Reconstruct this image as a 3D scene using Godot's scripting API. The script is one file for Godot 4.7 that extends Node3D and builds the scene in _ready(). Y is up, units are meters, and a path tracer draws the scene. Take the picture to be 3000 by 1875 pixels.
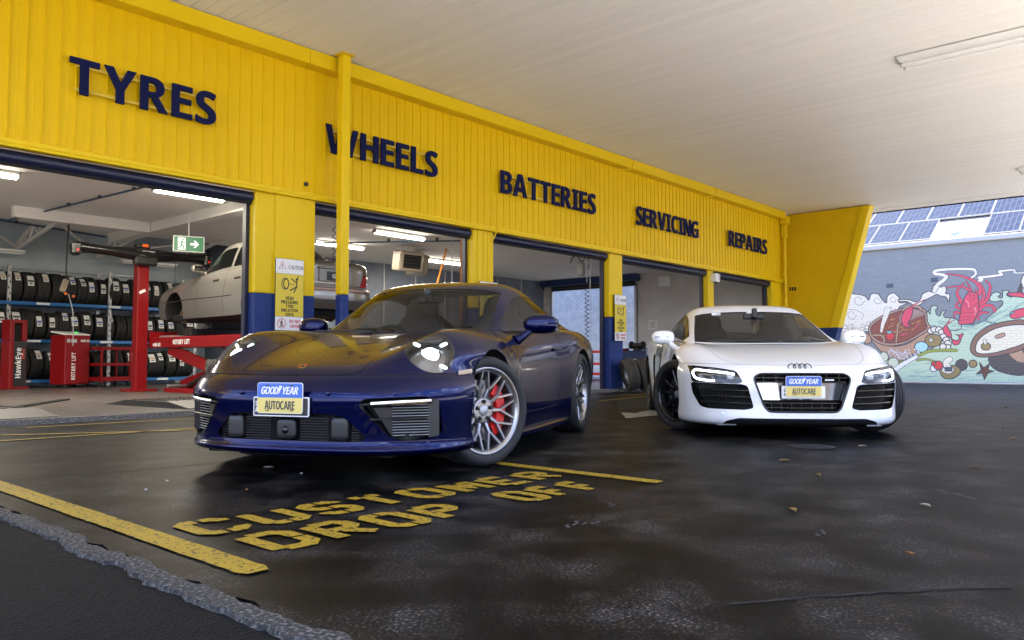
extends Node3D
# ---------------------------------------------------------------- helpers
var taken := {}
var mats := {}
var meshes := {}
var rng := RandomNumberGenerator.new()

class G:
	var v := PackedVector3Array()
	var n := PackedVector3Array()
	var t := PackedVector2Array()
	func put(a: Vector3, b: Vector3, c: Vector3, na: Vector3, nb: Vector3, nc: Vector3, ta := Vector2.ZERO, tb := Vector2.ZERO, tc := Vector2.ZERO) -> void:
		if (b - a).cross(c - a).dot(na + nb + nc) > 0.0:
			v.append(a); v.append(c); v.append(b)
			n.append(na); n.append(nc); n.append(nb)
			t.append(ta); t.append(tc); t.append(tb)
		else:
			v.append(a); v.append(b); v.append(c)
			n.append(na); n.append(nb); n.append(nc)
			t.append(ta); t.append(tb); t.append(tc)
	func quad(a: Vector3, b: Vector3, c: Vector3, d: Vector3, out: Vector3) -> void:
		var m := (b - a).cross(c - a)
		if m.length_squared() < 1e-16:
			m = (c - a).cross(d - a)
		m = m.normalized()
		if m.dot(out) < 0.0:
			m = -m
		put(a, b, c, m, m, m, Vector2(0, 1), Vector2(1, 1), Vector2(1, 0))
		put(a, c, d, m, m, m, Vector2(0, 1), Vector2(1, 0), Vector2(0, 0))
	func flat(a: Vector3, b: Vector3, c: Vector3, out: Vector3) -> void:
		var m := (b - a).cross(c - a).normalized()
		if m.dot(out) < 0.0:
			m = -m
		put(a, b, c, m, m, m)
	func box(p: Vector3, s: Vector3, bs := Basis.IDENTITY) -> void:
		var h := s * 0.5
		for ax in 3:
			for sg in [-1.0, 1.0]:
				var o := Vector3.ZERO
				o[ax] = sg
				var e := Vector3.ZERO
				e[(ax + 1) % 3] = h[(ax + 1) % 3]
				var w := Vector3.ZERO
				w[(ax + 2) % 3] = h[(ax + 2) % 3]
				var q: Vector3 = o * h[ax]
				quad(p + bs * (q - e - w), p + bs * (q + e - w), p + bs * (q + e + w), p + bs * (q - e + w), bs * o)
	# box with chamfered edges
	func cbox(p: Vector3, s: Vector3, c: float, bs := Basis.IDENTITY) -> void:
		var h := s * 0.5
		c = minf(c, minf(h.x, minf(h.y, h.z)) * 0.9)
		for ax in 3:
			var b1 := (ax + 1) % 3
			var b2 := (ax + 2) % 3
			for sg in [-1.0, 1.0]:
				var o := Vector3.ZERO
				o[ax] = sg
				var k := []
				for st in [[-1, -1], [1, -1], [1, 1], [-1, 1]]:
					var q := Vector3.ZERO
					q[ax] = sg * h[ax]
					q[b1] = st[0] * (h[b1] - c)
					q[b2] = st[1] * (h[b2] - c)
					k.append(p + bs * q)
				quad(k[0], k[1], k[2], k[3], bs * o)
			# the four edges along ax
			for s1 in [-1.0, 1.0]:
				for s2 in [-1.0, 1.0]:
					var k := []
					for e in [[-1.0, 0], [1.0, 0], [1.0, 1], [-1.0, 1]]:
						var q := Vector3.ZERO
						q[ax] = e[0] * (h[ax] - c)
						q[b1] = s1 * (h[b1] - (c if e[1] else 0.0))
						q[b2] = s2 * (h[b2] - (0.0 if e[1] else c))
						k.append(p + bs * q)
					var o := Vector3.ZERO
					o[b1] = s1
					o[b2] = s2
					quad(k[0], k[1], k[2], k[3], bs * o)
		for sx in [-1.0, 1.0]:
			for sy in [-1.0, 1.0]:
				for sz in [-1.0, 1.0]:
					var o := Vector3(sx, sy, sz)
					flat(p + bs * (o * Vector3(h.x, h.y - c, h.z - c)), p + bs * (o * Vector3(h.x - c, h.y, h.z - c)), p + bs * (o * Vector3(h.x - c, h.y - c, h.z)), bs * o)
	# round bar along a path
	func tube(path: Array, r, sides := 8, caps := true, closed := false) -> void:
		var m := path.size()
		var side := Vector3.ZERO
		var rings := []
		var dirs := []
		for i in m:
			var d: Vector3
			if closed:
				d = path[(i + 1) % m] - path[(i + m - 1) % m]
			else:
				d = path[mini(i + 1, m - 1)] - path[maxi(i - 1, 0)]
			d = d.normalized()
			if side == Vector3.ZERO:
				side = d.cross(Vector3.UP if absf(d.y) < 0.9 else Vector3.RIGHT).normalized()
			side = (side - d * side.dot(d)).normalized()
			var up := d.cross(side)
			var ring := []
			var rr: float = r[i] if r is Array else r
			for k in sides:
				var a := TAU * k / sides
				var o := side * cos(a) + up * sin(a)
				ring.append([path[i] + o * rr, o])
			rings.append(ring)
			dirs.append(d)
		for i in (m if closed else m - 1):
			var A: Array = rings[i]
			var B: Array = rings[(i + 1) % m]
			for k in sides:
				var l := (k + 1) % sides
				put(A[k][0], A[l][0], B[l][0], A[k][1], A[l][1], B[l][1])
				put(A[k][0], B[l][0], B[k][0], A[k][1], B[l][1], B[k][1])
		if caps and not closed:
			for e in [[rings[0], -dirs[0], path[0]], [rings[m - 1], dirs[m - 1], path[m - 1]]]:
				for k in sides:
					put(e[2], e[0][k][0], e[0][(k + 1) % sides][0], e[1], e[1], e[1])
	# profile of (radius, along) turned about an axis; smooth within runs, a null-free list of runs
	func lathe(runs: Array, sides: int, xf := Transform3D.IDENTITY, from := 0.0, to := TAU) -> void:
		for run in runs:
			for i in run.size() - 1:
				var a: Vector2 = run[i]
				var b: Vector2 = run[i + 1]
				var na := _pn(run, i)
				var nb := _pn(run, i + 1)
				for k in sides:
					var f0 := lerpf(from, to, float(k) / sides)
					var f1 := lerpf(from, to, float(k + 1) / sides)
					var A0 := xf * Vector3(a.x * cos(f0), a.x * sin(f0), a.y)
					var A1 := xf * Vector3(a.x * cos(f1), a.x * sin(f1), a.y)
					var B0 := xf * Vector3(b.x * cos(f0), b.x * sin(f0), b.y)
					var B1 := xf * Vector3(b.x * cos(f1), b.x * sin(f1), b.y)
					var nA0 := (xf.basis * Vector3(na.x * cos(f0), na.x * sin(f0), na.y)).normalized()
					var nA1 := (xf.basis * Vector3(na.x * cos(f1), na.x * sin(f1), na.y)).normalized()
					var nB0 := (xf.basis * Vector3(nb.x * cos(f0), nb.x * sin(f0), nb.y)).normalized()
					var nB1 := (xf.basis * Vector3(nb.x * cos(f1), nb.x * sin(f1), nb.y)).normalized()
					if a.x > 1e-5:
						put(A0, A1, B1, nA0, nA1, nB1)
					if b.x > 1e-5:
						put(A0, B1, B0, nA0, nB1, nB0)
	static func _pn(run: Array, i: int) -> Vector2:
		var d: Vector2 = run[mini(i + 1, run.size() - 1)] - run[maxi(i - 1, 0)]
		return Vector2(d.y, -d.x).normalized()
	# flat outline (x, y) pushed from z0 to z1
	func prism(poly: PackedVector2Array, z0: float, z1: float, xf := Transform3D.IDENTITY) -> void:
		var idx := Geometry2D.triangulate_polygon(poly)
		var up := (xf.basis * Vector3(0, 0, 1)).normalized() * signf(z1 - z0)
		for i in range(0, idx.size(), 3):
			var a := poly[idx[i]]
			var b := poly[idx[i + 1]]
			var c := poly[idx[i + 2]]
			put(xf * Vector3(a.x, a.y, z1), xf * Vector3(b.x, b.y, z1), xf * Vector3(c.x, c.y, z1), up, up, up, a, b, c)
			put(xf * Vector3(a.x, a.y, z0), xf * Vector3(b.x, b.y, z0), xf * Vector3(c.x, c.y, z0), -up, -up, -up, a, b, c)
		var cw := 1.0 if Geometry2D.is_polygon_clockwise(poly) else -1.0
		for i in poly.size():
			var a := poly[i]
			var b := poly[(i + 1) % poly.size()]
			var d := b - a
			var o := xf.basis * Vector3(-d.y * cw, d.x * cw, 0)
			quad(xf * Vector3(a.x, a.y, z0), xf * Vector3(b.x, b.y, z0), xf * Vector3(b.x, b.y, z1), xf * Vector3(a.x, a.y, z1), o)
	func add(o: G, xf := Transform3D.IDENTITY) -> void:
		var flip := xf.basis.determinant() < 0.0
		for i in range(0, o.v.size(), 3):
			for k in ([0, 2, 1] if flip else [0, 1, 2]):
				v.append(xf * o.v[i + k])
				n.append((xf.basis * o.n[i + k]).normalized())
				t.append(o.t[i + k])
	func mirrored() -> G:
		var o := G.new()
		o.add(self, Transform3D(Basis(Vector3(1, 0, 0), Vector3(0, 1, 0), Vector3(0, 0, -1)), Vector3.ZERO))
		return o
	func both() -> G:
		var o := mirrored()
		o.v.append_array(v)
		o.n.append_array(n)
		o.t.append_array(t)
		return o
	func mesh() -> ArrayMesh:
		var m := ArrayMesh.new()
		if v.is_empty():
			return m
		var a := []
		a.resize(Mesh.ARRAY_MAX)
		a[Mesh.ARRAY_VERTEX] = v
		a[Mesh.ARRAY_NORMAL] = n
		a[Mesh.ARRAY_TEX_UV] = t
		m.add_surface_from_arrays(Mesh.PRIMITIVE_TRIANGLES, a)
		return m

func numbered(s: String) -> String:
	if taken.has(s):
		taken[s] += 1
		return "%s_%03d" % [s, taken[s]]
	taken[s] = 0
	return s

func tag(o: Node3D, label := "", category := "", group := "", kind := "") -> Node3D:
	if label: o.set_meta("label", label)
	if category: o.set_meta("category", category)
	if group: o.set_meta("group", group)
	if kind: o.set_meta("kind", kind)
	return o

func thing(called: String, label: String, category: String, at := Vector3.ZERO, turn := 0.0, group := "") -> Node3D:
	var o := Node3D.new()
	o.name = numbered(called)
	add_child(o)
	o.position = at
	o.rotation.y = turn
	return tag(o, label, category, group)

func structure(called: String) -> Node3D:
	var o := Node3D.new()
	o.name = numbered(called)
	add_child(o)
	o.set_meta("kind", "structure")
	return o

func part(called: String, g, m: Material, parent: Node = null, at := Vector3.ZERO, bs := Basis.IDENTITY) -> MeshInstance3D:
	var o := MeshInstance3D.new()
	o.mesh = g.mesh() if g is G else g
	o.material_override = m
	if parent:
		o.name = called
		parent.add_child(o, true)
	else:
		o.name = numbered(called)
		add_child(o)
	o.transform = Transform3D(bs, at)
	return o

func copy(o: Node3D, at: Vector3, turn: float, label := "", group := "") -> Node3D:
	var c: Node3D = o.duplicate()
	var stem := str(o.name)
	if stem.length() > 4 and stem[-4] == "_" and stem.right(3).is_valid_int():
		stem = stem.left(-4)
	c.name = numbered(stem)
	add_child(c)
	c.position = at
	c.rotation.y = turn
	if label: c.set_meta("label", label)
	if group: c.set_meta("group", group)
	return c

func boxm(s: Vector3, c := 0.0) -> Mesh:
	var key := "b%s%s" % [s, c]
	if not meshes.has(key):
		var g := G.new()
		if c > 0.0: g.cbox(Vector3.ZERO, s, c)
		else: g.box(Vector3.ZERO, s)
		meshes[key] = g.mesh()
	return meshes[key]

func lin(r: float, g: float, b: float) -> Color:
	return Color(r, g, b).linear_to_srgb()

func mat(called: String, c: Color, rough := 0.6, metal := 0.0, spec := 0.5) -> StandardMaterial3D:
	if mats.has(called): return mats[called]
	var m := StandardMaterial3D.new()
	m.resource_name = called
	m.albedo_color = c
	m.roughness = rough
	m.metallic = metal
	m.metallic_specular = spec
	mats[called] = m
	return m

func noise_tex(seed_: int, freq: float, ramp: Array, octaves := 4, size := 512, type := FastNoiseLite.TYPE_SIMPLEX_SMOOTH) -> NoiseTexture2D:
	var f := FastNoiseLite.new()
	f.seed = seed_
	f.frequency = freq
	f.noise_type = type
	f.fractal_octaves = octaves
	var x := NoiseTexture2D.new()
	x.noise = f
	x.width = size
	x.height = size
	x.seamless = true
	x.generate_mipmaps = false
	var gr := Gradient.new()
	var o := PackedFloat32Array()
	var c := PackedColorArray()
	for e in ramp:
		o.append(e[0])
		c.append(e[1] if e[1] is Color else Color(e[1], e[1], e[1]))
	gr.offsets = o
	gr.colors = c
	x.color_ramp = gr
	return x

# a material whose colour wanders and whose roughness and relief vary, mapped in world axes
func grainy(called: String, tex: Texture2D, scale: float, rough: float, rtex: Texture2D = null, relief: Texture2D = null, depth := 0.0) -> StandardMaterial3D:
	var m := mat(called, Color.WHITE, rough)
	m.albedo_texture = tex
	m.uv1_triplanar = true
	m.uv1_world_triplanar = true
	m.uv1_scale = Vector3.ONE * scale
	if rtex:
		m.roughness_texture = rtex
	if relief:
		m.heightmap_enabled = true
		m.heightmap_texture = relief
		m.heightmap_scale = depth
	return m

func fine(m: StandardMaterial3D, tex: Texture2D, scale: float) -> StandardMaterial3D:
	m.detail_enabled = true
	m.detail_albedo = tex
	m.detail_blend_mode = BaseMaterial3D.BLEND_MODE_MUL
	m.detail_uv_layer = BaseMaterial3D.DETAIL_UV_2
	m.uv2_triplanar = true
	m.uv2_world_triplanar = true
	m.uv2_scale = Vector3.ONE * scale
	return m

func glow(called: String, c: Color, energy: float) -> StandardMaterial3D:
	var m := mat(called, c, 0.4)
	m.emission_enabled = true
	m.emission = c
	m.emission_energy_multiplier = energy
	return m

func glass(called: String, c: Color, alpha: float) -> StandardMaterial3D:
	var m := mat(called, Color(c.r, c.g, c.b, alpha), 0.03)
	m.transparency = BaseMaterial3D.TRANSPARENCY_ALPHA
	return m

var fonts := {}
func glyph(ch: String, depth: float, bold := true, family := "Droid Sans") -> TextMesh:
	var key := "t" + ch + str(depth) + str(bold) + family
	if meshes.has(key): return meshes[key]
	var fk := family + str(bold)
	if not fonts.has(fk):
		var f := SystemFont.new()
		f.font_names = PackedStringArray([family])
		f.font_weight = 700 if bold else 400
		fonts[fk] = f
	var m := TextMesh.new()
	m.text = ch
	m.font = fonts[fk]
	m.font_size = 64
	m.pixel_size = 0.01
	m.depth = depth
	m.curve_step = 2.0
	meshes[key] = m
	return m

# letters set in a row: each letter a part of PARENT; the row is W wide and H tall (H of a capital), from its lower-left corner
func lettering(s: String, parent: Node3D, m: Material, xf: Transform3D, W: float, H: float, depth: float, gap := 0.16, bold := true, family := "Droid Sans", called := "letter") -> void:
	var cap := glyph("H", 0.1, bold, family).get_aabb()
	var total := 0.0
	var at := []
	for i in s.length():
		var ch := s[i]
		var w := 0.3 if ch == " " else glyph(ch, 0.1, bold, family).get_aabb().size.x
		at.append(total)
		total += w / cap.size.y + (gap * 0.6 if i < s.length() - 1 else 0.0)
	for i in s.length():
		if s[i] == " ": continue
		var g := glyph(s[i], 0.1, bold, family)
		var b := g.get_aabb()
		var sx := W / total / cap.size.y
		var sy := H / cap.size.y
		var o := part(called, g, m, parent)
		o.transform = xf * Transform3D(Basis.from_scale(Vector3(sx, sy, depth / 0.1)), Vector3(at[i] * W / total - b.position.x * sx, -cap.position.y * sy, depth * 0.5))

# one text as ONE mesh, set in the same way (small print)
func print_row(s: String, W: float, H: float, depth: float, xf: Transform3D, g: G, bold := true, gap := 0.16) -> void:
	var cap := glyph("H", 0.1, bold).get_aabb()
	var total := 0.0
	var at := []
	for i in s.length():
		at.append(total)
		total += (0.45 if s[i] == " " else glyph(s[i], 0.1, bold).get_aabb().size.x / cap.size.y) + (gap * 0.6 if i < s.length() - 1 else 0.0)
	for i in s.length():
		if s[i] == " ": continue
		var m := glyph(s[i], 0.1, bold)
		var b := m.get_aabb()
		var sx := W / total / cap.size.y
		var sy := H / cap.size.y
		var x := xf * Transform3D(Basis.from_scale(Vector3(sx, sy, depth / 0.1)), Vector3(at[i] * W / total - b.position.x * sx, -cap.position.y * sy, depth * 0.5))
		for k in m.get_surface_count():
			var a := m.surface_get_arrays(k)
			var vv: PackedVector3Array = a[Mesh.ARRAY_VERTEX]
			var ix: PackedInt32Array = a[Mesh.ARRAY_INDEX] if a[Mesh.ARRAY_INDEX] != null else PackedInt32Array(range(vv.size()))
			for j in range(0, ix.size(), 3):
				var p: Vector3 = x * vv[ix[j]]
				var q: Vector3 = x * vv[ix[j + 1]]
				var r: Vector3 = x * vv[ix[j + 2]]
				var nn := -(q - p).cross(r - p).normalized()
				g.put(p, q, r, nn, nn, nn)

func pv(a: Array) -> PackedVector2Array:
	var o := PackedVector2Array()
	for i in range(0, a.size(), 2):
		o.append(Vector2(a[i], a[i + 1]))
	return o

func ring2(c: Vector2, r: Vector2, k := 20) -> PackedVector2Array:
	var o := PackedVector2Array()
	for i in k:
		o.append(c + Vector2(cos(TAU * i / k), sin(TAU * i / k)) * r)
	return o

func roundrect(w: float, h: float, r: float, k := 4) -> PackedVector2Array:
	var o := PackedVector2Array()
	for q in 4:
		var c := Vector2((w / 2 - r) * [1, -1, -1, 1][q], (h / 2 - r) * [1, 1, -1, -1][q])
		for i in k + 1:
			var a := PI / 2 * (q + float(i) / k)
			o.append(c + Vector2(cos(a), sin(a)) * r)
	return o

func smooth_path(pts: Array, k := 6, closed := false) -> Array:
	var o := []
	var m := pts.size()
	for i in (m if closed else m - 1):
		var p0 = pts[(i + m - 1) % m] if closed or i > 0 else pts[0]
		var p1 = pts[i]
		var p2 = pts[(i + 1) % m]
		var p3 = pts[(i + 2) % m] if closed or i + 2 < m else pts[m - 1]
		for j in k:
			o.append(p1.cubic_interpolate(p2, p0, p3, float(j) / k))
	if not closed: o.append(pts[m - 1])
	return o

# ---------------------------------------------------------------- the scene
func _ready() -> void:
	rng.seed = 7
	var cam := Camera3D.new()
	cam.name = "camera"
	cam.fov = 44.13
	cam.near = 0.05
	cam.far = 400.0
	add_child(cam)
	cam.position = Vector3(0, 0.665, 8.98)
	cam.rotation = Vector3(deg_to_rad(2.763), -deg_to_rad(90.0 - 41.5), 0)
	cam.current = true
	var env := Environment.new()
	env.background_mode = Environment.BG_SKY
	var sm := ProceduralSkyMaterial.new()
	sm.sky_top_color = Color(0.36, 0.52, 0.80)
	sm.sky_horizon_color = Color(0.86, 0.90, 0.95)
	sm.sky_curve = 0.18
	sm.sky_energy_multiplier = 0.9
	sm.ground_bottom_color = Color(0.25, 0.24, 0.23)
	sm.ground_horizon_color = Color(0.5, 0.5, 0.5)
	sm.sun_angle_max = 1.0
	sm.sky_cover = noise_tex(5, 0.012, [[0.45, Color(0, 0, 0, 0)], [0.62, Color(0.5, 0.5, 0.5, 0.5)], [0.8, Color(1, 1, 1, 0.85)]], 5, 1024)
	var sky := Sky.new()
	sky.sky_material = sm
	env.sky = sky
	env.tonemap_mode = Environment.TONE_MAPPER_LINEAR
	env.tonemap_exposure = 6.6
	env.sdfgi_enabled = true
	env.ssao_enabled = true
	env.ssil_enabled = true
	var we := WorldEnvironment.new()
	we.name = "environment"
	we.environment = env
	add_child(we)
	var sun := DirectionalLight3D.new()
	sun.name = "sun"
	sun.light_energy = 1.5
	sun.light_color = Color(1.0, 0.95, 0.87)
	sun.light_angular_distance = 0.5
	sun.shadow_enabled = true
	add_child(sun)
	sun.look_at_from_position(Vector3(0.10, 0.92, 0.36), Vector3.ZERO)
	make_materials()
	build_ground()
	build_workshop()
	build_canopy()
	build_mural_building()
	build_street()
	build_interior()
	build_lettering()
	build_wall_signs()
	build_markings()
	build_lift_bay()
	build_tyre_racks()
	build_rear_bays()
	build_blue_coupe()
	build_white_coupe()
	build_sedan()
	build_small_things()

func make_materials() -> void:
	var smudge := noise_tex(21, 0.02, [[0.0, 0.93], [0.45, 1.0], [1.0, 1.0]], 5, 512)
	# asphalt: fine stone grain with relief, and broad stains over it
	var grain := noise_tex(3, 0.11, [[0.25, lin(0.012, 0.012, 0.0125)], [0.5, lin(0.027, 0.0265, 0.0262)], [0.66, lin(0.046, 0.0445, 0.043)], [0.78, lin(0.16, 0.15, 0.14)]], 4, 1024)
	var ah := noise_tex(6, 0.16, [[0.0, 0.0], [1.0, 1.0]], 4, 1024)
	var asphalt := grainy("forecourt_asphalt", grain, 0.6, 0.47)
	asphalt.metallic_specular = 0.17
	fine(asphalt, noise_tex(8, 0.012, [[0.2, lin(0.06, 0.06, 0.065)], [0.40, lin(0.16, 0.16, 0.168)], [0.50, lin(0.26, 0.25, 0.245)], [0.60, lin(0.62, 0.55, 0.49)], [0.66, lin(0.36, 0.36, 0.37)], [0.8, lin(1.0, 0.98, 0.95)]], 7, 1024), 0.17)
	var road := grainy("dark_asphalt", noise_tex(13, 0.1, [[0.25, lin(0.0045, 0.005, 0.0056)], [0.7, lin(0.0095, 0.0102, 0.011)]], 4, 512), 0.45, 0.85, null, ah, 0.5)
	fine(road, noise_tex(18, 0.01, [[0.2, lin(0.6, 0.6, 0.6)], [0.7, Color.WHITE]], 5, 512), 0.1)
	mat("crack_dark", lin(0.008, 0.008, 0.008), 0.9)
	grainy("ragged_concrete", noise_tex(14, 0.035, [[0.25, lin(0.010, 0.0095, 0.009)], [0.42, lin(0.026, 0.025, 0.0235)], [0.58, lin(0.044, 0.042, 0.039)], [0.72, lin(0.15, 0.145, 0.135)]], 6, 1024), 1.4, 0.9)
	grainy("pale_concrete", noise_tex(15, 0.015, [[0.2, lin(0.38, 0.37, 0.35)], [0.8, lin(0.50, 0.48, 0.45)]], 5, 512), 0.3, 0.85)
	# yellow and blue building paint
	var yp := grainy("yellow_paint", noise_tex(31, 0.006, [[0.2, lin(0.72, 0.465, 0.002)], [0.5, lin(0.75, 0.485, 0.002)], [0.8, lin(0.77, 0.50, 0.003)]], 4, 256), 0.2, 0.40)
	var yt := grainy("yellow_trim", noise_tex(32, 0.008, [[0.2, lin(0.76, 0.52, 0.006)], [0.8, lin(0.79, 0.55, 0.008)]], 4, 256), 0.2, 0.36)
	grainy("yellow_wall", noise_tex(33, 0.006, [[0.2, lin(0.70, 0.45, 0.002)], [0.8, lin(0.74, 0.475, 0.003)]], 5, 512), 0.3, 0.6)
	grainy("blue_paint", noise_tex(34, 0.01, [[0.2, lin(0.016, 0.036, 0.15)], [0.8, lin(0.020, 0.044, 0.18)]], 4, 256), 0.5, 0.4)
	for k in ["yellow_paint", "yellow_trim", "yellow_wall", "dark_asphalt", "blue_paint"]:
		mats[k].metallic_specular = 0.3
	mat("navy_letter", lin(0.007, 0.010, 0.055), 0.55, 0.0, 0.2)
	mat("navy_roller", lin(0.010, 0.014, 0.045), 0.35)
	mat("rail_yellow", lin(0.62, 0.44, 0.03), 0.5)
	# soffit
	for i in 3:
		var k: float = [1.0, 0.98, 1.02][i]
		grainy("soffit_paint_%d" % i, noise_tex(41 + i, 0.006, [[0.2, lin(0.79 * k, 0.775 * k, 0.74 * k)], [0.8, lin(0.81 * k, 0.795 * k, 0.76 * k)]], 3, 256), 0.2, 0.42)
	mat("soffit_gap", lin(0.10, 0.09, 0.08), 0.9)
	mat("white_paint", lin(0.75, 0.74, 0.71), 0.5)
	mat("white_enamel", lin(0.8, 0.8, 0.78), 0.3)
	mat("black_plastic", lin(0.012, 0.012, 0.013), 0.45)
	mat("black_rubber", lin(0.018, 0.018, 0.018), 0.75)
	mat("matt_black", lin(0.006, 0.006, 0.006), 0.9)
	mat("steel", lin(0.55, 0.55, 0.56), 0.3, 1.0)
	mat("galvanised", lin(0.45, 0.46, 0.47), 0.5, 0.8)
	mat("chrome", lin(0.85, 0.85, 0.86), 0.06, 1.0)
	# interior
	grainy("ceiling_paint", noise_tex(51, 0.01, [[0.2, lin(0.74, 0.73, 0.71)], [0.8, lin(0.78, 0.77, 0.75)]], 4, 256), 0.3, 0.8)
	grainy("grey_wall", noise_tex(52, 0.01, [[0.2, lin(0.54, 0.53, 0.52)], [0.8, lin(0.60, 0.59, 0.58)]], 5, 512), 0.3, 0.6)
	grainy("pale_blue_wall", noise_tex(53, 0.01, [[0.2, lin(0.42, 0.49, 0.54)], [0.8, lin(0.48, 0.55, 0.60)]], 5, 512), 0.3, 0.6)
	grainy("slate_wall", noise_tex(54, 0.01, [[0.2, lin(0.11, 0.135, 0.18)], [0.8, lin(0.15, 0.175, 0.225)]], 5, 512), 0.3, 0.6)
	fine(grainy("workshop_floor", noise_tex(55, 0.012, [[0.2, lin(0.075, 0.068, 0.064)], [0.5, lin(0.095, 0.082, 0.076)], [0.8, lin(0.115, 0.096, 0.088)]], 6, 512), 0.3, 0.4), smudge, 0.4)
	mat("roof_sheet", lin(0.46, 0.49, 0.51), 0.6)
	mat("conduit_blue", lin(0.02, 0.06, 0.13), 0.4)
	mat("dark_shutter", lin(0.035, 0.036, 0.04), 0.5)
	mat("machine_red", lin(0.21, 0.005, 0.007), 0.32, 0.0, 0.4)
	mat("shelf_blue", lin(0.02, 0.13, 0.36), 0.4)
	mat("orange_paint", lin(0.65, 0.24, 0.02), 0.5)

func build_ground() -> void:
	var M = mats
	# one sheet to the horizon, dipping a little towards the lane before the painted wall
	var g := G.new()
	var lane := G.new()
	var xs := [-160.0, -20.0, 1.10, 24.0, 26.0, 28.2, 160.0]
	var zs := [-160.0, -40.0, 0.0, 30.0, 160.0]
	for i in xs.size() - 1:
		for j in zs.size() - 1:
			var q := []
			for c in [[0, 0], [1, 0], [1, 1], [0, 1]]:
				var x: float = xs[i + c[0]]
				var y := -0.012 if x < 24.5 else (-0.14 if x < 27.0 else -0.27)
				q.append(Vector3(x, y, zs[j + c[1]]))
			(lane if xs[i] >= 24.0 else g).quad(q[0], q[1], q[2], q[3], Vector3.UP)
	var gr := structure("ground")
	part("asphalt_ground", g, M.dark_asphalt, gr)
	part("lane_ground", lane, grainy("lane_asphalt", noise_tex(19, 0.02, [[0.2, lin(0.09, 0.092, 0.096)], [0.8, lin(0.13, 0.13, 0.132)]], 5, 512), 0.2, 0.75), gr)  # paler asphalt, set to bounce light onto the painted wall and read bright
	# the older forecourt slab with a ragged edge
	var f := G.new()
	var n := FastNoiseLite.new()
	n.seed = 9
	n.frequency = 1.4
	var edge := PackedVector2Array()
	for k in 121:
		var z := 0.0 + k * 0.1
		edge.append(Vector2(1.15 + 0.05 * n.get_noise_1d(z * 3.0) + 0.02 * n.get_noise_1d(z * 19.0), z))
	for k in 120:
		var a := edge[k]
		var b := edge[k + 1]
		f.quad(Vector3(a.x, 0, a.y), Vector3(b.x, 0, b.y), Vector3(23.6, 0, b.y), Vector3(23.6, 0, a.y), Vector3.UP)
		f.quad(Vector3(a.x, 0, a.y), Vector3(b.x, 0, b.y), Vector3(b.x, -0.012, b.y), Vector3(a.x, -0.012, a.y), Vector3.LEFT)
	f.quad(Vector3(23.6, 0, 0), Vector3(23.6, 0, 12), Vector3(24.1, -0.02, 12), Vector3(24.1, -0.02, 0), Vector3.UP)
	var fo := structure("forecourt")
	part("forecourt_slab", f, M.forecourt_asphalt, fo)
	# broken concrete edging along the slab
	var e := G.new()
	var before := []
	for k in 330:
		var z := 4.4 + k * 0.02
		var l := 1.09 + 0.035 * n.get_noise_1d(z * 2.0 + 40.0) + 0.018 * n.get_noise_1d(z * 7.0) + 0.008 * n.get_noise_1d(z * 24.0)
		var r := l + 0.075 + 0.020 * n.get_noise_1d(z * 3.0 + 9.0) + 0.008 * n.get_noise_1d(z * 14.0)
		var now := [Vector3(l - 0.006, -0.014, z), Vector3(l, 0.0015, z), Vector3(lerpf(l, r, 0.4), 0.0035, z), Vector3(lerpf(l, r, 0.75), 0.003, z), Vector3(r, 0.001, z)]
		if before:
			for i in 4:
				e.quad(before[i], now[i], now[i + 1], before[i + 1], Vector3(-0.4, 1, 0))
		before = now
	part("broken_edging", e, M.ragged_concrete, fo)
	# cracks and saw cuts
	var cracks := [[Vector2(9.2, 6.6), Vector2(13.6, 7.05), Vector2(20.0, 8.0)], [Vector2(3.9, 6.9), Vector2(5.2, 7.2), Vector2(8.0, 8.4), Vector2(12, 9.6)], [Vector2(2.0, 7.98), Vector2(2.35, 8.22), Vector2(2.7, 8.52)],
		[Vector2(1.3, 4.05), Vector2(2.6, 4.25), Vector2(3.4, 4.1)], [Vector2(1.35, 3.2), Vector2(2.4, 3.35)], [Vector2(6.3, 7.0), Vector2(7.4, 7.6)]]
	for c in cracks:
		var pth := smooth_path(c, 14)
		var h := G.new()
		for i in pth.size() - 1:
			var a: Vector2 = pth[i] + Vector2(0, 0.02 * n.get_noise_2d(pth[i].x * 9.0, pth[i].y * 9.0))
			var b: Vector2 = pth[i + 1] + Vector2(0, 0.02 * n.get_noise_2d(pth[i + 1].x * 9.0, pth[i + 1].y * 9.0))
			var o := (b - a).orthogonal().normalized() * (0.006 + 0.003 * n.get_noise_1d(i * 3.0))
			h.quad(Vector3(a.x - o.x, 0.003, a.y - o.y), Vector3(b.x - o.x, 0.003, b.y - o.y), Vector3(b.x + o.x, 0.003, b.y + o.y), Vector3(a.x + o.x, 0.003, a.y + o.y), Vector3.UP)
		part("crack", h, M.crack_dark, fo)
	# unseen pale concrete slabs, added to bounce sunlight up under the canopy
	var ap := structure("apron")
	part("bounce_slab", boxm(Vector3(60.0, 0.05, 5.0), 0.01), M.pale_concrete, ap, Vector3(9.0, -0.02, 11.65))
	part("bounce_slab", boxm(Vector3(16.0, 0.05, 9.0), 0.01), M.pale_concrete, ap, Vector3(-12.0, -0.022, 4.6))  # second unseen slab, added on the left to light left-facing walls
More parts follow.
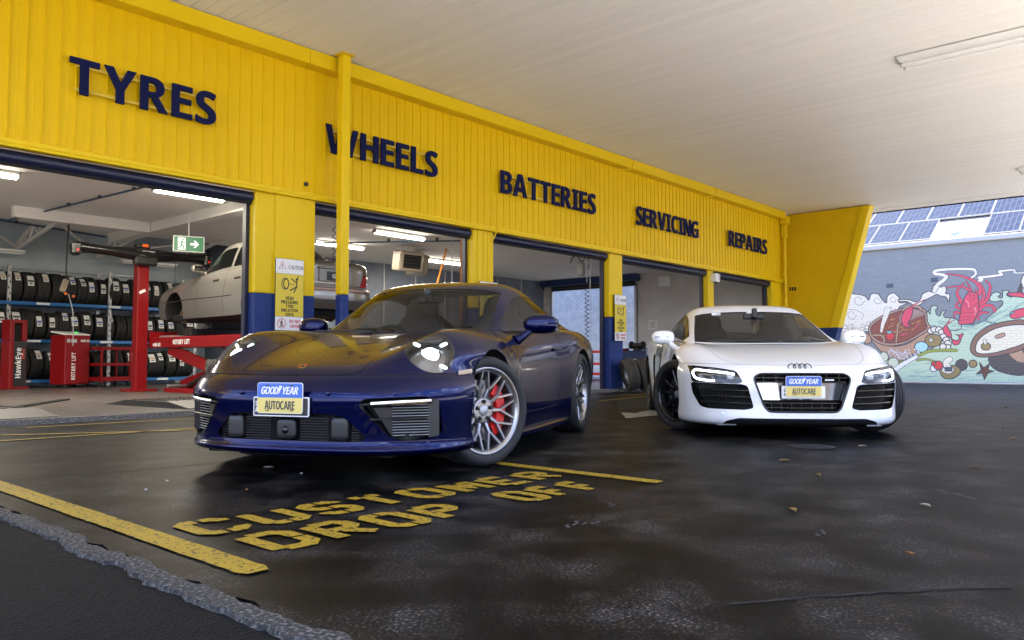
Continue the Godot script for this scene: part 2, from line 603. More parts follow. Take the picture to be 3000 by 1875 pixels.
	# pale scuffs scraped into the slab
	for c in [[4.35, 8.02, 0.30, 0.9], [2.55, 7.05, 0.14, 0.2], [2.62, 7.09, 0.10, -0.4], [1.9, 4.42, 0.10, 1.2], [3.05, 7.85, 0.12, 0.1], [3.0, 6.93, 0.09, 0.5], [5.2, 8.1, 0.10, 2.0]]:
		var sc := G.new()
		for k in 5:
			var q := Vector3(c[2] * (k / 5.0 - 0.5), 0, 0.012 * sin(k * 2.1 + c[0]))
			var wd := 0.004 + 0.004 * absf(sin(k * 1.7 + c[1]))
			sc.quad(q + Vector3(0, 0, -wd), q + Vector3(c[2] / 5.0, 0, -wd * 0.4), q + Vector3(c[2] / 5.0, 0, wd * 0.5), q + Vector3(0, 0, wd), Vector3.UP)
		part("scuff", sc, mat("scuff_grey", lin(0.10, 0.105, 0.11), 0.8), fo, Vector3(c[0], 0.0025, c[1]), Basis(Vector3.UP, c[3]))
	# round cover in the slab
	var cv := G.new()
	cv.lathe([[Vector2(0.0, 0.004), Vector2(0.13, 0.004)]], 28, Transform3D(Basis(Vector3.RIGHT, -PI / 2), Vector3(5.95, 0, 6.72)))
	part("drain_cover", cv, M.crack_dark, fo)
	var rim := G.new()
	rim.lathe([[Vector2(0.13, 0.005), Vector2(0.16, 0.005)]], 28, Transform3D(Basis(Vector3.RIGHT, -PI / 2), Vector3(5.95, 0, 6.72)))
	part("cover_ring", rim, mat("worn_iron", lin(0.05, 0.05, 0.052), 0.6, 0.5), fo)
	# kerb and verge before the painted wall
	var k := structure("kerb")
	part("kerb_stone", boxm(Vector3(0.5, 0.22, 60.0), 0.02), M.pale_concrete, k, Vector3(28.72, -0.22, 5.0))

# the pan of one sheet of wall cladding, with its standing rib
func pan_mesh(w: float, h: float) -> Mesh:
	var key := "pan%s%s" % [w, h]
	if not meshes.has(key):
		var g := G.new()
		var pr := [Vector2(0, 0.005), Vector2(0.005, 0.005), Vector2(0.010, 0.021), Vector2(0.021, 0.021), Vector2(0.026, 0.005), Vector2(w * 0.55, 0.005), Vector2(w * 0.55 + 0.004, 0.008), Vector2(w * 0.55 + 0.008, 0.005), Vector2(w, 0.005)]
		for i in pr.size() - 1:
			g.quad(Vector3(pr[i].x, 0, pr[i].y), Vector3(pr[i + 1].x, 0, pr[i + 1].y), Vector3(pr[i + 1].x, h, pr[i + 1].y), Vector3(pr[i].x, h, pr[i].y), Vector3(0, 0, 1))
			g.quad(Vector3(pr[i].x, 0, pr[i].y), Vector3(pr[i + 1].x, 0, pr[i + 1].y), Vector3(pr[i + 1].x, 0, 0), Vector3(pr[i].x, 0, 0), Vector3.DOWN)
		meshes[key] = g.mesh()
	return meshes[key]

func build_workshop() -> void:
	var M = mats
	var b := thing("workshop_building", "long workshop with yellow ribbed cladding above a row of open door bays", "building")
	# cladding, sheet pan by sheet pan
	var w := 0.158
	var x := -4.0
	while x < 21.36:
		part("cladding_sheet", pan_mesh(w, 1.78), M.yellow_paint, b, Vector3(x, 2.86, 0.0))
		x += w
	part("wall_backing", boxm(Vector3(26.4, 2.1, 0.16)), M.yellow_paint, b, Vector3(8.8, 3.86, -0.085))
	# lower flashing in two steps and the gutter beam under the soffit
	part("flashing", boxm(Vector3(25.75, 0.055, 0.07), 0.006), M.yellow_trim, b, Vector3(8.9, 2.838, 0.033))
	part("flashing", boxm(Vector3(25.75, 0.035, 0.11), 0.006), M.yellow_trim, b, Vector3(8.9, 2.79, 0.03))
	x = -4.0
	for L in [5.2, 4.7, 5.4, 5.0, 5.15]:
		part("gutter_beam", boxm(Vector3(L - 0.006, 0.2, 0.21), 0.008), M.yellow_trim, b, Vector3(x + L / 2, 4.645, 0.107))
		x += L
	# pillars between the bays, yellow above and blue below
	for p in [[5.26, 6.13, 0.26], [9.19, 9.68, 0.26], [13.1, 13.56, 0.26], [17.25, 17.53, 0.24], [20.91, 21.75, 0.24], [-0.9, 0.1, 0.26]]:
		var pw: float = p[1] - p[0]
		var o := Node3D.new()
		o.name = "pillar"
		b.add_child(o, true)
		o.position = Vector3((p[0] + p[1]) / 2, 0, -p[2] / 2 + 0.004)
		part("pillar_shaft", boxm(Vector3(pw, 1.29, p[2]), 0.012), M.yellow_trim, o, Vector3(0, 2.135, 0))
		part("pillar_base", boxm(Vector3(pw + 0.004, 1.5, p[2] + 0.004), 0.012), M.blue_paint, o, Vector3(0, 0.74, 0))
	# the cover sheet on the first pillar
	part("cover_sheet", boxm(Vector3(0.60, 1.29, 0.02), 0.004), M.yellow_trim, b, Vector3(5.83, 2.135, 0.016))
	part("cover_sheet", boxm(Vector3(0.60, 1.46, 0.02), 0.004), M.blue_paint, b, Vector3(5.83, 0.76, 0.017))
	# ribs on the second pillar
	for rx in [9.31, 9.44, 9.55]:
		part("pillar_rib", boxm(Vector3(0.05, 1.29, 0.016), 0.005), M.yellow_trim, b, Vector3(rx, 2.135, 0.013))
	# rolled door heads
	for d in [[0.1, 5.26], [6.13, 9.19], [9.68, 13.1], [13.56, 17.25], [17.53, 20.91]]:
		var g := G.new()
		g.lathe([[Vector2(0.066, 0), Vector2(0.066, d[1] - d[0])]], 18)
		part("roller_head", g, M.navy_roller, b, Vector3(d[0], 2.71, -0.10), Basis(Vector3.UP, PI / 2))
		part("door_track", boxm(Vector3(0.05, 2.7, 0.08)), M.navy_roller, b, Vector3(d[1] - 0.028, 1.40, -0.17))
		part("door_rail", boxm(Vector3(d[1] - d[0], 0.03, 0.04)), M.crack_dark, b, Vector3((d[0] + d[1]) / 2, 2.632, -0.10))
	# outer end of the building behind the wing wall, roof, sides
	part("end_wall", boxm(Vector3(0.3, 4.6, 4.70)), M.yellow_wall, b, Vector3(21.86, 2.3, -2.46))
	part("roof", boxm(Vector3(27.0, 0.15, 11.0)), M.roof_sheet, b, Vector3(8.6, 4.95, -5.6))
	part("side_wall", boxm(Vector3(0.3, 4.9, 11.0)), M.grey_wall, b, Vector3(-4.6, 2.4, -5.6))
	# a conduit on the second pillar and the wiring clips on the gutter
	var c := G.new()
	c.tube(smooth_path([Vector3(9.56, 1.9, 0.02), Vector3(9.56, 2.5, 0.02), Vector3(9.62, 2.62, 0.03), Vector3(9.66, 2.8, 0.1), Vector3(9.72, 2.92, 0.05)], 5), 0.012, 6)
	part("conduit", c, M.yellow_trim, b)
	for cx in [13.3, 16.9]:
		var cc := G.new()
		cc.tube(smooth_path([Vector3(cx, 4.5, 0.03), Vector3(cx + 0.25, 4.52, 0.2), Vector3(cx + 0.35, 4.62, 0.235), Vector3(cx + 0.36, 4.72, 0.23)], 5), 0.014, 6)
		part("loose_cable", cc, M.yellow_trim, b)
	var dv := G.new()
	dv.lathe([[Vector2(0.0, 0.03), Vector2(0.03, 0.028), Vector2(0.03, 0.0)]], 10)
	part("wall_plug", dv, M.black_plastic, b, Vector3(5.98, 2.98, 0.015))
	# downpipe in the corner
	var dp := thing("downpipe", "yellow round downpipe in the corner beside the wing wall", "pipe", Vector3(21.60, 0, 0.10))
	var dg := G.new()
	dg.tube([Vector3(0, 0, 0), Vector3(0, 4.05, 0)], 0.05, 14)
	part("pipe", dg, M.yellow_trim, dp)
	part("rain_head", boxm(Vector3(0.16, 0.36, 0.14), 0.01), M.yellow_trim, dp, Vector3(0, 4.22, 0))
	part("gutter_outlet", boxm(Vector3(0.26, 0.22, 0.2), 0.01), M.yellow_trim, dp, Vector3(0.0, 4.52, 0.02))
	for py in [0.9, 2.1, 3.3]:
		part("pipe_clip", boxm(Vector3(0.13, 0.03, 0.12), 0.004), M.yellow_trim, dp, Vector3(0.01, py, -0.005))
	var hose := G.new()
	hose.tube(smooth_path([Vector3(-0.16, 3.0, -0.03), Vector3(-0.09, 3.0, 0.0), Vector3(-0.07, 2.9, 0.02), Vector3(-0.06, 2.2, 0.02)], 6), 0.016, 7)
	part("overflow_pipe", hose, M.yellow_trim, dp)
	# wing wall with a sloping outer edge
	var wg := thing("wing_wall", "plain yellow end wall with a sloping pale outer edge and blue foot", "wall", Vector3(21.95, 0, 0))
	var face := pv([0.0, 1.5, 1.20, 1.5, 2.10, 4.74, 0.0, 4.74])
	var foot := pv([0.0, -0.02, 0.72, -0.02, 1.20, 1.498, 0.0, 1.498])
	var turn := Transform3D(Basis(Vector3(0, 0, 1), Vector3(0, 1, 0), Vector3(-1, 0, 0)), Vector3(0.3, 0, 0))
	var wf := G.new()
	wf.prism(face, 0.0, 0.3, turn)
	part("wall_face", wf, M.yellow_wall, wg)
	var wb := G.new()
	wb.prism(foot, 0.0, 0.3, turn)
	part("wall_foot", wb, M.blue_paint, wg)
	# the proud rendered edge
	var ed := G.new()
	ed.prism(pv([1.20, 1.5, 1.42, 1.5, 2.30, 4.74, 2.10, 4.74]), -0.03, 0.33, turn)
	part("sloping_edge", ed, M.yellow_trim, wg)
	var ef := G.new()
	ef.prism(pv([0.72, -0.02, 0.96, -0.02, 1.42, 1.498, 1.20, 1.498]), -0.03, 0.33, turn)
	part("edge_foot", ef, M.blue_paint, wg)
	var vn := Node3D.new()
	vn.name = "air_vent"
	wg.add_child(vn)
	vn.position = Vector3(-0.002, 2.62, 0.18)
	part("vent_frame", boxm(Vector3(0.02, 0.17, 0.25), 0.004), M.yellow_trim, vn)
	for i in 3:
		part("vent_hole", boxm(Vector3(0.012, 0.11, 0.05)), M.crack_dark, vn, Vector3(-0.008, 0, -0.075 + i * 0.075))

func build_canopy() -> void:
	var M = mats
	var c := thing("canopy", "wide flat canopy lined below with cream painted boards", "canopy")
	var x := -2.5
	var i := 0
	var w := 0.165
	while x < 22.95:
		part("soffit_board", boxm(Vector3(w - 0.006, 0.02, 10.8), 0.003), M["soffit_paint_%d" % ((i * 7 + i / 3) % 3)], c, Vector3(x + w / 2, 4.77, 5.403))
		x += w
		i += 1
	part("canopy_deck", boxm(Vector3(25.8, 0.25, 10.9)), M.soffit_gap, c, Vector3(10.37, 4.91, 5.4))
	part("edge_board", boxm(Vector3(0.5, 0.03, 10.8), 0.004), M.soffit_paint_1, c, Vector3(22.99, 4.762, 5.4))
	part("edge_fascia", boxm(Vector3(0.05, 0.34, 11.0), 0.006), M.white_paint, c, Vector3(23.28, 4.92, 5.4))
	part("edge_fascia", boxm(Vector3(25.8, 0.34, 0.05), 0.006), M.white_paint, c, Vector3(10.37, 4.92, 10.88))
	part("edge_trim", boxm(Vector3(0.03, 0.03, 10.8)), M.crack_dark, c, Vector3(23.25, 4.733, 5.4))
	# post in front of the facade
	var p := thing("canopy_post", "square yellow steel post with a blue foot standing before the WHEELS sign", "post", Vector3(6.36, 0, 0.33))
	part("post_shaft", boxm(Vector3(0.13, 3.24, 0.13), 0.012), M.yellow_trim, p, Vector3(0, 3.13, 0))
	part("post_foot", boxm(Vector3(0.132, 1.51, 0.132), 0.012), M.blue_paint, p, Vector3(0, 0.752, 0))
	part("head_plate", boxm(Vector3(0.2, 0.012, 0.2)), M.yellow_trim, p, Vector3(0, 4.752, 0))
	# strip lights under the canopy, unlit
	var l := light_fitting(Vector3(11.6, 4.758, 7.15), "unlit twin tube strip light on the soffit before the far bays", 2.5)
	copy(l, Vector3(20.0, 4.758, 7.25), 0.0, "unlit twin tube strip light on the soffit beside the canopy edge")

func light_fitting(at: Vector3, label: String, L: float) -> Node3D:
	var M = mats
	var o := thing("strip_light", label, "light fitting", at, 0.0, "strip lights under the canopy")
	part("spine", boxm(Vector3(0.09, 0.07, L), 0.008), M.white_enamel, o, Vector3(0, -0.04, 0))
	for s in [-1.0, 1.0]:
		var r := G.new()
		r.quad(Vector3(0.045 * s, -0.045, -L / 2), Vector3(0.045 * s, -0.045, L / 2), Vector3(0.26 * s, -0.012, L / 2), Vector3(0.26 * s, -0.012, -L / 2), Vector3.DOWN)
		r.quad(Vector3(0.045 * s, -0.043, -L / 2), Vector3(0.045 * s, -0.043, L / 2), Vector3(0.26 * s, -0.010, L / 2), Vector3(0.26 * s, -0.010, -L / 2), Vector3.UP)
		part("reflector", r, M.white_enamel, o)
		var t := G.new()
		t.tube([Vector3(0.085 * s, -0.085, -L / 2 + 0.03), Vector3(0.085 * s, -0.085, L / 2 - 0.03)], 0.016, 10)
		part("tube", t, M.white_enamel, o)
		for e in [-1.0, 1.0]:
			part("tube_holder", boxm(Vector3(0.03, 0.05, 0.025), 0.004), M.galvanised, o, Vector3(0.085 * s, -0.075, e * (L / 2 - 0.02)))
	return o

# ---------------------------------------------------------------- the painted building across the lane
const MZ0 := -2.5
const MZ1 := 7.5
const MY0 := -0.4
const MY1 := 4.6

func mpx(p: Vector2) -> Vector2:
	return Vector2((MZ1 - p.x) / (MZ1 - MZ0) * 2048.0, (MY1 - p.y) / (MY1 - MY0) * 1024.0)

func fill_poly(im: Image, pts: PackedVector2Array, c: Color) -> void:
	var y0 := 1e9
	var y1 := -1e9
	for p in pts:
		y0 = minf(y0, p.y)
		y1 = maxf(y1, p.y)
	for y in range(maxi(0, int(y0)), mini(im.get_height() - 1, int(y1)) + 1):
		var xs := []
		var fy := y + 0.5
		for i in pts.size():
			var a := pts[i]
			var b := pts[(i + 1) % pts.size()]
			if (a.y <= fy) != (b.y <= fy):
				xs.append(a.x + (fy - a.y) / (b.y - a.y) * (b.x - a.x))
		xs.sort()
		for k in range(0, xs.size() - 1, 2):
			var xa := maxi(0, roundi(xs[k]))
			var xb := mini(im.get_width(), roundi(xs[k + 1]))
			if xb > xa:
				im.fill_rect(Rect2i(xa, y, xb - xa, 1), c)

func fill_stroke(im: Image, pts: Array, w0: float, w1: float, c: Color) -> void:
	for i in pts.size() - 1:
		var a: Vector2 = pts[i]
		var b: Vector2 = pts[i + 1]
		var wa := lerpf(w0, w1, float(i) / (pts.size() - 1)) * 0.5
		var wb := lerpf(w0, w1, float(i + 1) / (pts.size() - 1)) * 0.5
		var o := (b - a).orthogonal().normalized()
		fill_poly(im, PackedVector2Array([a + o * wa, b + o * wb, b - o * wb, a - o * wa]), c)
		fill_poly(im, ring2(b, Vector2(wb, wb), 8), c)
	fill_poly(im, ring2(pts[0], Vector2(w0, w0) * 0.5, 8), c)

func paint_mural() -> ImageTexture:
	var im := Image.create(2048, 1024, false, Image.FORMAT_RGB8)
	im.fill(lin(0.225, 0.245, 0.255))
	# uneven rolled coats of slate blue
	for i in 900:
		var p := Vector2(rng.randf() * 2048, rng.randf() * 1024)
		var k := rng.randf_range(0.93, 1.08)
		im.fill_rect(Rect2i(int(p.x), int(p.y), 20 + rng.randi() % 60, 8 + rng.randi() % 14), lin(0.225 * k, 0.245 * k, 0.255 * k))
	var ink := lin(0.07, 0.06, 0.08)
	var col := {"f": lin(0.50, 0.62, 0.46), "g": lin(0.155, 0.291, 0.291), "c": lin(0.78, 0.72, 0.60), "o": ink, "t": lin(0.466, 0.291, 0.185), "b": lin(0.261, 0.083, 0.053), "l": lin(0.407, 0.261, 0.224),
		"y": lin(0.679, 0.407, 0.136), "r": lin(0.640, 0.067, 0.058), "q": lin(0.213, 0.543, 0.504), "k": lin(0.698, 0.088, 0.131), "j": lin(0.825, 0.349, 0.369), "m": lin(0.310, 0.228, 0.088), "s": lin(0.407, 0.660, 0.679), "w": lin(0.795, 0.776, 0.795),
		"u": lin(0.601, 0.640, 0.485), "n": lin(0.321, 0.369, 0.067), "d": lin(0.097, 0.083, 0.078), "p": lin(0.261, 0.145, 0.102), "v": lin(0.776, 0.718, 0.563), "x": lin(0.155, 0.067, 0.039)}
	var k2 := 2048.0 / (MZ1 - MZ0)
	for s in MURAL:
		if s.size() == 1:
			# loose sets of small strokes: ripples, buds, broth glints, thin mushrooms
			for i in {"waves": 90, "buds": 24, "broth": 22, "enoki": 90}[s[0]]:
				var a := rng.randf()
				var b := rng.randf()
				if s[0] == "waves":
					var z: float = [lerpf(1.94, 3.2, a), lerpf(3.2, 4.5, a), lerpf(0.9, 4.4, a)][i % 3]
					var y: float = [lerpf(1.98, 1.75, a) - b * 0.3, lerpf(1.81, 2.35, a) - b * 0.35, lerpf(0.6, 0.0, b)][i % 3]
					var rise: float = [-0.06, 0.18, 0.03][i % 3]
					fill_stroke(im, smooth_path([mpx(Vector2(z, y)), mpx(Vector2(z + 0.14, y + rise * 0.4)), mpx(Vector2(z + 0.32, y + rise))], 4), 3.2, 1.2, col["g"])
				elif s[0] == "buds":
					var q := mpx(Vector2(lerpf(-0.87, 0.03, a), lerpf(1.88, 1.56, b)))
					fill_poly(im, ring2(q, Vector2(15, 14), 14), ink)
					fill_poly(im, ring2(q, Vector2(13, 12), 14), col["c"])
				elif s[0] == "broth":
					var q := Vector2(lerpf(0.3, 1.7, a), lerpf(2.0, 1.4, b))
					fill_stroke(im, [mpx(q), mpx(q + Vector2(0.05, 0.03)), mpx(q + Vector2(0.11, 0.045))], 3.4, 1.2, col["y"])
				else:
					var q := Vector2(lerpf(0.65, 1.67, a), lerpf(0.97, 0.62, b))
					fill_stroke(im, [mpx(q), mpx(q + Vector2(0.04, -0.045))], 5.0, 5.0, ink)
					fill_stroke(im, [mpx(q), mpx(q + Vector2(0.04, -0.045))], 3.4, 3.4, col["w"])
					fill_poly(im, ring2(mpx(q), Vector2(6, 5.5), 10), ink)
					fill_poly(im, ring2(mpx(q), Vector2(5, 4.5), 10), col["w"])
			continue
		var flat: Array = s[s.size() - 1]
		var pts := []
		for i in range(0, flat.size(), 2):
			pts.append(mpx(Vector2(flat[i], flat[i + 1]) * 0.01))
		if s.size() == 4:
			var P := PackedVector2Array(smooth_path(pts, 6, true) if s[2] else pts)
			fill_poly(im, P, col[s[0]])
			if s[1] > 0.0:
				var loop := Array(P)
				loop.append(P[0])
				fill_stroke(im, loop, 6.0 * s[1], 6.0 * s[1], ink)
		else:
			var L := smooth_path(pts, 5)
			var k := k2
			if s[1] > 0.0:
				fill_stroke(im, L, s[2] * k + 6.0 * s[1], s[3] * k + 6.0 * s[1], ink)
			fill_stroke(im, L, maxf(s[2] * k, 1.6), maxf(s[3] * k, 1.2), col[s[0]])
	return ImageTexture.create_from_image(im)

func build_mural_building() -> void:
	var M = mats
	var m := mat("mural_paint", Color.WHITE, 0.75)
	m.albedo_texture = paint_mural()
	m.uv1_triplanar = true
	m.uv1_world_triplanar = true
	m.uv1_triplanar_sharpness = 20.0
	m.uv1_scale = Vector3(0.1, 1.0 / (MY1 - MY0), 1.0 / (MZ1 - MZ0))
	m.uv1_offset = Vector3(0, -MY1 / (MY1 - MY0), -MZ1 / (MZ1 - MZ0))
	fine(m, noise_tex(61, 0.05, [[0.0, 0.8], [0.5, 1.0], [1.0, 1.0]], 5, 512), 0.9)
	var b := thing("painted_building", "brick building with a food mural of a red lobster and pots", "building")
	part("mortar", boxm(Vector3(0.28, 4.72, 10.0)), m, b, Vector3(29.131, 2.07, 2.5))
	part("plain_wall", boxm(Vector3(0.3, 4.82, 22.0)), M.slate_wall, b, Vector3(29.16, 2.12, -13.5))
	part("plain_wall", boxm(Vector3(0.3, 4.82, 20.0)), M.slate_wall, b, Vector3(29.16, 2.12, 17.5))
	# bricks: those in plain view one by one, the rest in one piece
	var variants := []
	for i in 4:
		var g := G.new()
		g.cbox(Vector3(-0.004 + 0.002 * i, 0, 0), Vector3(0.03, 0.078, 0.234), 0.004)
		variants.append(g.mesh())
	var rest := []
	var n := 0
	for row in 54:
		var y := -0.24 + row * 0.086
		var z := MZ0 + (0.121 if row % 2 else 0.0) + 0.125
		while z < MZ1 - 0.12:
			var at := Vector3(29.002 + rng.randf() * 0.003, y, z)
			# in view between the wing wall and the picture's edge
			if y > 2.2 and y < 4.36 and z > -0.3 + (y - 2.2) * 0.05 and z < 4.6 and n < 300 and (row + int(z * 8.0)) % 2 == 0 or (y > 3.3 and y < 4.36 and z > 0.0 and z < 4.4 and n < 300):
				part("brick", variants[rng.randi() % 4], m, b, at)
				n += 1
			else:
				rest.append(at)
			z += 0.243
	var mm := MultiMesh.new()
	mm.transform_format = MultiMesh.TRANSFORM_3D
	mm.mesh = variants[1]
	mm.instance_count = rest.size()
	for i in rest.size():
		mm.set_instance_transform(i, Transform3D(Basis.IDENTITY, rest[i]))
	var mi := MultiMeshInstance3D.new()
	mi.name = "brickwork"
	mi.multimesh = mm
	mi.material_override = m
	mi.set_meta("kind", "stuff")
	b.add_child(mi)
	for v in [[3.16, 0.75], [3.27, 2.15], [0.30, 2.5]]:
		var o := Node3D.new()
		o.name = "air_brick"
		b.add_child(o, true)
		o.position = Vector3(28.984, v[0], v[1])
		part("grate", boxm(Vector3(0.012, 0.15, 0.23)), M.slate_wall, o)
		for i in 6:
			for j in 2:
				part("slot", boxm(Vector3(0.012, 0.05, 0.016)), M.crack_dark, o, Vector3(-0.004, -0.035 + j * 0.07, -0.085 + i * 0.034))
	# gutter
	part("gutter", boxm(Vector3(0.2, 0.17, 42.0), 0.02), mat("gutter_grey", lin(0.40, 0.40, 0.39), 0.45), b, Vector3(28.98, 4.515, 2.5))
	# ribbed roof sheet
	var al := deg_to_rad(31.0)
	var rx := Basis(Vector3(cos(al), sin(al), 0), Vector3(-sin(al), cos(al), 0), Vector3(0, 0, 1))
	var rg := G.new()
	for i in 500:
		var z := -12.0 + i * 0.06
		rg.quad(Vector3(0, 0, z), Vector3(9, 0, z), Vector3(9, 0.02, z + 0.03), Vector3(0, 0.02, z + 0.03), Vector3.UP)
		rg.quad(Vector3(0, 0.02, z + 0.03), Vector3(9, 0.02, z + 0.03), Vector3(9, 0, z + 0.06), Vector3(0, 0, z + 0.06), Vector3.UP)
	part("ribbed_roof", rg, mat("roof_cream", lin(0.46, 0.455, 0.44), 0.5), b, Vector3(29.1, 4.56, 0), rx)
	part("far_wall", boxm(Vector3(0.3, 9.6, 30.0)), M.slate_wall, b, Vector3(36.9, 4.5, 3.0))
	var vp := thing("roof_vent_pipe", "short white vent pipe with a flat cap standing on the ribbed roof", "pipe", Vector3(29.55, 4.82, 2.85))
	var vg := G.new()
	vg.tube([Vector3.ZERO, Vector3(0, 0.38, 0)], 0.07, 14)
	part("pipe", vg, M.white_enamel, vp)
	var vc := G.new()
	vc.lathe([[Vector2(0.16, 0.37), Vector2(0.15, 0.40), Vector2(0.0, 0.42)]], 16, Transform3D(Basis(Vector3.RIGHT, -PI / 2), Vector3.ZERO))
	part("cap", vc, M.galvanised, vp)
	# solar panels
	var pf := G.new()
	for e in [[0.0, -0.485, 1.65, 0.03], [0.0, 0.485, 1.65, 0.03]]:
		pf.box(Vector3(0.825, 0, e[1] * 1.01), Vector3(1.65, 0.04, 0.016))
	for e in [0.015, 1.635]:
		pf.box(Vector3(e, 0, 0), Vector3(0.03, 0.04, 0.94))
	var frame := pf.mesh()
	var cell := boxm(Vector3(0.148, 0.006, 0.146))
	var cm := mat("solar_cell", lin(0.022, 0.028, 0.048), 0.35, 0.0, 0.25)
	var cm2 := mat("solar_cell_pale", lin(0.032, 0.038, 0.060), 0.35, 0.0, 0.25)
	var alu := mat("panel_frame", lin(0.22, 0.225, 0.24), 0.4, 0.3)
	var back := mat("panel_sheet", lin(0.14, 0.15, 0.18), 0.4)
	for r in 3:
		for k in 9:
			var z := -1.90 + k * 0.995
			if r == 0:
				z = -2.40 + k * 0.985 if k < 5 else 4.09 + (k - 5) * 0.985
			var o := thing("solar_panel", ["dark blue solar panel in the row along the gutter", "dark blue solar panel in the second row up the roof", "dark blue solar panel in the row highest on the roof"][r], "solar panel", Vector3(29.1, 4.56, 0) + rx * Vector3(0.0 + r * 1.68, 0.11, z), 0.0, ["solar panels along the gutter", "solar panels in the second row", "solar panels in the top row"][r])
			o.basis = rx
			part("frame", frame, alu, o)
			part("back_sheet", boxm(Vector3(1.6, 0.01, 0.94)), back, o, Vector3(0.825, 0.002, 0))
			if r < 2:
				for i in 10:
					for j in 6:
						part("cell", cell, cm if (i * 5 + j * 3 + k) % 4 else cm2, o, Vector3(0.115 + i * 0.158, 0.010, -0.3875 + j * 0.155))
			else:
				part("cell_sheet", boxm(Vector3(1.58, 0.006, 0.93)), cm, o, Vector3(0.825, 0.010, 0))

# what stands across the street behind the camera and is mirrored in paint and chrome
func build_street() -> void:
	var M = mats
	var p := structure("pavement")
	part("pavement_slab", boxm(Vector3(120, 0.14, 3.0), 0.02), M.pale_concrete, p, Vector3(0, -0.06, 27.0))
	part("pavement_slab", boxm(Vector3(120, 0.14, 3.0), 0.02), M.pale_concrete, p, Vector3(0, -0.06, 15.6))
	var h := [["shop_row", 10.0, 4.6, -14.0, 0.42, 0.36, 0.30], ["shop_row", 13.0, 6.4, 0.5, 0.55, 0.53, 0.5], ["shop_row", 11.0, 5.0, 16.0, 0.30, 0.20, 0.16], ["shop_row", 14.0, 7.0, 31.0, 0.5, 0.5, 0.52]]
	for i in h.size():
		var e: Array = h[i]
		var o := thing("shop_row", ["low tan shop building across the street", "pale two storey shop building across the street", "brick red shop building across the street", "grey two storey shop building across the street"][i], "building", Vector3(e[3], 0, 34.0), 0.0)
		var m := mat("shop_wall_%d" % i, lin(e[4], e[5], e[6]), 0.8)
		part("wall", boxm(Vector3(e[1], e[2], 8.0), 0.05), m, o, Vector3(0, e[2] / 2, 0))
		for k in 3:
			part("window", boxm(Vector3(e[1] / 4.2, 2.0, 0.1)), M.black_plastic, o, Vector3((k - 1) * e[1] / 3.2, 1.5, -4.02))
		part("awning", boxm(Vector3(e[1] * 0.95, 0.25, 1.6), 0.03), M.white_paint, o, Vector3(0, 3.0, -4.8))
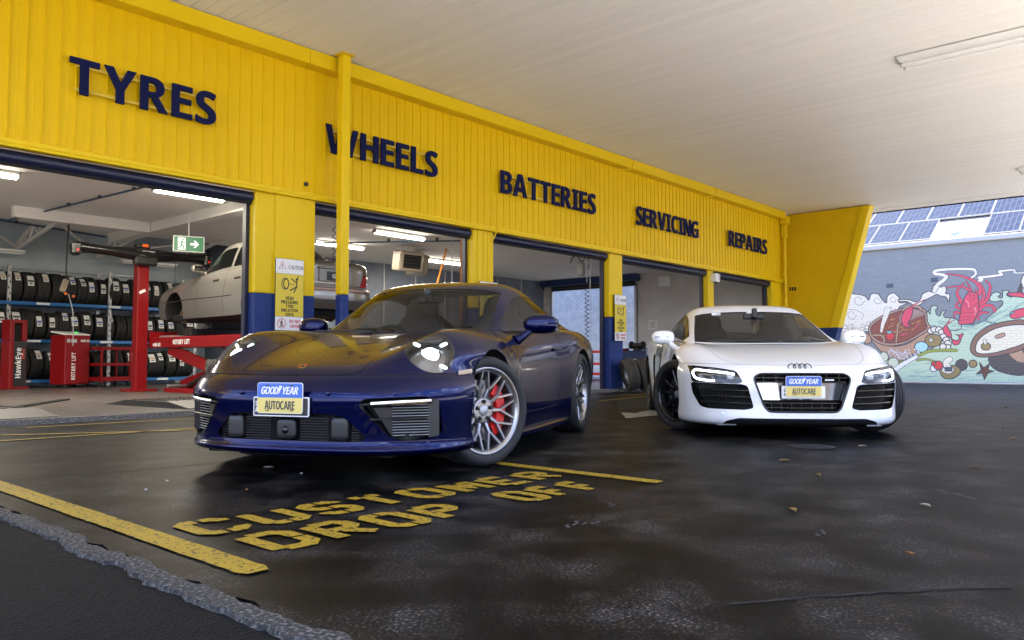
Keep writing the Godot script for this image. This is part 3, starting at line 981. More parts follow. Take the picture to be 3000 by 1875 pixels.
# the mural as flat shapes and strokes, in centimetres along (z) and up (y) the wall
const MURAL := [
	["f",1,1,[74,-18,83,24,144,66,207,102,183,138,189,202,202,228,230,191,270,181,324,175,371,195,405,233,443,265,472,277,464,-10]],
	["f",0,1,[-109,-24,-78,70,76,75,82,-20]],
	["f",1,1,[182,181,191,222,199,214,202,235,211,242,221,238,220,229,216,227,219,211,229,207,235,222,247,222,240,212,243,201,264,198,284,186,284,159,193,161]],
	["f",1,1,[373,251,378,269,391,277,404,270,397,261,408,258,411,279,428,278,420,267,431,259,447,262,469,264,466,180,364,183,385,213,408,236,405,249,390,246]],
	["waves"],
	["c",1,1,[-110,148,-85,225,-69,288,-46,294,-9,285,4,270,14,291,36,289,47,272,62,257,67,281,87,290,104,272,104,256,131,254,105,242,101,232,88,219,83,191,87,177,60,168,44,157,38,183,16,184,6,160,-30,161,-77,152]],
	["c",1,1,[210,286,207,300,214,311,225,313,232,302,246,304,250,290,247,280,259,276,258,260,255,252,248,268,231,273,220,278,206,271,184,260,170,247,151,245,128,259,105,260,102,266,130,266,155,257,170,264,178,282,196,290]],
	["c",1,0.123,0.061,[214,290,219,303,228,314,243,325,250,337,233,344,216,348,216,356,233,359,276,359,324,355,335,348,335,336,322,326]],
	["c",1,0.092,0.037,[345,314,353,319,345,326,368,327,401,330,409,332,401,342,417,343,435,344,444,342,444,334,470,333]],
	["o",0,0.014,0.009,[-10,267,-21,253,-39,259,-42,276,-28,282,-19,271]],
	["o",0,0.014,0.009,[46,265,38,255,26,259,23,271,34,276,40,268]],
	["o",0,0.014,0.009,[95,268,88,259,78,263,76,273,84,277,90,270]],
	["o",0,0.014,0.009,[-38,218,-48,205,-64,210,-67,226,-54,232,-46,222]],
	["o",0,0.014,0.009,[101,225,94,216,83,220,81,231,90,235,95,228]],
	["o",0,0.014,0.009,[22,189,17,182,9,185,7,193,14,196,18,191]],
	["o",0,0.014,0.009,[-85,185,-91,177,-101,180,-102,189,-95,193,-90,187]],
	["o",0,0.014,0.009,[-80,237,-56,239,-33,233,-15,220,-20,201]],
	["o",0,0.014,0.009,[79,243,57,220,54,192,33,160]],
	["buds"],
	["t",1,1,[6,139,59,110,124,114,196,163,202,142,183,125,153,86,84,52,41,89]],
	["t",1,1,[1,165,16,193,61,220,114,237,148,245,185,227,191,188,198,165,167,142,115,115,59,110,15,131]],
	["b",1,1,[9,167,23,188,61,211,114,230,148,237,179,220,184,188,188,168,163,149,116,123,59,119,20,139]],
	["l",0.4,1,[109,218,148,233,183,215,160,203,108,186]],
	["t",1,0.042,0.042,[99,186,91,121]],
	["t",1,0.042,0.038,[104,188,143,203,183,218]],
	["t",1,0.066,0.066,[116,230,131,241,163,240,171,230]],
	["t",1,0.059,0.051,[17,146,43,145,52,133,51,122]],
	["c",0.7,0.189,0.075,[66,234,57,206,49,183,44,159]],
	["broth"],
	["r",1,1,[86,142,84,135,79,130,72,128,64,130,59,136,58,143,60,150,65,155,72,157,79,155,84,150]],
	["q",0.6,1,[60,158,78,159,75,152,67,151]],
	["k",1,1,[120,228,131,236,147,241,141,205,129,184,140,180,129,172,115,177,109,202]],
	["k",0.6,0.049,0.016,[140,232,148,244,162,253,184,262]],
	["k",0.6,0.059,0.024,[109,144,120,149,129,151]],
	["k",0.6,0.051,0.020,[155,171,159,177,164,182]],
	["t",1,1,[-17,150,2,150,11,124,-13,117]],
	["q",1,1,[-26,151,-17,151,-13,117,-25,119]],
	["c",1,1,[211,157,209,152,205,149,200,147,195,149,191,153,190,157,191,162,195,166,201,167,206,166,209,162]],
	["c",1,1,[221,162,219,158,216,154,210,153,205,154,202,158,200,163,202,168,206,171,211,172,216,171,220,167]],
	["c",1,1,[234,160,233,155,229,152,224,151,219,152,215,156,214,161,216,166,219,169,224,170,229,169,233,165]],
	["c",1,1,[243,153,241,148,237,144,232,143,227,144,224,148,222,153,224,158,228,161,233,162,238,161,241,157]],
	["c",1,1,[247,138,246,133,242,129,237,128,232,129,228,133,227,138,229,143,232,146,237,147,242,146,246,142]],
	["c",1,1,[255,126,254,121,250,118,245,117,240,118,236,122,235,127,237,131,240,135,246,136,250,135,254,131]],
	["c",1,1,[260,115,259,110,255,107,250,106,245,107,241,110,240,115,241,120,245,124,250,125,255,123,259,120]],
	["c",1,1,[258,102,257,97,253,94,248,93,243,94,239,97,238,102,239,107,243,111,248,112,253,111,257,107]],
	["c",1,1,[245,104,243,99,240,96,234,94,229,96,226,99,225,104,226,109,230,113,235,114,240,113,244,109]],
	["m",1,1,[232,125,228,114,219,107,206,104,193,107,184,115,181,126,184,136,194,144,207,146,220,143,229,135]],
	["c",0.5,0,[199,141,202,129,210,128,202,123,199,118,196,124,189,125,196,129]],
	["s",1,1,[190,104,187,95,180,88,169,86,159,88,152,95,149,104,152,113,160,120,170,122,180,119,188,113]],
	["enoki"],
	["u",1,1,[65,71,63,62,57,56,50,54,42,56,37,62,35,71,38,79,43,86,50,88,58,86,63,79]],
	["u",1,1,[98,51,96,42,89,35,80,33,71,35,65,41,63,50,65,59,72,66,81,68,90,66,96,59]],
	["n",1,0.075,0.083,[100,49,130,61,157,73,192,89,226,92,274,92]],
	["n",1,0.059,0.035,[157,59,181,63,208,56,217,51]],
	["w",1,0.157,0.098,[75,17,103,40,136,61,153,71]],
	["d",1,1,[371,76,467,104,465,17,385,29]],
	["t",0.6,1,[420,85,453,95,466,66,466,53,441,57]],
	["p",1,1,[315,101,329,138,370,169,422,183,471,179,469,104,401,76,345,70,322,79]],
	["v",1,1,[329,94,340,127,377,156,422,169,471,166,469,118,420,95,375,82,341,81]],
	["m",1,1,[372,104,370,98,365,93,358,92,352,93,347,98,346,104,348,110,353,114,359,116,365,114,370,110]],
	["c",1,0.066,0.085,[358,113,356,123]],
	["t",0.7,1,[387,138,410,146,410,135,389,129]],
	["d",1,1,[305,45,303,35,296,28,287,26,279,28,273,35,271,44,273,54,280,60,288,63,297,60,303,54]],
	["m",1,1,[333,48,331,42,327,38,321,36,315,37,311,42,309,48,311,54,316,59,321,60,327,59,331,54]],
	["m",1,1,[223,27,233,3,257,-2,281,13,284,30,266,43,238,34]],
	["c",0.6,1,[266,28,263,22,257,17,248,15,239,17,232,21,230,28,232,34,239,38,248,40,257,39,264,34]],
	["c",1,0.189,0.160,[248,34,243,52,255,63]],
	["w",1,1,[218,33,216,27,212,23,206,21,200,23,196,27,195,33,197,39,201,44,207,45,212,44,216,39]],
	["r",1,1,[234,42,232,35,227,30,220,28,213,30,208,35,206,42,208,49,213,55,220,57,227,55,232,49]],
	["r",1,1,[213,48,212,44,210,42,206,41,202,42,200,44,199,48,200,51,202,53,206,54,210,53,212,51]],
	["x",1,0,[340,53,351,35,367,48,363,29,379,25,362,18,352,-2,347,18,330,15,344,29]],
	["k",1,0.119,0.025,[344,273,349,286,338,309,318,324,284,338,250,344]],
	["k",1,0.070,0.020,[317,284,307,294,289,301,266,301,249,298]],
	["k",1,0.106,0.029,[293,247,285,265,281,282,289,297,301,310]],
	["k",1,0.061,0.020,[323,257,324,276,317,299,308,317]],
	["k",1,0.090,0.037,[341,245,356,259,357,284,345,310]],
	["k",1,0.102,0.033,[344,239,364,251,373,277,376,299,363,315]],
	["k",1,0.106,0.045,[342,220,356,234,377,234,387,220,385,213]],
	["k",1,0.098,0.037,[339,207,354,213,368,212]],
	["k",1,0.074,0.033,[289,228,279,233,279,246,287,248]],
	["k",1,0.070,0.025,[290,210,276,218,270,209,272,201]],
	["k",1,0.082,0.029,[332,199,340,195,341,190]],
	["k",1,0.061,0.029,[332,264,337,279,334,287]],
	["k",1,1,[284,178,286,197,289,216,291,237,298,249,301,262,312,278,317,283,330,279,341,271,342,252,343,233,340,214,332,196,326,181,306,177]],
	["o",0,0.014,0.010,[289,210,307,215,339,211]],
	["o",0,0.014,0.010,[286,196,307,202,332,198]],
	["o",0,0.014,0.010,[286,187,306,191,329,188]],
	["o",0,0.014,0.010,[302,246,311,223,323,230,343,248]],
	["o",0,0.014,0.010,[298,247,295,224,298,212]],
	["o",0,0.014,0.010,[317,265,323,255,337,264]],
	["j",0,0.029,0.016,[306,254,314,242,312,231]],
	["j",0,0.033,0.016,[329,230,334,218,330,207]],
	["o",0,1,[321,272,320,271,319,270,318,269,317,270,316,271,316,273,316,274,317,275,318,275,319,275,320,274]],
	["o",0,1,[331,269,331,267,330,266,329,266,328,266,328,267,327,269,328,271,328,272,329,272,330,272,331,270]],
	["k",1,1,[236,162,246,175,253,163,261,144,262,130,276,124,283,128,281,140,273,144,285,142,295,147,290,132,282,113,267,111,259,132,245,142]],
	["k",0.5,0.037,0.010,[244,171,251,183,260,197]],
	["k",0.5,0.029,0.008,[248,177,260,186,272,191]],
	["k",1,1,[428,205,436,214,468,222,467,198,442,190,429,195]],
	["k",1,1,[422,267,430,272,463,270,468,255,453,258,437,260]],
	["q",0.5,0,[430,210,439,212,437,206,430,205]],
	["c",1,1,[479,304,477,293,474,285,469,283,465,286,461,294,460,305,462,316,466,324,470,327,475,323,478,315]],
	["d",0.6,0,[448,273,459,302,463,298,463,272]],
]

# ---------------------------------------------------------------- inside the workshop
func lit_tube(at: Vector3, L: float, label: String, turn := 0.0) -> void:
	var M = mats
	var o := thing("batten_light", label, "light fitting", at, turn, "lit fluorescent battens")
	part("spine", boxm(Vector3(L, 0.05, 0.10), 0.008), M.white_enamel, o, Vector3(0, -0.025, 0))
	for s in [-1.0, 1.0]:
		part("end_cap", boxm(Vector3(0.03, 0.09, 0.13), 0.008), M.galvanised, o, Vector3(s * (L / 2 + 0.012), -0.05, 0))
	var g := G.new()
	g.tube([Vector3(-L / 2 + 0.01, -0.085, 0), Vector3(L / 2 - 0.01, -0.085, 0)], 0.032, 10)
	part("lamp_tube", g, glow("tube_glow", Color(1.0, 0.96, 0.88), 4.0), o)
	var l := AreaLight3D.new()
	l.name = "tube_light"
	l.area_size = Vector2(L, 0.08)
	l.light_energy = 2.2
	l.light_color = Color(1.0, 0.96, 0.88)
	l.shadow_enabled = true
	o.add_child(l)
	l.position = Vector3(0, -0.13, 0)
	l.rotation.x = -PI / 2

func conduit(pts: Array, label: String) -> void:
	var M = mats
	var o := thing("pipe_run", label, "pipe", Vector3.ZERO, 0.0)
	var g := G.new()
	g.tube(pts, 0.018, 7)
	part("pipe", g, M.conduit_blue, o)
	for i in pts.size() - 1:
		var L: float = (pts[i + 1] - pts[i]).length()
		for k in range(1, int(L / 1.1)):
			part("pipe_clip", boxm(Vector3(0.05, 0.09, 0.05), 0.006), M.black_plastic, o, pts[i].lerp(pts[i + 1], k * 1.1 / L) + Vector3(0, 0.03, 0))

func build_interior() -> void:
	var M = mats
	var fl := structure("workshop_floor")
	var fg := G.new()
	fg.quad(Vector3(-4.5, 0.05, -0.02), Vector3(21.7, 0.05, -0.02), Vector3(21.7, 0.05, -10.5), Vector3(-4.5, 0.05, -10.5), Vector3.UP)
	part("floor_slab", fg, M.workshop_floor, fl)
	# chipped concrete threshold
	var n := FastNoiseLite.new()
	n.seed = 12
	n.frequency = 2.0
	var e := G.new()
	for k in 620:
		var x0 := -3.0 + k * 0.04
		var x1 := x0 + 0.04
		var a := 0.10 + 0.02 * n.get_noise_1d(x0 * 7.0)
		var c := 0.10 + 0.02 * n.get_noise_1d(x1 * 7.0)
		var ya := 0.052 + 0.006 * n.get_noise_1d(x0 * 23.0)
		var yc := 0.052 + 0.006 * n.get_noise_1d(x1 * 23.0)
		e.quad(Vector3(x0, 0.055, -0.02), Vector3(x1, 0.055, -0.02), Vector3(x1, yc, c), Vector3(x0, ya, a), Vector3.UP)
		e.quad(Vector3(x0, ya, a), Vector3(x1, yc, c), Vector3(x1, -0.01, c + 0.03), Vector3(x0, -0.01, a + 0.03), Vector3(0, 0, 1))
	part("threshold", e, grainy("chipped_concrete", noise_tex(16, 0.05, [[0.3, lin(0.04, 0.038, 0.036)], [0.45, lin(0.10, 0.096, 0.09)], [0.55, lin(0.30, 0.29, 0.275)], [0.7, lin(0.08, 0.066, 0.06)]], 4, 512), 1.6, 0.85), fl)
	# walls
	var back := structure("back_wall")
	part("wall_sheet", boxm(Vector3(14.5, 2.95, 0.2)), M.pale_blue_wall, back, Vector3(2.75, 1.47, -10.55))
	part("upper_wall", boxm(Vector3(14.5, 1.9, 0.2)), M.pale_blue_wall, back, Vector3(2.75, 3.9, -10.56))
	part("return_wall", boxm(Vector3(0.2, 4.8, 1.9)), M.slate_wall, back, Vector3(10.1, 2.4, -9.7))
	part("slate_sheet", boxm(Vector3(11.8, 3.6, 0.2)), M.slate_wall, back, Vector3(16.0, 3.25, -8.75))
	part("lower_sheet", boxm(Vector3(11.8, 1.45, 0.22)), M.pale_blue_wall, back, Vector3(16.0, 0.72, -8.75))
	part("ledge", boxm(Vector3(11.6, 0.04, 0.1)), M.slate_wall, back, Vector3(16.0, 1.47, -8.6))
	for i in 9:
		part("sheet_joint", boxm(Vector3(0.03, 2.0, 0.02)), M.grey_wall, back, Vector3(10.8 + i * 1.2, 2.6, -8.64))
	part("wall_pipe", boxm(Vector3(9.0, 0.05, 0.05), 0.01), M.galvanised, back, Vector3(4.0, 2.62, -10.42))
	for i in 4:
		part("socket", boxm(Vector3(0.16, 0.09, 0.04), 0.006), M.white_enamel, back, Vector3(3.6 + i * 1.3, 2.36, -10.42))
	var ew := structure("end_wall_inside")
	part("wall_panel", boxm(Vector3(0.1, 3.6, 4.72)), M.grey_wall, ew, Vector3(21.66, 1.8, -2.42))
	part("wall_panel", boxm(Vector3(0.1, 3.6, 0.4)), M.grey_wall, ew, Vector3(21.66, 1.8, -8.45))
	part("wall_panel", boxm(Vector3(0.1, 0.62, 3.5)), M.grey_wall, ew, Vector3(21.66, 3.32, -6.5))
	part("door_post", boxm(Vector3(0.16, 3.05, 0.06)), M.slate_wall, ew, Vector3(21.6, 1.52, -4.78))
	part("dado", boxm(Vector3(0.02, 0.95, 4.7)), M.slate_wall, ew, Vector3(21.6, 0.52, -2.40))
	part("cable_duct", boxm(Vector3(0.03, 3.3, 0.04)), M.black_plastic, ew, Vector3(21.59, 1.7, -0.55))
	# ceilings
	var ce := structure("ceiling")
	var cg := G.new()
	cg.prism(pv([-4.5, 0.2, 7.2, 0.2, 7.2, 9.3, 3.0, 7.9, -4.5, 7.4]), 3.37, 3.47, Transform3D(Basis(Vector3(1, 0, 0), Vector3(0, 0, -1), Vector3(0, 1, 0)), Vector3.ZERO))
	part("plaster_ceiling", cg, M.ceiling_paint, ce)
	part("plaster_ceiling", boxm(Vector3(14.6, 0.1, 8.4)), M.ceiling_paint, ce, Vector3(14.4, 3.40, -4.4))
	part("bulkhead", boxm(Vector3(0.25, 0.22, 8.6)), M.white_paint, ce, Vector3(7.08, 3.30, -4.6))
	part("bulkhead", boxm(Vector3(2.4, 0.2, 0.14)), M.ceiling_paint, ce, Vector3(5.75, 3.275, -6.9))
	# lean-to roof over the racks with white trusses
	var rs := structure("rear_roof")
	var al := atan2(1.05, 3.4)
	var rg := G.new()
	for i in 150:
		var x0 := -4.4 + i * 0.1
		rg.quad(Vector3(x0, 0, 0), Vector3(x0 + 0.06, 0, 0), Vector3(x0 + 0.06, 0, -3.7), Vector3(x0, 0, -3.7), Vector3.DOWN)
		rg.quad(Vector3(x0 + 0.06, 0, 0), Vector3(x0 + 0.08, -0.02, 0), Vector3(x0 + 0.08, -0.02, -3.7), Vector3(x0 + 0.06, 0, -3.7), Vector3.DOWN)
		rg.quad(Vector3(x0 + 0.08, -0.02, 0), Vector3(x0 + 0.1, 0, 0), Vector3(x0 + 0.1, 0, -3.7), Vector3(x0 + 0.08, -0.02, -3.7), Vector3.DOWN)
	part("ribbed_sheet", rg, M.roof_sheet, rs, Vector3(0, 4.08, -7.2), Basis(Vector3.RIGHT, al))
	for tx in [1.2, 3.9, 5.6, 7.3, 9.0]:
		var t := thing("roof_truss", "white steel roof truss spanning above the tyre racks", "truss", Vector3(tx, 0, 0), 0.0, "white roof trusses over the tyre racks")
		var top0 := Vector3(0, 4.0, -7.4)
		var top1 := Vector3(0, 3.06, -10.4)
		var low0 := Vector3(0, 3.40, -7.4)
		var low1 := Vector3(0, 2.98, -10.4)
		for ch in [[top0, top1], [low0, low1]]:
			part("chord", bar(ch[0], ch[1], 0.06, 0.06, 0.004), M.white_paint, t)
		for k in 5:
			var a := top0.lerp(top1, k / 5.0)
			var b := low0.lerp(low1, (k + 0.5) / 5.0)
			var c := top0.lerp(top1, (k + 1) / 5.0)
			for ch in [[a, b], [b, c]]:
				part("web", bar(ch[0], ch[1], 0.04, 0.04, 0.003), M.white_paint, t)
	for br in [[Vector3(3.9, 3.45, -8.0), Vector3(5.6, 3.05, -10.2)], [Vector3(5.6, 3.45, -8.2), Vector3(7.3, 3.05, -10.2)], [Vector3(7.3, 3.05, -9.9), Vector3(9.0, 3.4, -8.4)]]:
		var g := G.new()
		g.tube([br[0], br[1]], 0.03, 6)
		tag(part("roof_brace", g, M.white_paint), "white diagonal brace between the roof trusses", "brace", "white roof braces")
	# lamps
	lit_tube(Vector3(3.0, 3.37, -3.95), 1.5, "lit fluorescent batten on the ceiling of the tyre bay, nearer the roof trusses")
	lit_tube(Vector3(6.02, 3.37, -3.3), 1.15, "lit fluorescent batten beside the white bulkhead over the silver sedan")
	lit_tube(Vector3(1.6, 3.37, -4.9), 1.5, "lit fluorescent batten deeper in the tyre bay")
	lit_tube(Vector3(-1.2, 3.37, -3.95), 1.5, "lit fluorescent batten added out of view at the closed end of the tyre bay")  # unseen lamp, added to brighten the back of the bay
	lit_tube(Vector3(-0.6, 3.37, -6.4), 1.5, "lit fluorescent batten added out of view by the rear of the tyre bay")  # another lamp added out of view for more light at the back
	lit_tube(Vector3(14.8, 3.35, -6.6), 1.35, "lit fluorescent batten before the slate blue rear wall")
	lit_tube(Vector3(10.95, 3.35, -3.9), 1.35, "lit fluorescent batten behind the second door bay", 0.0)
	lit_tube(Vector3(11.0, 3.35, -6.1), 1.35, "lit fluorescent batten above the boot of the silver sedan", 0.0)
	for u in [[Vector3(5.0, 2.93, -9.9), 0.0], [Vector3(8.3, 2.93, -9.9), 0.0]]:
		var o := thing("unlit_batten", "unlit white batten fitting under the rear roof", "light fitting", u[0], 0.0, "unlit battens under the rear roof")
		part("spine", boxm(Vector3(1.3, 0.06, 0.16), 0.01), M.white_enamel, o)
		var g := G.new()
		g.tube([Vector3(-0.62, -0.05, 0), Vector3(0.62, -0.05, 0)], 0.018, 8)
		part("tube", g, M.white_enamel, o)
	var ol := thing("unlit_batten", "unlit white batten on the ceiling of the third bay", "light fitting", Vector3(13.2, 3.33, -2.9))
	part("spine", boxm(Vector3(3.2, 0.05, 0.12), 0.01), M.white_enamel, ol)
	var og := G.new()
	og.tube([Vector3(-1.55, -0.045, 0), Vector3(1.55, -0.045, 0)], 0.018, 8)
	part("tube", og, M.white_enamel, ol)
	# painted air pipes
	conduit([Vector3(3.0, 3.33, -7.86), Vector3(7.0, 3.33, -9.18)], "dark blue air pipe along the edge of the plaster ceiling")
	conduit([Vector3(5.4, 3.33, -2.6), Vector3(4.9, 3.33, -8.4)], "dark blue air pipe crossing the ceiling of the tyre bay")
	conduit([Vector3(8.2, 3.28, -2.0), Vector3(13.0, 3.28, -2.3)], "dark blue air pipe under the ceiling of the second bay")
	conduit([Vector3(9.4, 3.26, -7.4), Vector3(12.6, 3.26, -2.9)], "dark blue air pipe slanting to the rear of the second bay")
	conduit([Vector3(10.2, 3.28, -1.4), Vector3(20.8, 3.28, -2.4)], "dark blue air pipe along the third and fourth bays")
	conduit([Vector3(16.0, 3.28, -1.8), Vector3(21.0, 3.28, -5.4)], "dark blue air pipe slanting across the fourth bay")

# ---------------------------------------------------------------- lettering, signs and road paint
func build_lettering() -> void:
	var M = mats
	for w in [["TYRES", 3.03, 4.66], ["WHEELS", 6.24, 8.30], ["BATTERIES", 9.76, 12.50], ["SERVICING", 13.97, 16.62], ["REPAIRS", 18.19, 20.42]]:
		var s: String = w[0]
		var W: float = w[2] - w[1]
		var o := thing("fascia_sign", "navy raised letters reading %s on yellow rails" % s, "sign", Vector3(w[1], 3.455, 0.03), 0.0, "raised words along the yellow cladding")
		for y in [0.055, 0.315]:
			part("rail", boxm(Vector3(W - 0.12, 0.035, 0.02), 0.003), M.rail_yellow, o, Vector3(W / 2, y, 0.035))
		lettering(s, o, M.navy_letter, Transform3D(Basis.IDENTITY, Vector3(0, 0, 0.047)), W, 0.385, 0.03, 0.19)

func caution_sign(at: Vector3, label: String) -> void:
	var M = mats
	var o := thing("caution_sign", label, "sign", at, 0.0, "tyre inflation caution signs")
	var white := mat("sign_white", lin(0.78, 0.78, 0.78), 0.35)
	var yel := mat("sign_yellow", lin(0.74, 0.56, 0.02), 0.35)
	var ink := mat("sign_ink", lin(0.02, 0.018, 0.012), 0.5)
	var red := mat("sign_red", lin(0.62, 0.05, 0.05), 0.5)
	part("backing_board", boxm(Vector3(0.415, 0.93, 0.022), 0.003), M.black_plastic, o, Vector3(0, 0, 0))
	part("top_panel", boxm(Vector3(0.41, 0.19, 0.008)), white, o, Vector3(0, 0.365, 0.012))
	part("yellow_panel", boxm(Vector3(0.41, 0.55, 0.008)), yel, o, Vector3(0, -0.008, 0.012))
	part("bottom_panel", boxm(Vector3(0.41, 0.175, 0.008)), white, o, Vector3(0, -0.374, 0.012))
	var z := 0.0165
	var g := G.new()
	print_row("CAUTION", 0.215, 0.05, 0.002, Transform3D(Basis.IDENTITY, Vector3(-0.02, 0.335, z)), g, false)
	part("caution_word", g, ink, o)
	var words := G.new()
	for r in [["HIGH", 0.115, -0.065], ["PRESSURE", 0.25, -0.118], ["TYRE", 0.115, -0.171], ["INFLATION", 0.245, -0.224], ["AREA", 0.125, -0.277]]:
		print_row(r[0], r[1], 0.041, 0.002, Transform3D(Basis.IDENTITY, Vector3(-r[1] / 2, r[2], z)), words)
	part("words", words, ink, o)
	var dn := G.new()
	print_row("DO NOT", 0.175, 0.042, 0.002, Transform3D(Basis.IDENTITY, Vector3(0.0, -0.365, z)), dn)
	print_row("ENTER", 0.145, 0.042, 0.002, Transform3D(Basis.IDENTITY, Vector3(0.015, -0.428, z)), dn)
	part("do_not_enter", dn, red, o)
	# warning triangle
	var t := G.new()
	var q := [Vector3(-0.115, 0.425, z), Vector3(-0.165, 0.33, z), Vector3(-0.065, 0.33, z)]
	t.tube(q, 0.004, 5, false, true)
	part("warning_triangle", t, red, o)
	var ex := G.new()
	ex.box(Vector3(-0.115, 0.372, z), Vector3(0.008, 0.035, 0.002))
	ex.box(Vector3(-0.115, 0.345, z), Vector3(0.008, 0.008, 0.002))
	part("exclamation_mark", ex, ink, o)
	# tyre blowing a figure back
	var ty := G.new()
	for k in 22:
		var a0 := TAU * k / 22
		var a1 := TAU * (k + 1) / 22
		var c := Vector3(-0.055, 0.14, z)
		ty.quad(c + Vector3(cos(a0) * 0.045, sin(a0) * 0.075, 0), c + Vector3(cos(a1) * 0.045, sin(a1) * 0.075, 0), c + Vector3(cos(a1) * 0.030, sin(a1) * 0.055, 0), c + Vector3(cos(a0) * 0.030, sin(a0) * 0.055, 0), Vector3(0, 0, 1))
		if a0 > PI * 0.45 and a0 < PI * 1.55:
			ty.quad(c + Vector3(cos(a0) * 0.052 - 0.018, sin(a0) * 0.075, 0), c + Vector3(cos(a1) * 0.052 - 0.018, sin(a1) * 0.075, 0), c + Vector3(cos(a1) * 0.046 - 0.012, sin(a1) * 0.07, 0), c + Vector3(cos(a0) * 0.046 - 0.012, sin(a0) * 0.07, 0), Vector3(0, 0, 1))
	part("tyre_pictogram", ty, ink, o)
	var fg := G.new()
	for l in [[Vector2(0.02, 0.215), Vector2(0.1, 0.16)], [Vector2(0.1, 0.16), Vector2(0.125, 0.25)], [Vector2(0.1, 0.17), Vector2(0.105, 0.10)], [Vector2(0.105, 0.11), Vector2(0.0, 0.055)], [Vector2(0.105, 0.11), Vector2(0.06, 0.03)], [Vector2(-0.02, 0.14), Vector2(0.07, 0.14)]]:
		var d: Vector2 = l[1] - l[0]
		fg.box(Vector3((l[0].x + l[1].x) / 2, (l[0].y + l[1].y) / 2, z), Vector3(d.length(), 0.007 if l[0].x < -0.01 else 0.015, 0.002), Basis(Vector3(0, 0, 1), d.angle()))
	fg.prism(ring2(Vector2(0.098, 0.205), Vector2(0.014, 0.014), 10), z - 0.001, z + 0.001)
	part("figure_pictogram", fg, ink, o)
	# no entry ring with a walking figure
	var rg := G.new()
	var circle := []
	for k in 24:
		circle.append(Vector3(-0.115 + 0.058 * cos(TAU * k / 24), -0.374 + 0.062 * sin(TAU * k / 24), z))
	rg.tube(circle, 0.0045, 5, false, true)
	rg.box(Vector3(-0.115, -0.374, z), Vector3(0.115, 0.007, 0.003), Basis(Vector3(0, 0, 1), -0.78))
	part("no_entry_ring", rg, red, o)
	var wk := G.new()
	for l in [[Vector2(-0.115, -0.345), Vector2(-0.115, -0.385)], [Vector2(-0.115, -0.385), Vector2(-0.132, -0.42)], [Vector2(-0.115, -0.385), Vector2(-0.1, -0.42)], [Vector2(-0.115, -0.352), Vector2(-0.138, -0.375)], [Vector2(-0.115, -0.352), Vector2(-0.095, -0.372)]]:
		var d: Vector2 = l[1] - l[0]
		wk.box(Vector3((l[0].x + l[1].x) / 2, (l[0].y + l[1].y) / 2, z), Vector3(d.length() + 0.006, 0.012, 0.002), Basis(Vector3(0, 0, 1), d.angle()))
	wk.prism(ring2(Vector2(-0.115, -0.332), Vector2(0.009, 0.01), 10), z - 0.001, z + 0.001)
	part("walking_pictogram", wk, ink, o)

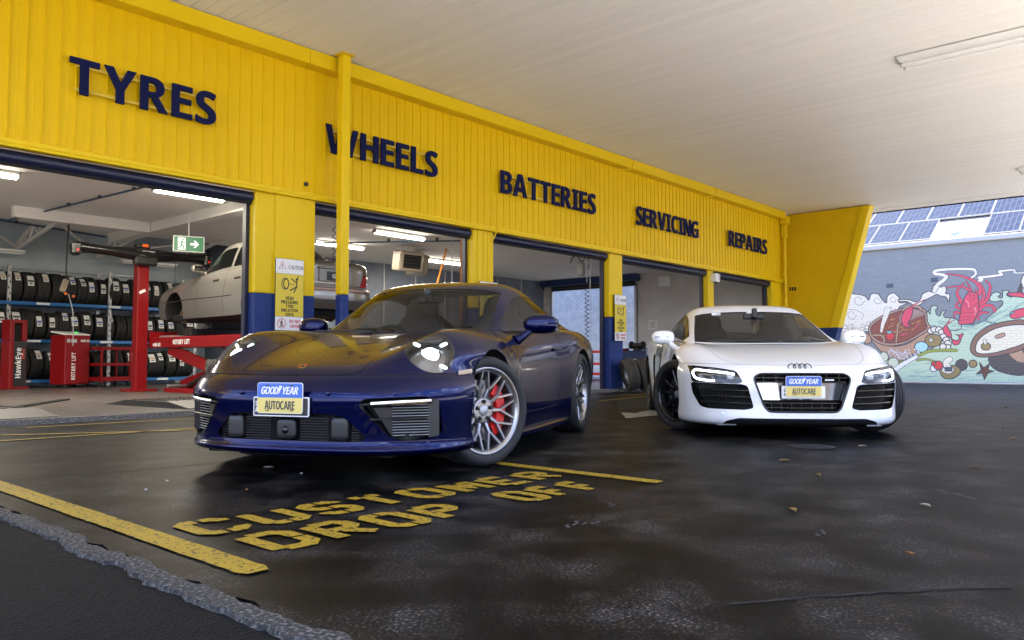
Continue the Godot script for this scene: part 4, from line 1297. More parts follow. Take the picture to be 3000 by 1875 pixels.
func build_wall_signs() -> void:
	var M = mats
	caution_sign(Vector3(5.735, 1.485, 0.042), "yellow and white tyre inflation caution sign on the wide first pillar")
	caution_sign(Vector3(9.50, 1.46, 0.045), "yellow and white tyre inflation caution sign on the ribbed second pillar")
	caution_sign(Vector3(13.40, 1.475, 0.045), "yellow and white tyre inflation caution sign on the pillar beside the worn tyres")
	# green running man sign
	var o := thing("exit_sign", "green exit sign with a white running figure and arrow", "sign", Vector3(6.95, 2.78, -5.2), 0.0)
	o.rotation.y = -0.35
	o.scale = Vector3(0.88, 0.88, 1.0)
	part("housing", boxm(Vector3(0.62, 0.34, 0.06), 0.008), M.white_enamel, o)
	var gm := glow("exit_green", Color(0.02, 0.36, 0.22), 0.12)
	part("green_panel", boxm(Vector3(0.58, 0.30, 0.01)), gm, o, Vector3(0, 0, 0.031))
	var w := glow("exit_white", Color(0.9, 0.95, 0.9), 0.10)
	var g := G.new()
	g.box(Vector3(-0.14, 0.0, 0.039), Vector3(0.15, 0.25, 0.004))
	part("doorway_mark", g, w, o)
	var r := G.new()
	for l in [[Vector2(-0.13, 0.05), Vector2(-0.145, -0.03), 0.03], [Vector2(-0.145, -0.03), Vector2(-0.10, -0.06), 0.022], [Vector2(-0.1, -0.06), Vector2(-0.10, -0.11), 0.02], [Vector2(-0.145, -0.03), Vector2(-0.175, -0.08), 0.022], [Vector2(-0.175, -0.08), Vector2(-0.21, -0.085), 0.02], [Vector2(-0.13, 0.05), Vector2(-0.08, 0.02), 0.016], [Vector2(-0.13, 0.05), Vector2(-0.19, 0.03), 0.016]]:
		var d: Vector2 = l[1] - l[0]
		r.box(Vector3((l[0].x + l[1].x) / 2, (l[0].y + l[1].y) / 2, 0.042), Vector3(d.length() + 0.01, l[2], 0.004), Basis(Vector3(0, 0, 1), d.angle()))
	r.prism(ring2(Vector2(-0.118, 0.085), Vector2(0.019, 0.019), 12), 0.040, 0.044)
	part("running_figure", r, gm, o)
	var a := G.new()
	a.prism(pv([0.0, 0.022, 0.10, 0.022, 0.06, 0.075, 0.10, 0.075, 0.17, 0.0, 0.10, -0.075, 0.06, -0.075, 0.10, -0.022, 0.0, -0.022]), 0.037, 0.041)
	part("arrow", a, w, o, Vector3(0.03, 0, 0))
	var s := G.new()
	s.tube([Vector3(0, 0.17, 0), Vector3(0, 0.6, 0)], 0.012, 6)
	part("hanger", s, M.white_enamel, o)
	# motion sensor on the slim pillar
	var ms := thing("motion_sensor", "small white sensor box at the head of the slim pillar", "sensor", Vector3(17.48, 2.60, 0.06))
	part("case", boxm(Vector3(0.22, 0.2, 0.16), 0.012), M.white_enamel, ms)
	part("label", boxm(Vector3(0.08, 0.13, 0.003)), mat("sensor_label", lin(0.55, 0.45, 0.5), 0.5), ms, Vector3(0.07, 0.02, 0.082))
	var eye := G.new()
	eye.lathe([[Vector2(0.035, 0), Vector2(0.033, 0.03), Vector2(0, 0.04)]], 12, Transform3D(Basis(Vector3.RIGHT, PI / 2), Vector3(0, -0.1, 0.02)))
	part("lens", eye, M.black_plastic, ms)
	var sb := thing("wall_speaker", "white box speaker high on the grey end wall", "speaker", Vector3(21.5, 3.05, -3.7))
	part("case", boxm(Vector3(0.16, 0.3, 0.34), 0.012), M.white_enamel, sb)
	part("grille", boxm(Vector3(0.006, 0.22, 0.26)), M.ceiling_paint, sb, Vector3(-0.082, 0, 0))
	var nt := thing("paper_notice", "white paper notice taped on the grey end wall", "notice", Vector3(21.603, 1.72, -4.2))
	part("sheet", boxm(Vector3(0.003, 0.3, 0.32)), M.white_paint, nt)
	for i in 5:
		part("text_line", boxm(Vector3(0.002, 0.012, 0.2 - 0.03 * (i % 2))), M.slate_wall, nt, Vector3(-0.002, 0.08 - i * 0.04, 0))
	var sk := thing("power_outlet", "white power outlet on the grey end wall with a hanging cable", "outlet", Vector3(21.58, 1.13, -3.9))
	part("plate", boxm(Vector3(0.04, 0.1, 0.16), 0.006), M.white_enamel, sk)
	part("switch", boxm(Vector3(0.01, 0.03, 0.03)), M.black_plastic, sk, Vector3(-0.022, 0, 0.03))
	var cb := G.new()
	cb.tube(smooth_path([Vector3(-0.03, -0.04, 0), Vector3(-0.05, -0.3, 0.02), Vector3(-0.08, -0.5, -0.1), Vector3(-0.1, -0.55, -0.3)], 6), 0.012, 6)
	part("cable", cb, M.white_enamel, sk)

# block stencil letters, strokes on a 4 x 6 field; each stroke a run of points
const STENCIL := {
	"C": [[4, 4.6, 4, 5.2, 3.2, 6, 2.2, 6], [1.7, 6, 0.8, 6, 0, 5.2, 0, 0.8, 0.8, 0, 1.7, 0], [2.2, 0, 3.2, 0, 4, 0.8, 4, 1.4]],
	"U": [[0, 6, 0, 0.8, 0.8, 0, 1.8, 0], [2.2, 0, 3.2, 0, 4, 0.8, 4, 6]],
	"S": [[4, 4.8, 4, 5.2, 3.2, 6, 2.2, 6], [1.8, 6, 0.8, 6, 0, 5.2, 0, 3.8, 0.8, 3, 1.8, 3], [2.2, 3, 3.2, 3, 4, 2.2, 4, 0.8, 3.2, 0, 2.2, 0], [1.8, 0, 0.8, 0, 0, 0.8, 0, 1.2]],
	"T": [[0, 6, 1.5, 6], [2, 6, 2, 0], [2.5, 6, 4, 6]],
	"O": [[1.8, 6, 0.8, 6, 0, 5.2, 0, 0.8, 0.8, 0, 1.8, 0], [2.2, 0, 3.2, 0, 4, 0.8, 4, 5.2, 3.2, 6, 2.2, 6]],
	"M": [[0, 0, 0, 6], [0.5, 5.6, 2, 2.4, 3.5, 5.6], [4, 6, 4, 0]],
	"E": [[0, 0, 0, 6], [0.6, 6, 4, 6], [0.6, 3, 3.2, 3], [0.6, 0, 4, 0]],
	"R": [[0, 0, 0, 6], [0.6, 6, 3.2, 6, 4, 5.2, 4, 3.8, 3.2, 3, 0.6, 3], [2, 2.4, 4, 0]],
	"D": [[0, 0, 0, 6], [0.6, 6, 3.0, 6, 4, 5.0, 4, 3.2], [4, 2.8, 4, 1.0, 3.0, 0, 0.6, 0]],
	"P": [[0, 0, 0, 6], [0.6, 6, 3.2, 6, 4, 5.2, 4, 3.8, 3.2, 3, 0.6, 3]],
	"F": [[0, 0, 0, 6], [0.6, 6, 4, 6], [0.6, 3, 3.2, 3]],
}

func stencil(ch: String, w: float, h: float, t: float) -> G:
	var g := G.new()
	for run in STENCIL[ch]:
		var p := []
		for i in range(0, run.size(), 2):
			p.append(Vector2(lerpf(t * 0.5, w - t * 0.5, run[i] / 4.0), -lerpf(t * 0.5, h - t * 0.5, run[i + 1] / 6.0)))
		for i in p.size() - 1:
			var a: Vector2 = p[i]
			var b: Vector2 = p[i + 1]
			var d := (b - a).normalized()
			var oa := d.orthogonal()
			var ob := oa
			if i > 0:
				var e: Vector2 = (a - p[i - 1]).normalized()
				oa = (oa + e.orthogonal()).normalized() / cos(d.angle_to(e) / 2)
			if i < p.size() - 2:
				var e: Vector2 = (p[i + 2] - b).normalized()
				ob = (ob + e.orthogonal()).normalized() / cos(d.angle_to(e) / 2)
			var q := [a + oa * t / 2, b + ob * t / 2, b - ob * t / 2, a - oa * t / 2]
			g.quad(Vector3(q[0].x, 0, q[0].y), Vector3(q[1].x, 0, q[1].y), Vector3(q[2].x, 0, q[2].y), Vector3(q[3].x, 0, q[3].y), Vector3.UP)
	return g

func build_markings() -> void:
	# road paint with the worn spots of old paint
	var wear := noise_tex(71, 0.045, [[0.0, lin(0.36, 0.235, 0.004)], [0.62, lin(0.42, 0.275, 0.005)], [0.67, lin(0.27, 0.18, 0.01)], [0.70, lin(0.02, 0.018, 0.016)], [1.0, lin(0.012, 0.012, 0.012)]], 6, 1024)
	var paint := grainy("road_paint", wear, 0.75, 0.62)
	fine(paint, noise_tex(72, 0.3, [[0.0, 0.5], [0.4, 0.95], [1.0, 1.0]], 3, 512), 1.6)
	var y := 0.006
	var st := thing("stall_lettering", "worn yellow painted words CUSTOMER DROP OFF on the asphalt", "road marking")
	# each word's letters run along the bay, tops towards the workshop
	var W := 0.235
	for r in [["CUSTOMER", 1.46, 6.17, 2.14, 0.31], ["DROP", 1.51, 6.58, 1.03, 0.32], ["OFF", 2.80, 6.63, 0.66, 0.30]]:
		var s: String = r[0]
		var step: float = r[3] / s.length()
		for i in s.length():
			var k: float = float(i) / s.length()
			part("letter", stencil(s[i], step * 0.84, r[4] - 0.02 * k, 0.064), paint, st, Vector3(r[1] + step * i, y, r[2] + 0.10 * k * (r[3] / 2.05)))
	var rr := FastNoiseLite.new()
	rr.seed = 5
	rr.frequency = 3.0
	var bay := thing("bay_line", "broad yellow painted line beside the broken concrete edging", "road marking", Vector3.ZERO, 0.0, "yellow lines of the drop off bay")
	part("stripe", stripe(Vector2(1.335, 2.6), Vector2(1.335, 6.75), 0.105, y, rr), paint, bay)
	var bay2 := thing("bay_line", "broad yellow painted line beneath the tyre of the blue coupe", "road marking", Vector3.ZERO, 0.0, "yellow lines of the drop off bay")
	part("stripe", stripe(Vector2(3.67, 3.0), Vector2(3.70, 6.76), 0.10, y, rr), paint, bay2)
	for h in [[Vector2(1.9, 1.72), Vector2(3.9, 1.78), "thin yellow hatching line before the workshop threshold"], [Vector2(1.2, 0.62), Vector2(4.2, 2.35), "thin yellow slanting line before the workshop threshold"], [Vector2(2.6, 0.52), Vector2(6.5, 0.78), "thin yellow line running along the workshop threshold"], [Vector2(9.0, 0.9), Vector2(14.5, 1.3), "thin yellow line before the third door bay"], [Vector2(10.0, 1.9), Vector2(13.0, 1.5), "thin yellow slanting line before the worn tyres"]]:
		var o := thing("hatch_line", h[2], "road marking", Vector3.ZERO, 0.0, "thin yellow lines before the workshop")
		part("stripe", stripe(h[0], h[1], 0.07, y, rr), paint, o)
	var wp := grainy("white_road_paint", noise_tex(73, 0.04, [[0.0, lin(0.42, 0.41, 0.39)], [0.6, lin(0.3, 0.3, 0.29)], [0.75, lin(0.06, 0.06, 0.06)]], 4, 512), 0.7, 0.7)
	var ar := thing("painted_arrow", "worn white painted arrow on the asphalt behind the blue coupe", "road marking")
	var g := G.new()
	g.prism(pv([0, 0, 0.9, 0.32, 0.85, 0.12, 2.3, 0.10, 2.3, -0.1, 0.85, -0.12, 0.9, -0.32]), 0.004, 0.006, Transform3D(Basis(Vector3(0.95, 0, -0.3), Vector3(-0.3, 0, -0.95), Vector3(0, 1, 0)), Vector3(7.35, 0, 4.15)))
	part("arrow", g, wp, ar)

func stripe(a: Vector2, b: Vector2, w: float, y: float, rr: FastNoiseLite) -> G:
	var g := G.new()
	var d := (b - a).normalized()
	var o := d.orthogonal()
	var k := int((b - a).length() / 0.05)
	for i in k:
		var p := a.lerp(b, float(i) / k)
		var q := a.lerp(b, float(i + 1) / k)
		var e0 := w / 2 + 0.005 * rr.get_noise_2d(p.x * 9, p.y * 9)
		var e1 := w / 2 + 0.005 * rr.get_noise_2d(q.x * 9, q.y * 9)
		# rounded end
		if i == k - 1: e1 *= 0.72
		g.quad(Vector3(p.x + o.x * e0, y, p.y + o.y * e0), Vector3(q.x + o.x * e1, y, q.y + o.y * e1), Vector3(q.x - o.x * e1, y, q.y - o.y * e1), Vector3(p.x - o.x * e0, y, p.y - o.y * e0), Vector3.UP)
	return g

# ---------------------------------------------------------------- tyres
# a tyre standing on its tread, axis along x, resting at y = 0
func tyre_mesh(r: float, w: float, ri: float, sides := 36, grooves := 4) -> Mesh:
	var key := "tyre%s%s%s%s" % [r, w, ri, sides]
	if meshes.has(key): return meshes[key]
	var g := G.new()
	var h := w / 2
	var side := [Vector2(ri, -h * 0.62), Vector2(ri + 0.012, -h * 0.80), Vector2(lerpf(ri, r, 0.35), -h * 0.99), Vector2(lerpf(ri, r, 0.6), -h), Vector2(lerpf(ri, r, 0.82), -h * 0.95), Vector2(r - 0.012, -h * 0.86), Vector2(r - 0.003, -h * 0.74)]
	var other := []
	for i in range(side.size() - 1, -1, -1):
		other.append(Vector2(side[i].x, -side[i].y))
	var runs := [side]
	var x0 := -h * 0.74
	var step := h * 1.48 / grooves
	for i in grooves:
		var a := x0 + step * i
		var gw := 0.006
		runs.append([Vector2(r - 0.002, a + gw), Vector2(r, a + step * 0.5), Vector2(r - 0.002, a + step - gw)])
		if i < grooves - 1:
			runs.append([Vector2(r - 0.002, a + step - gw), Vector2(r - 0.010, a + step - gw * 0.6)])
			runs.append([Vector2(r - 0.010, a + step - gw * 0.6), Vector2(r - 0.010, a + step + gw * 0.6)])
			runs.append([Vector2(r - 0.010, a + step + gw * 0.6), Vector2(r - 0.002, a + step + gw)])
	runs.append([Vector2(r - 0.003, h * 0.74), Vector2(r - 0.002, h * 0.74 - 0.006)])
	runs.append([Vector2(r - 0.002, -h * 0.74 + 0.006), Vector2(r - 0.003, -h * 0.74)])
	runs.append(other)
	runs.append([Vector2(ri, h * 0.62), Vector2(ri + 0.004, 0), Vector2(ri, -h * 0.62)])
	g.lathe(runs, sides, Transform3D(Basis(Vector3(0, 0, 1), Vector3(0, 1, 0), Vector3(-1, 0, 0)), Vector3(0, r, 0)))
	# lathe winds inwards for a profile run this way round: turn every normal outwards from the ring's core
	var rc := (r + ri) / 2
	for i in g.n.size():
		var p := g.v[i] - Vector3(0, r, 0)
		var rad := Vector2(p.y, p.z)
		var core := Vector3(0, rad.normalized().x, rad.normalized().y) * rc
		if g.n[i].dot(p - core) < 0.0:
			g.n[i] = -g.n[i]
	var k := G.new()
	for i in range(0, g.v.size(), 3):
		k.put(g.v[i], g.v[i + 1], g.v[i + 2], g.n[i], g.n[i + 1], g.n[i + 2])
	meshes[key] = k.mesh()
	return meshes[key]

func sticker(r: float, w: float, y0: float, y1: float) -> G:
	var g := G.new()
	for i in 4:
		var a := lerpf(y0, y1, i / 4.0)
		var b := lerpf(y0, y1, (i + 1) / 4.0)
		var R := r + 0.004
		var o := Vector3(0, sin((a + b) / 2), cos((a + b) / 2))
		g.quad(Vector3(-w / 2, r + R * sin(a), R * cos(a)), Vector3(w / 2, r + R * sin(a), R * cos(a)), Vector3(w / 2, r + R * sin(b), R * cos(b)), Vector3(-w / 2, r + R * sin(b), R * cos(b)), o)
	return g

func build_tyre_racks() -> void:
	var M = mats
	var lab := mat("sticker_white", lin(0.72, 0.72, 0.70), 0.5)
	var labb := [mat("sticker_blue", lin(0.06, 0.12, 0.45), 0.5), mat("sticker_tan", lin(0.6, 0.42, 0.26), 0.5), mat("sticker_black", lin(0.05, 0.05, 0.05), 0.5)]
	var rack := thing("tyre_rack", "blue three tier steel rack full of new tyres along the pale blue wall", "rack", Vector3(6.5, 0.05, -9.95))
	for ux in [-3.2, -1.22, 0.77, 2.77]:
		for uz in [-0.25, 0.42]:
			var u := Node3D.new()
			u.name = "upright"
			rack.add_child(u, true)
			u.position = Vector3(ux, 0, uz)
			part("post", boxm(Vector3(0.07, 2.55, 0.05), 0.004), M.galvanised, u, Vector3(0, 1.275, 0))
			for k in 20:
				part("slot", boxm(Vector3(0.02, 0.045, 0.004)), M.matt_black, u, Vector3(0.014 * (1 if k % 2 else -1), 0.15 + k * 0.12, 0.0265))
	var hs := [0.13, 0.97, 1.76]
	for h in hs:
		for uz in [-0.2, 0.42]:
			part("shelf_beam", boxm(Vector3(6.0, 0.07, 0.04), 0.005), M.shelf_blue, rack, Vector3(-0.2, h, uz + (0.05 if uz > 0 else 0.0)))
		for k in 4:
			part("shelf_label", boxm(Vector3(0.26, 0.045, 0.004)), lab, rack, Vector3(-2.4 + k * 1.45 + h * 0.2, h, 0.493))
	# three kinds of tyre, each with its stickers, then copies along the shelves
	var kinds := []
	var rad := [0.315, 0.325, 0.30]
	var wid := [0.225, 0.245, 0.205]
	var rows := ["lowest", "middle", "top"]
	for s in 3:
		var x := -3.08
		var i := 0
		while x < 2.72:
			var k := rng.randi() % 3
			var shade := rng.randi() % 5
			if s == 2 and x > -1.9 and x < -0.1: k = 1
			var key := k * 5 + shade
			while kinds.size() <= key: kinds.append(null)
			var lbl := "new black tyre standing on the %s shelf of the blue rack" % rows[s]
			var at := Vector3(6.5 + x, 0.05 + hs[s] + 0.036, -9.82 + rng.randf_range(-0.04, 0.05))
			var grp := "new tyres on the %s shelf" % rows[s]
			var o: Node3D
			if kinds[key] == null:
				o = thing("new_tyre", lbl, "tyre", at, 0.0, grp)
				part("rubber", tyre_mesh(rad[k], wid[k], 0.21), M.black_rubber, o)
				if shade < 4:
					var a0 := 0.1 + 0.15 * shade
					var ww := 0.10 + 0.02 * (shade % 3)
					var sk := part("label", sticker(rad[k], ww, a0 - 0.22, a0 + 0.50), lab, o, Vector3(0.02 * (shade - 1.5), 0, 0))
					part("print_band", sticker(rad[k] + 0.001, ww * 0.86, a0 + 0.02, a0 + 0.16), labb[(shade + k) % 3], sk)
					part("print_band", sticker(rad[k] + 0.001, ww * 0.5, a0 - 0.12, a0 - 0.04), labb[2], sk)
				kinds[key] = o
			else:
				o = copy(kinds[key], at, 0.0, lbl, grp)
			o.rotation.z = rng.randf_range(-0.05, 0.05)
			o.rotation.y = rng.randf_range(-0.08, 0.08)
			x += wid[k] + 0.012 + rng.randf() * 0.01
			i += 1

# ---------------------------------------------------------------- the lift bay
func bar(a: Vector3, b: Vector3, w: float, h: float, c := 0.006) -> G:
	var g := G.new()
	var d := b - a
	g.cbox((a + b) / 2, Vector3(w, h, d.length()), c, Basis.looking_at(d, Vector3.UP if absf(d.normalized().y) < 0.98 else Vector3.RIGHT))
	return g

func build_lift_bay() -> void:
	var M = mats
	var R = M.machine_red
	# scissor lift
	var l := thing("scissor_lift", "red scissor lift raised under the silver sedan", "car lift", Vector3(7.55, 0.05, -3.75))
	for sx in [-1.0, 1.0]:
		part("runway", boxm(Vector3(0.55, 0.19, 4.3), 0.01), R, l, Vector3(sx * 0.72, 0.90, 0))
		part("wheel_stop", boxm(Vector3(0.55, 0.12, 0.04), 0.004), R, l, Vector3(sx * 0.72, 1.05, -2.13))
		part("turn_plate", boxm(Vector3(0.46, 0.03, 0.5), 0.004), M.galvanised, l, Vector3(sx * 0.72, 1.01, -1.55))
		part("base_frame", boxm(Vector3(0.5, 0.07, 3.3), 0.006), R, l, Vector3(sx * 0.72, 0.035, 0.1))
		for s2 in [-1.0, 1.0]:
			var x: float = sx * 0.72 + s2 * 0.17
			part("scissor_arm", bar(Vector3(x, 0.10, -1.7 * s2), Vector3(x, 0.78, 1.5 * s2), 0.06, 0.20), R, l)
		for k in [-1.4, 0.0, 1.4]:
			var g := G.new()
			g.tube([Vector3(sx * 0.72 - 0.25, 0.44 if k == 0.0 else 0.11, k), Vector3(sx * 0.72 + 0.25, 0.44 if k == 0.0 else 0.11, k)], 0.03, 10)
			part("pivot", g, M.galvanised, l)
		var hy := G.new()
		hy.tube([Vector3(sx * 0.72, 0.12, -1.1), Vector3(sx * 0.72, 0.6, 0.5)], 0.045, 10)
		part("hydraulic_ram", hy, M.black_plastic, l)
	var tx := G.new()
	print_row("ROTARY LIFT", 0.62, 0.085, 0.003, Transform3D(Basis(Vector3.UP, -PI / 2), Vector3(-0.998, 0.86, -1.15)), tx)
	part("lift_lettering", tx, M.white_enamel, l)
	var t2 := G.new()
	print_row("4500 KG", 0.3, 0.06, 0.003, Transform3D(Basis(Vector3.UP, -PI / 2), Vector3(-0.998, 0.83, -1.95)), t2)
	part("load_lettering", t2, M.white_enamel, l)
	# rolling jack between the runways carrying the car
	var j := thing("rolling_jack", "black rolling jack beam under the silver sedan", "jack", Vector3(7.55, 1.05, -2.6))
	part("beam", boxm(Vector3(1.7, 0.12, 0.3), 0.01), M.black_plastic, j, Vector3(0, 0.08, 0))
	part("saddle", boxm(Vector3(0.9, 0.12, 0.22), 0.01), M.black_plastic, j, Vector3(0, 0.20, 0))
	for sx in [-1.0, 1.0]:
		part("pad", boxm(Vector3(0.16, 0.10, 0.16), 0.01), M.black_rubber, j, Vector3(sx * 0.62, 0.31, 0))
		part("prop", bar(Vector3(sx * 0.62, 0.13, 0), Vector3(sx * 0.30, 0.24, 0), 0.05, 0.05), M.galvanised, j)
	copy(j, Vector3(7.55, 1.05, -4.7), 0.0, "black rolling jack beam under the bonnet of the silver sedan")
	# alignment camera tower
	var a := thing("alignment_tower", "tall red alignment tower with a black camera beam", "alignment machine", Vector3(6.42, 0.05, -5.95))
	part("base_plate", boxm(Vector3(0.5, 0.04, 0.45), 0.006), R, a, Vector3(0, 0.02, 0))
	part("column", boxm(Vector3(0.21, 2.62, 0.2), 0.012), R, a, Vector3(0, 1.33, 0))
	part("column_label", boxm(Vector3(0.12, 0.05, 0.004)), M.white_enamel, a, Vector3(-0.02, 1.85, 0.103), Basis(Vector3(0, 0, 1), 0.5))
	var bm := G.new()
	for s in [-1.0, 1.0]:
		var secs := [[0.0, 0.13], [0.25, 0.12], [0.6, 0.085], [0.95, 0.085], [1.12, 0.105], [1.2, 0.10]]
		for i in secs.size() - 1:
			var c0 := Vector3(s * secs[i][0], 2.53 + 0.03 * secs[i][0], 0.12)
			var c1 := Vector3(s * secs[i + 1][0], 2.53 + 0.03 * secs[i + 1][0], 0.12)
			bm.tube([c0, c1], [secs[i][1], secs[i + 1][1]], 12, true)
	part("camera_beam", bm, mat("gloss_black", lin(0.01, 0.01, 0.011), 0.2), a)
	part("beam_bracket", boxm(Vector3(0.42, 0.3, 0.16), 0.03), M.black_plastic, a, Vector3(0, 2.48, 0.15))
	part("beam_badge", boxm(Vector3(0.22, 0.06, 0.004)), M.galvanised, a, Vector3(0.02, 2.57, 0.232))
	for s in [-1.0, 1.0]:
		var pod := part("camera_pod", boxm(Vector3(0.16, 0.24, 0.20), 0.04), mats["gloss_black"], a, Vector3(s * 1.2, 2.53, 0.14))
		part("red_lamp", boxm(Vector3(0.04, 0.04, 0.01), 0.004), glow("red_led", Color(0.8, 0.02, 0.01), 0.12), pod, Vector3(0, -0.03, 0.102))
	part("beacon_cap", boxm(Vector3(0.24, 0.09, 0.2), 0.02), M.black_plastic, a, Vector3(0, 2.70, 0))
	part("beacon_lamp", boxm(Vector3(0.1, 0.05, 0.02), 0.006), glow("amber_lamp", Color(0.9, 0.35, 0.02), 0.1), a, Vector3(0.02, 2.71, 0.10))
	# sensor column
	var hc := thing("sensor_column", "short red and black column with HawkEye lettering", "alignment machine", Vector3(5.22, 0.05, -8.9), 0.35)
	part("foot_plate", boxm(Vector3(0.42, 0.04, 0.36), 0.006), R, hc, Vector3(0, 0.02, 0))
	part("column", boxm(Vector3(0.36, 0.93, 0.26), 0.012), R, hc, Vector3(0, 0.49, 0))
	part("front_panel", boxm(Vector3(0.26, 0.9, 0.01)), M.black_plastic, hc, Vector3(0.03, 0.5, 0.132))
	for s in [-1.0, 1.0]:
		part("head_side", boxm(Vector3(0.09, 0.38, 0.26), 0.01), R, hc, Vector3(s * 0.135, 1.15, 0))
	part("head_top", boxm(Vector3(0.36, 0.07, 0.26), 0.01), R, hc, Vector3(0, 1.345, 0))
	part("recess_shade", boxm(Vector3(0.2, 0.3, 0.18)), M.matt_black, hc, Vector3(0, 1.12, -0.03))  # near-black block filling the head, its colour stands in for shade
	var hk := G.new()
	var up := Basis(Vector3(0, 1, 0), Vector3(-1, 0, 0), Vector3(0, 0, 1))
	print_row("HawkEye", 0.60, 0.115, 0.003, Transform3D(up, Vector3(0.05, 0.22, 0.138)), hk)
	part("lettering", hk, M.white_enamel, hc)
	var el := G.new()
	print_row("Elite", 0.2, 0.055, 0.003, Transform3D(up, Vector3(0.12, 0.60, 0.138)), el)
	part("red_lettering", el, mat("sign_red", lin(0.62, 0.05, 0.05), 0.5), hc)
	# lift control cabinet
	var c := thing("control_cabinet", "red lift control cabinet on castors with white lettering", "cabinet", Vector3(6.24, 0.05, -8.85), 0.38)
	part("case", boxm(Vector3(0.60, 1.02, 0.42), 0.015), R, c, Vector3(0, 0.58, 0))
	part("sloping_top", bar(Vector3(0, 1.10, 0.20), Vector3(0, 1.16, -0.2), 0.62, 0.03), M.white_enamel, c)
	part("door_panel", boxm(Vector3(0.5, 0.72, 0.012), 0.004), R, c, Vector3(0, 0.46, 0.213))
	var rl := G.new()
	print_row("ROTARY LIFT", 0.56, 0.095, 0.003, Transform3D(up, Vector3(-0.06, 0.17, 0.22)), rl)
	part("lettering", rl, M.white_enamel, c)
	var kg := G.new()
	print_row("4500 KG", 0.22, 0.05, 0.003, Transform3D(Basis.IDENTITY, Vector3(0.06, 0.95, 0.212)), kg)
	part("load_lettering", kg, M.white_enamel, c)
	part("switch_plate", boxm(Vector3(0.13, 0.07, 0.008)), M.galvanised, c, Vector3(-0.10, 0.97, 0.213))
	part("switch_plate", boxm(Vector3(0.07, 0.07, 0.008)), M.galvanised, c, Vector3(-0.23, 0.97, 0.213))
	part("pilot_lamp", boxm(Vector3(0.04, 0.03, 0.04), 0.006), glow("green_led", Color(0.1, 0.9, 0.3), 0.25), c, Vector3(0.12, 1.15, 0.02))
	for sx in [-1.0, 1.0]:
		for sz in [-1.0, 1.0]:
			var w := G.new()
			w.lathe([[Vector2(0.0, -0.015), Vector2(0.035, -0.015), Vector2(0.035, 0.015), Vector2(0.0, 0.015)]], 12, Transform3D(Basis(Vector3.UP, PI / 2), Vector3(sx * 0.24, 0.035, sz * 0.15)))
			part("castor", w, M.black_rubber, c)
	# open steel cart
	var k := thing("tool_cart", "low open red tool cart beside the control cabinet", "cart", Vector3(7.02, 0.05, -8.85), 0.38)
	for sx in [-1.0, 1.0]:
		for sz in [-1.0, 1.0]:
			part("leg", boxm(Vector3(0.04, 0.74, 0.04), 0.004), R, k, Vector3(sx * 0.38, 0.47, sz * 0.2))
			var w := G.new()
			w.lathe([[Vector2(0.0, -0.015), Vector2(0.05, -0.015), Vector2(0.05, 0.015), Vector2(0.0, 0.015)]], 14, Transform3D(Basis(Vector3.UP, PI / 2), Vector3(sx * 0.36, 0.05, sz * 0.2)))
			part("castor", w, M.black_rubber, k)
	for sy in [0.17, 0.48, 0.82]:
		part("shelf", boxm(Vector3(0.80, 0.06 if sy > 0.2 else 0.09, 0.44), 0.004), R, k, Vector3(0, sy, 0))
	# pendant control hanging from the pipe
	var p := thing("pendant_control", "beige pendant control hanging on a black cable before the tyre rack", "control", Vector3(5.66, 2.10, -7.5))
	var cb := G.new()
	cb.tube([Vector3(0.02, 1.15, 0), Vector3(0.0, 0.5, 0), Vector3(0, 0.1, 0)], 0.016, 7)
	part("cable", cb, M.black_plastic, p)
	part("handset", boxm(Vector3(0.11, 0.26, 0.07), 0.02), mat("beige_plastic", lin(0.30, 0.25, 0.19), 0.4), p, Vector3(-0.03, -0.04, 0), Basis(Vector3(0, 0, 1), -0.3))
	part("button", boxm(Vector3(0.05, 0.05, 0.05), 0.01), mat("orange_button", lin(0.6, 0.12, 0.02), 0.4), p, Vector3(-0.01, -0.20, 0.02))
	part("button", boxm(Vector3(0.05, 0.05, 0.05), 0.01), mats["orange_button"], p, Vector3(0.13, -0.24, 0.02))
	var cord := G.new()
	cord.tube(smooth_path([Vector3(0.05, -0.2, 0), Vector3(0.14, -0.6, 0), Vector3(0.15, -1.2, 0)], 5), 0.008, 6)
	part("cord", cord, M.galvanised, p)
	# drive-on ramps on the floor by the door
	for e in [[Vector3(4.85, 0.05, -1.2), 0.12, "black checker plate ramp with a steel lip beside the first pillar"], [Vector3(2.55, 0.05, -0.95), 0.1, "black checker plate ramp lying in the open bay before the red column"]]:
		var rp := thing("drive_ramp", e[2], "ramp", e[0], e[1])
		var g := G.new()
		g.prism(pv([-0.95, 0.0, -0.45, 0.075, 0.45, 0.075, 0.95, 0.0]), -0.42, 0.42, Transform3D(Basis(Vector3(0, 0, 1), Vector3(0, 1, 0), Vector3(-1, 0, 0)), Vector3.ZERO))
		part("ramp_plate", g, M.black_plastic, rp)
		for i in 9:
			for q in 5:
				part("stud", boxm(Vector3(0.05, 0.008, 0.014)), M.matt_black, rp, Vector3(-0.32 + q * 0.16, 0.078, -0.4 + i * 0.1), Basis(Vector3.UP, 0.7 if (i + q) % 2 else -0.7))
		part("steel_lip", bar(Vector3(0, 0.082, 0.46), Vector3(0, 0.008, 0.955), 0.83, 0.008, 0.002), mat("worn_steel", lin(0.16, 0.155, 0.15), 0.55, 0.7), rp, Vector3.ZERO)
	var rail := thing("floor_rail", "black steel channel let into the workshop floor", "rail", Vector3(3.62, 0.06, -2.6), 0.95)
	part("channel", boxm(Vector3(2.6, 0.02, 0.12), 0.004), M.matt_black, rail)

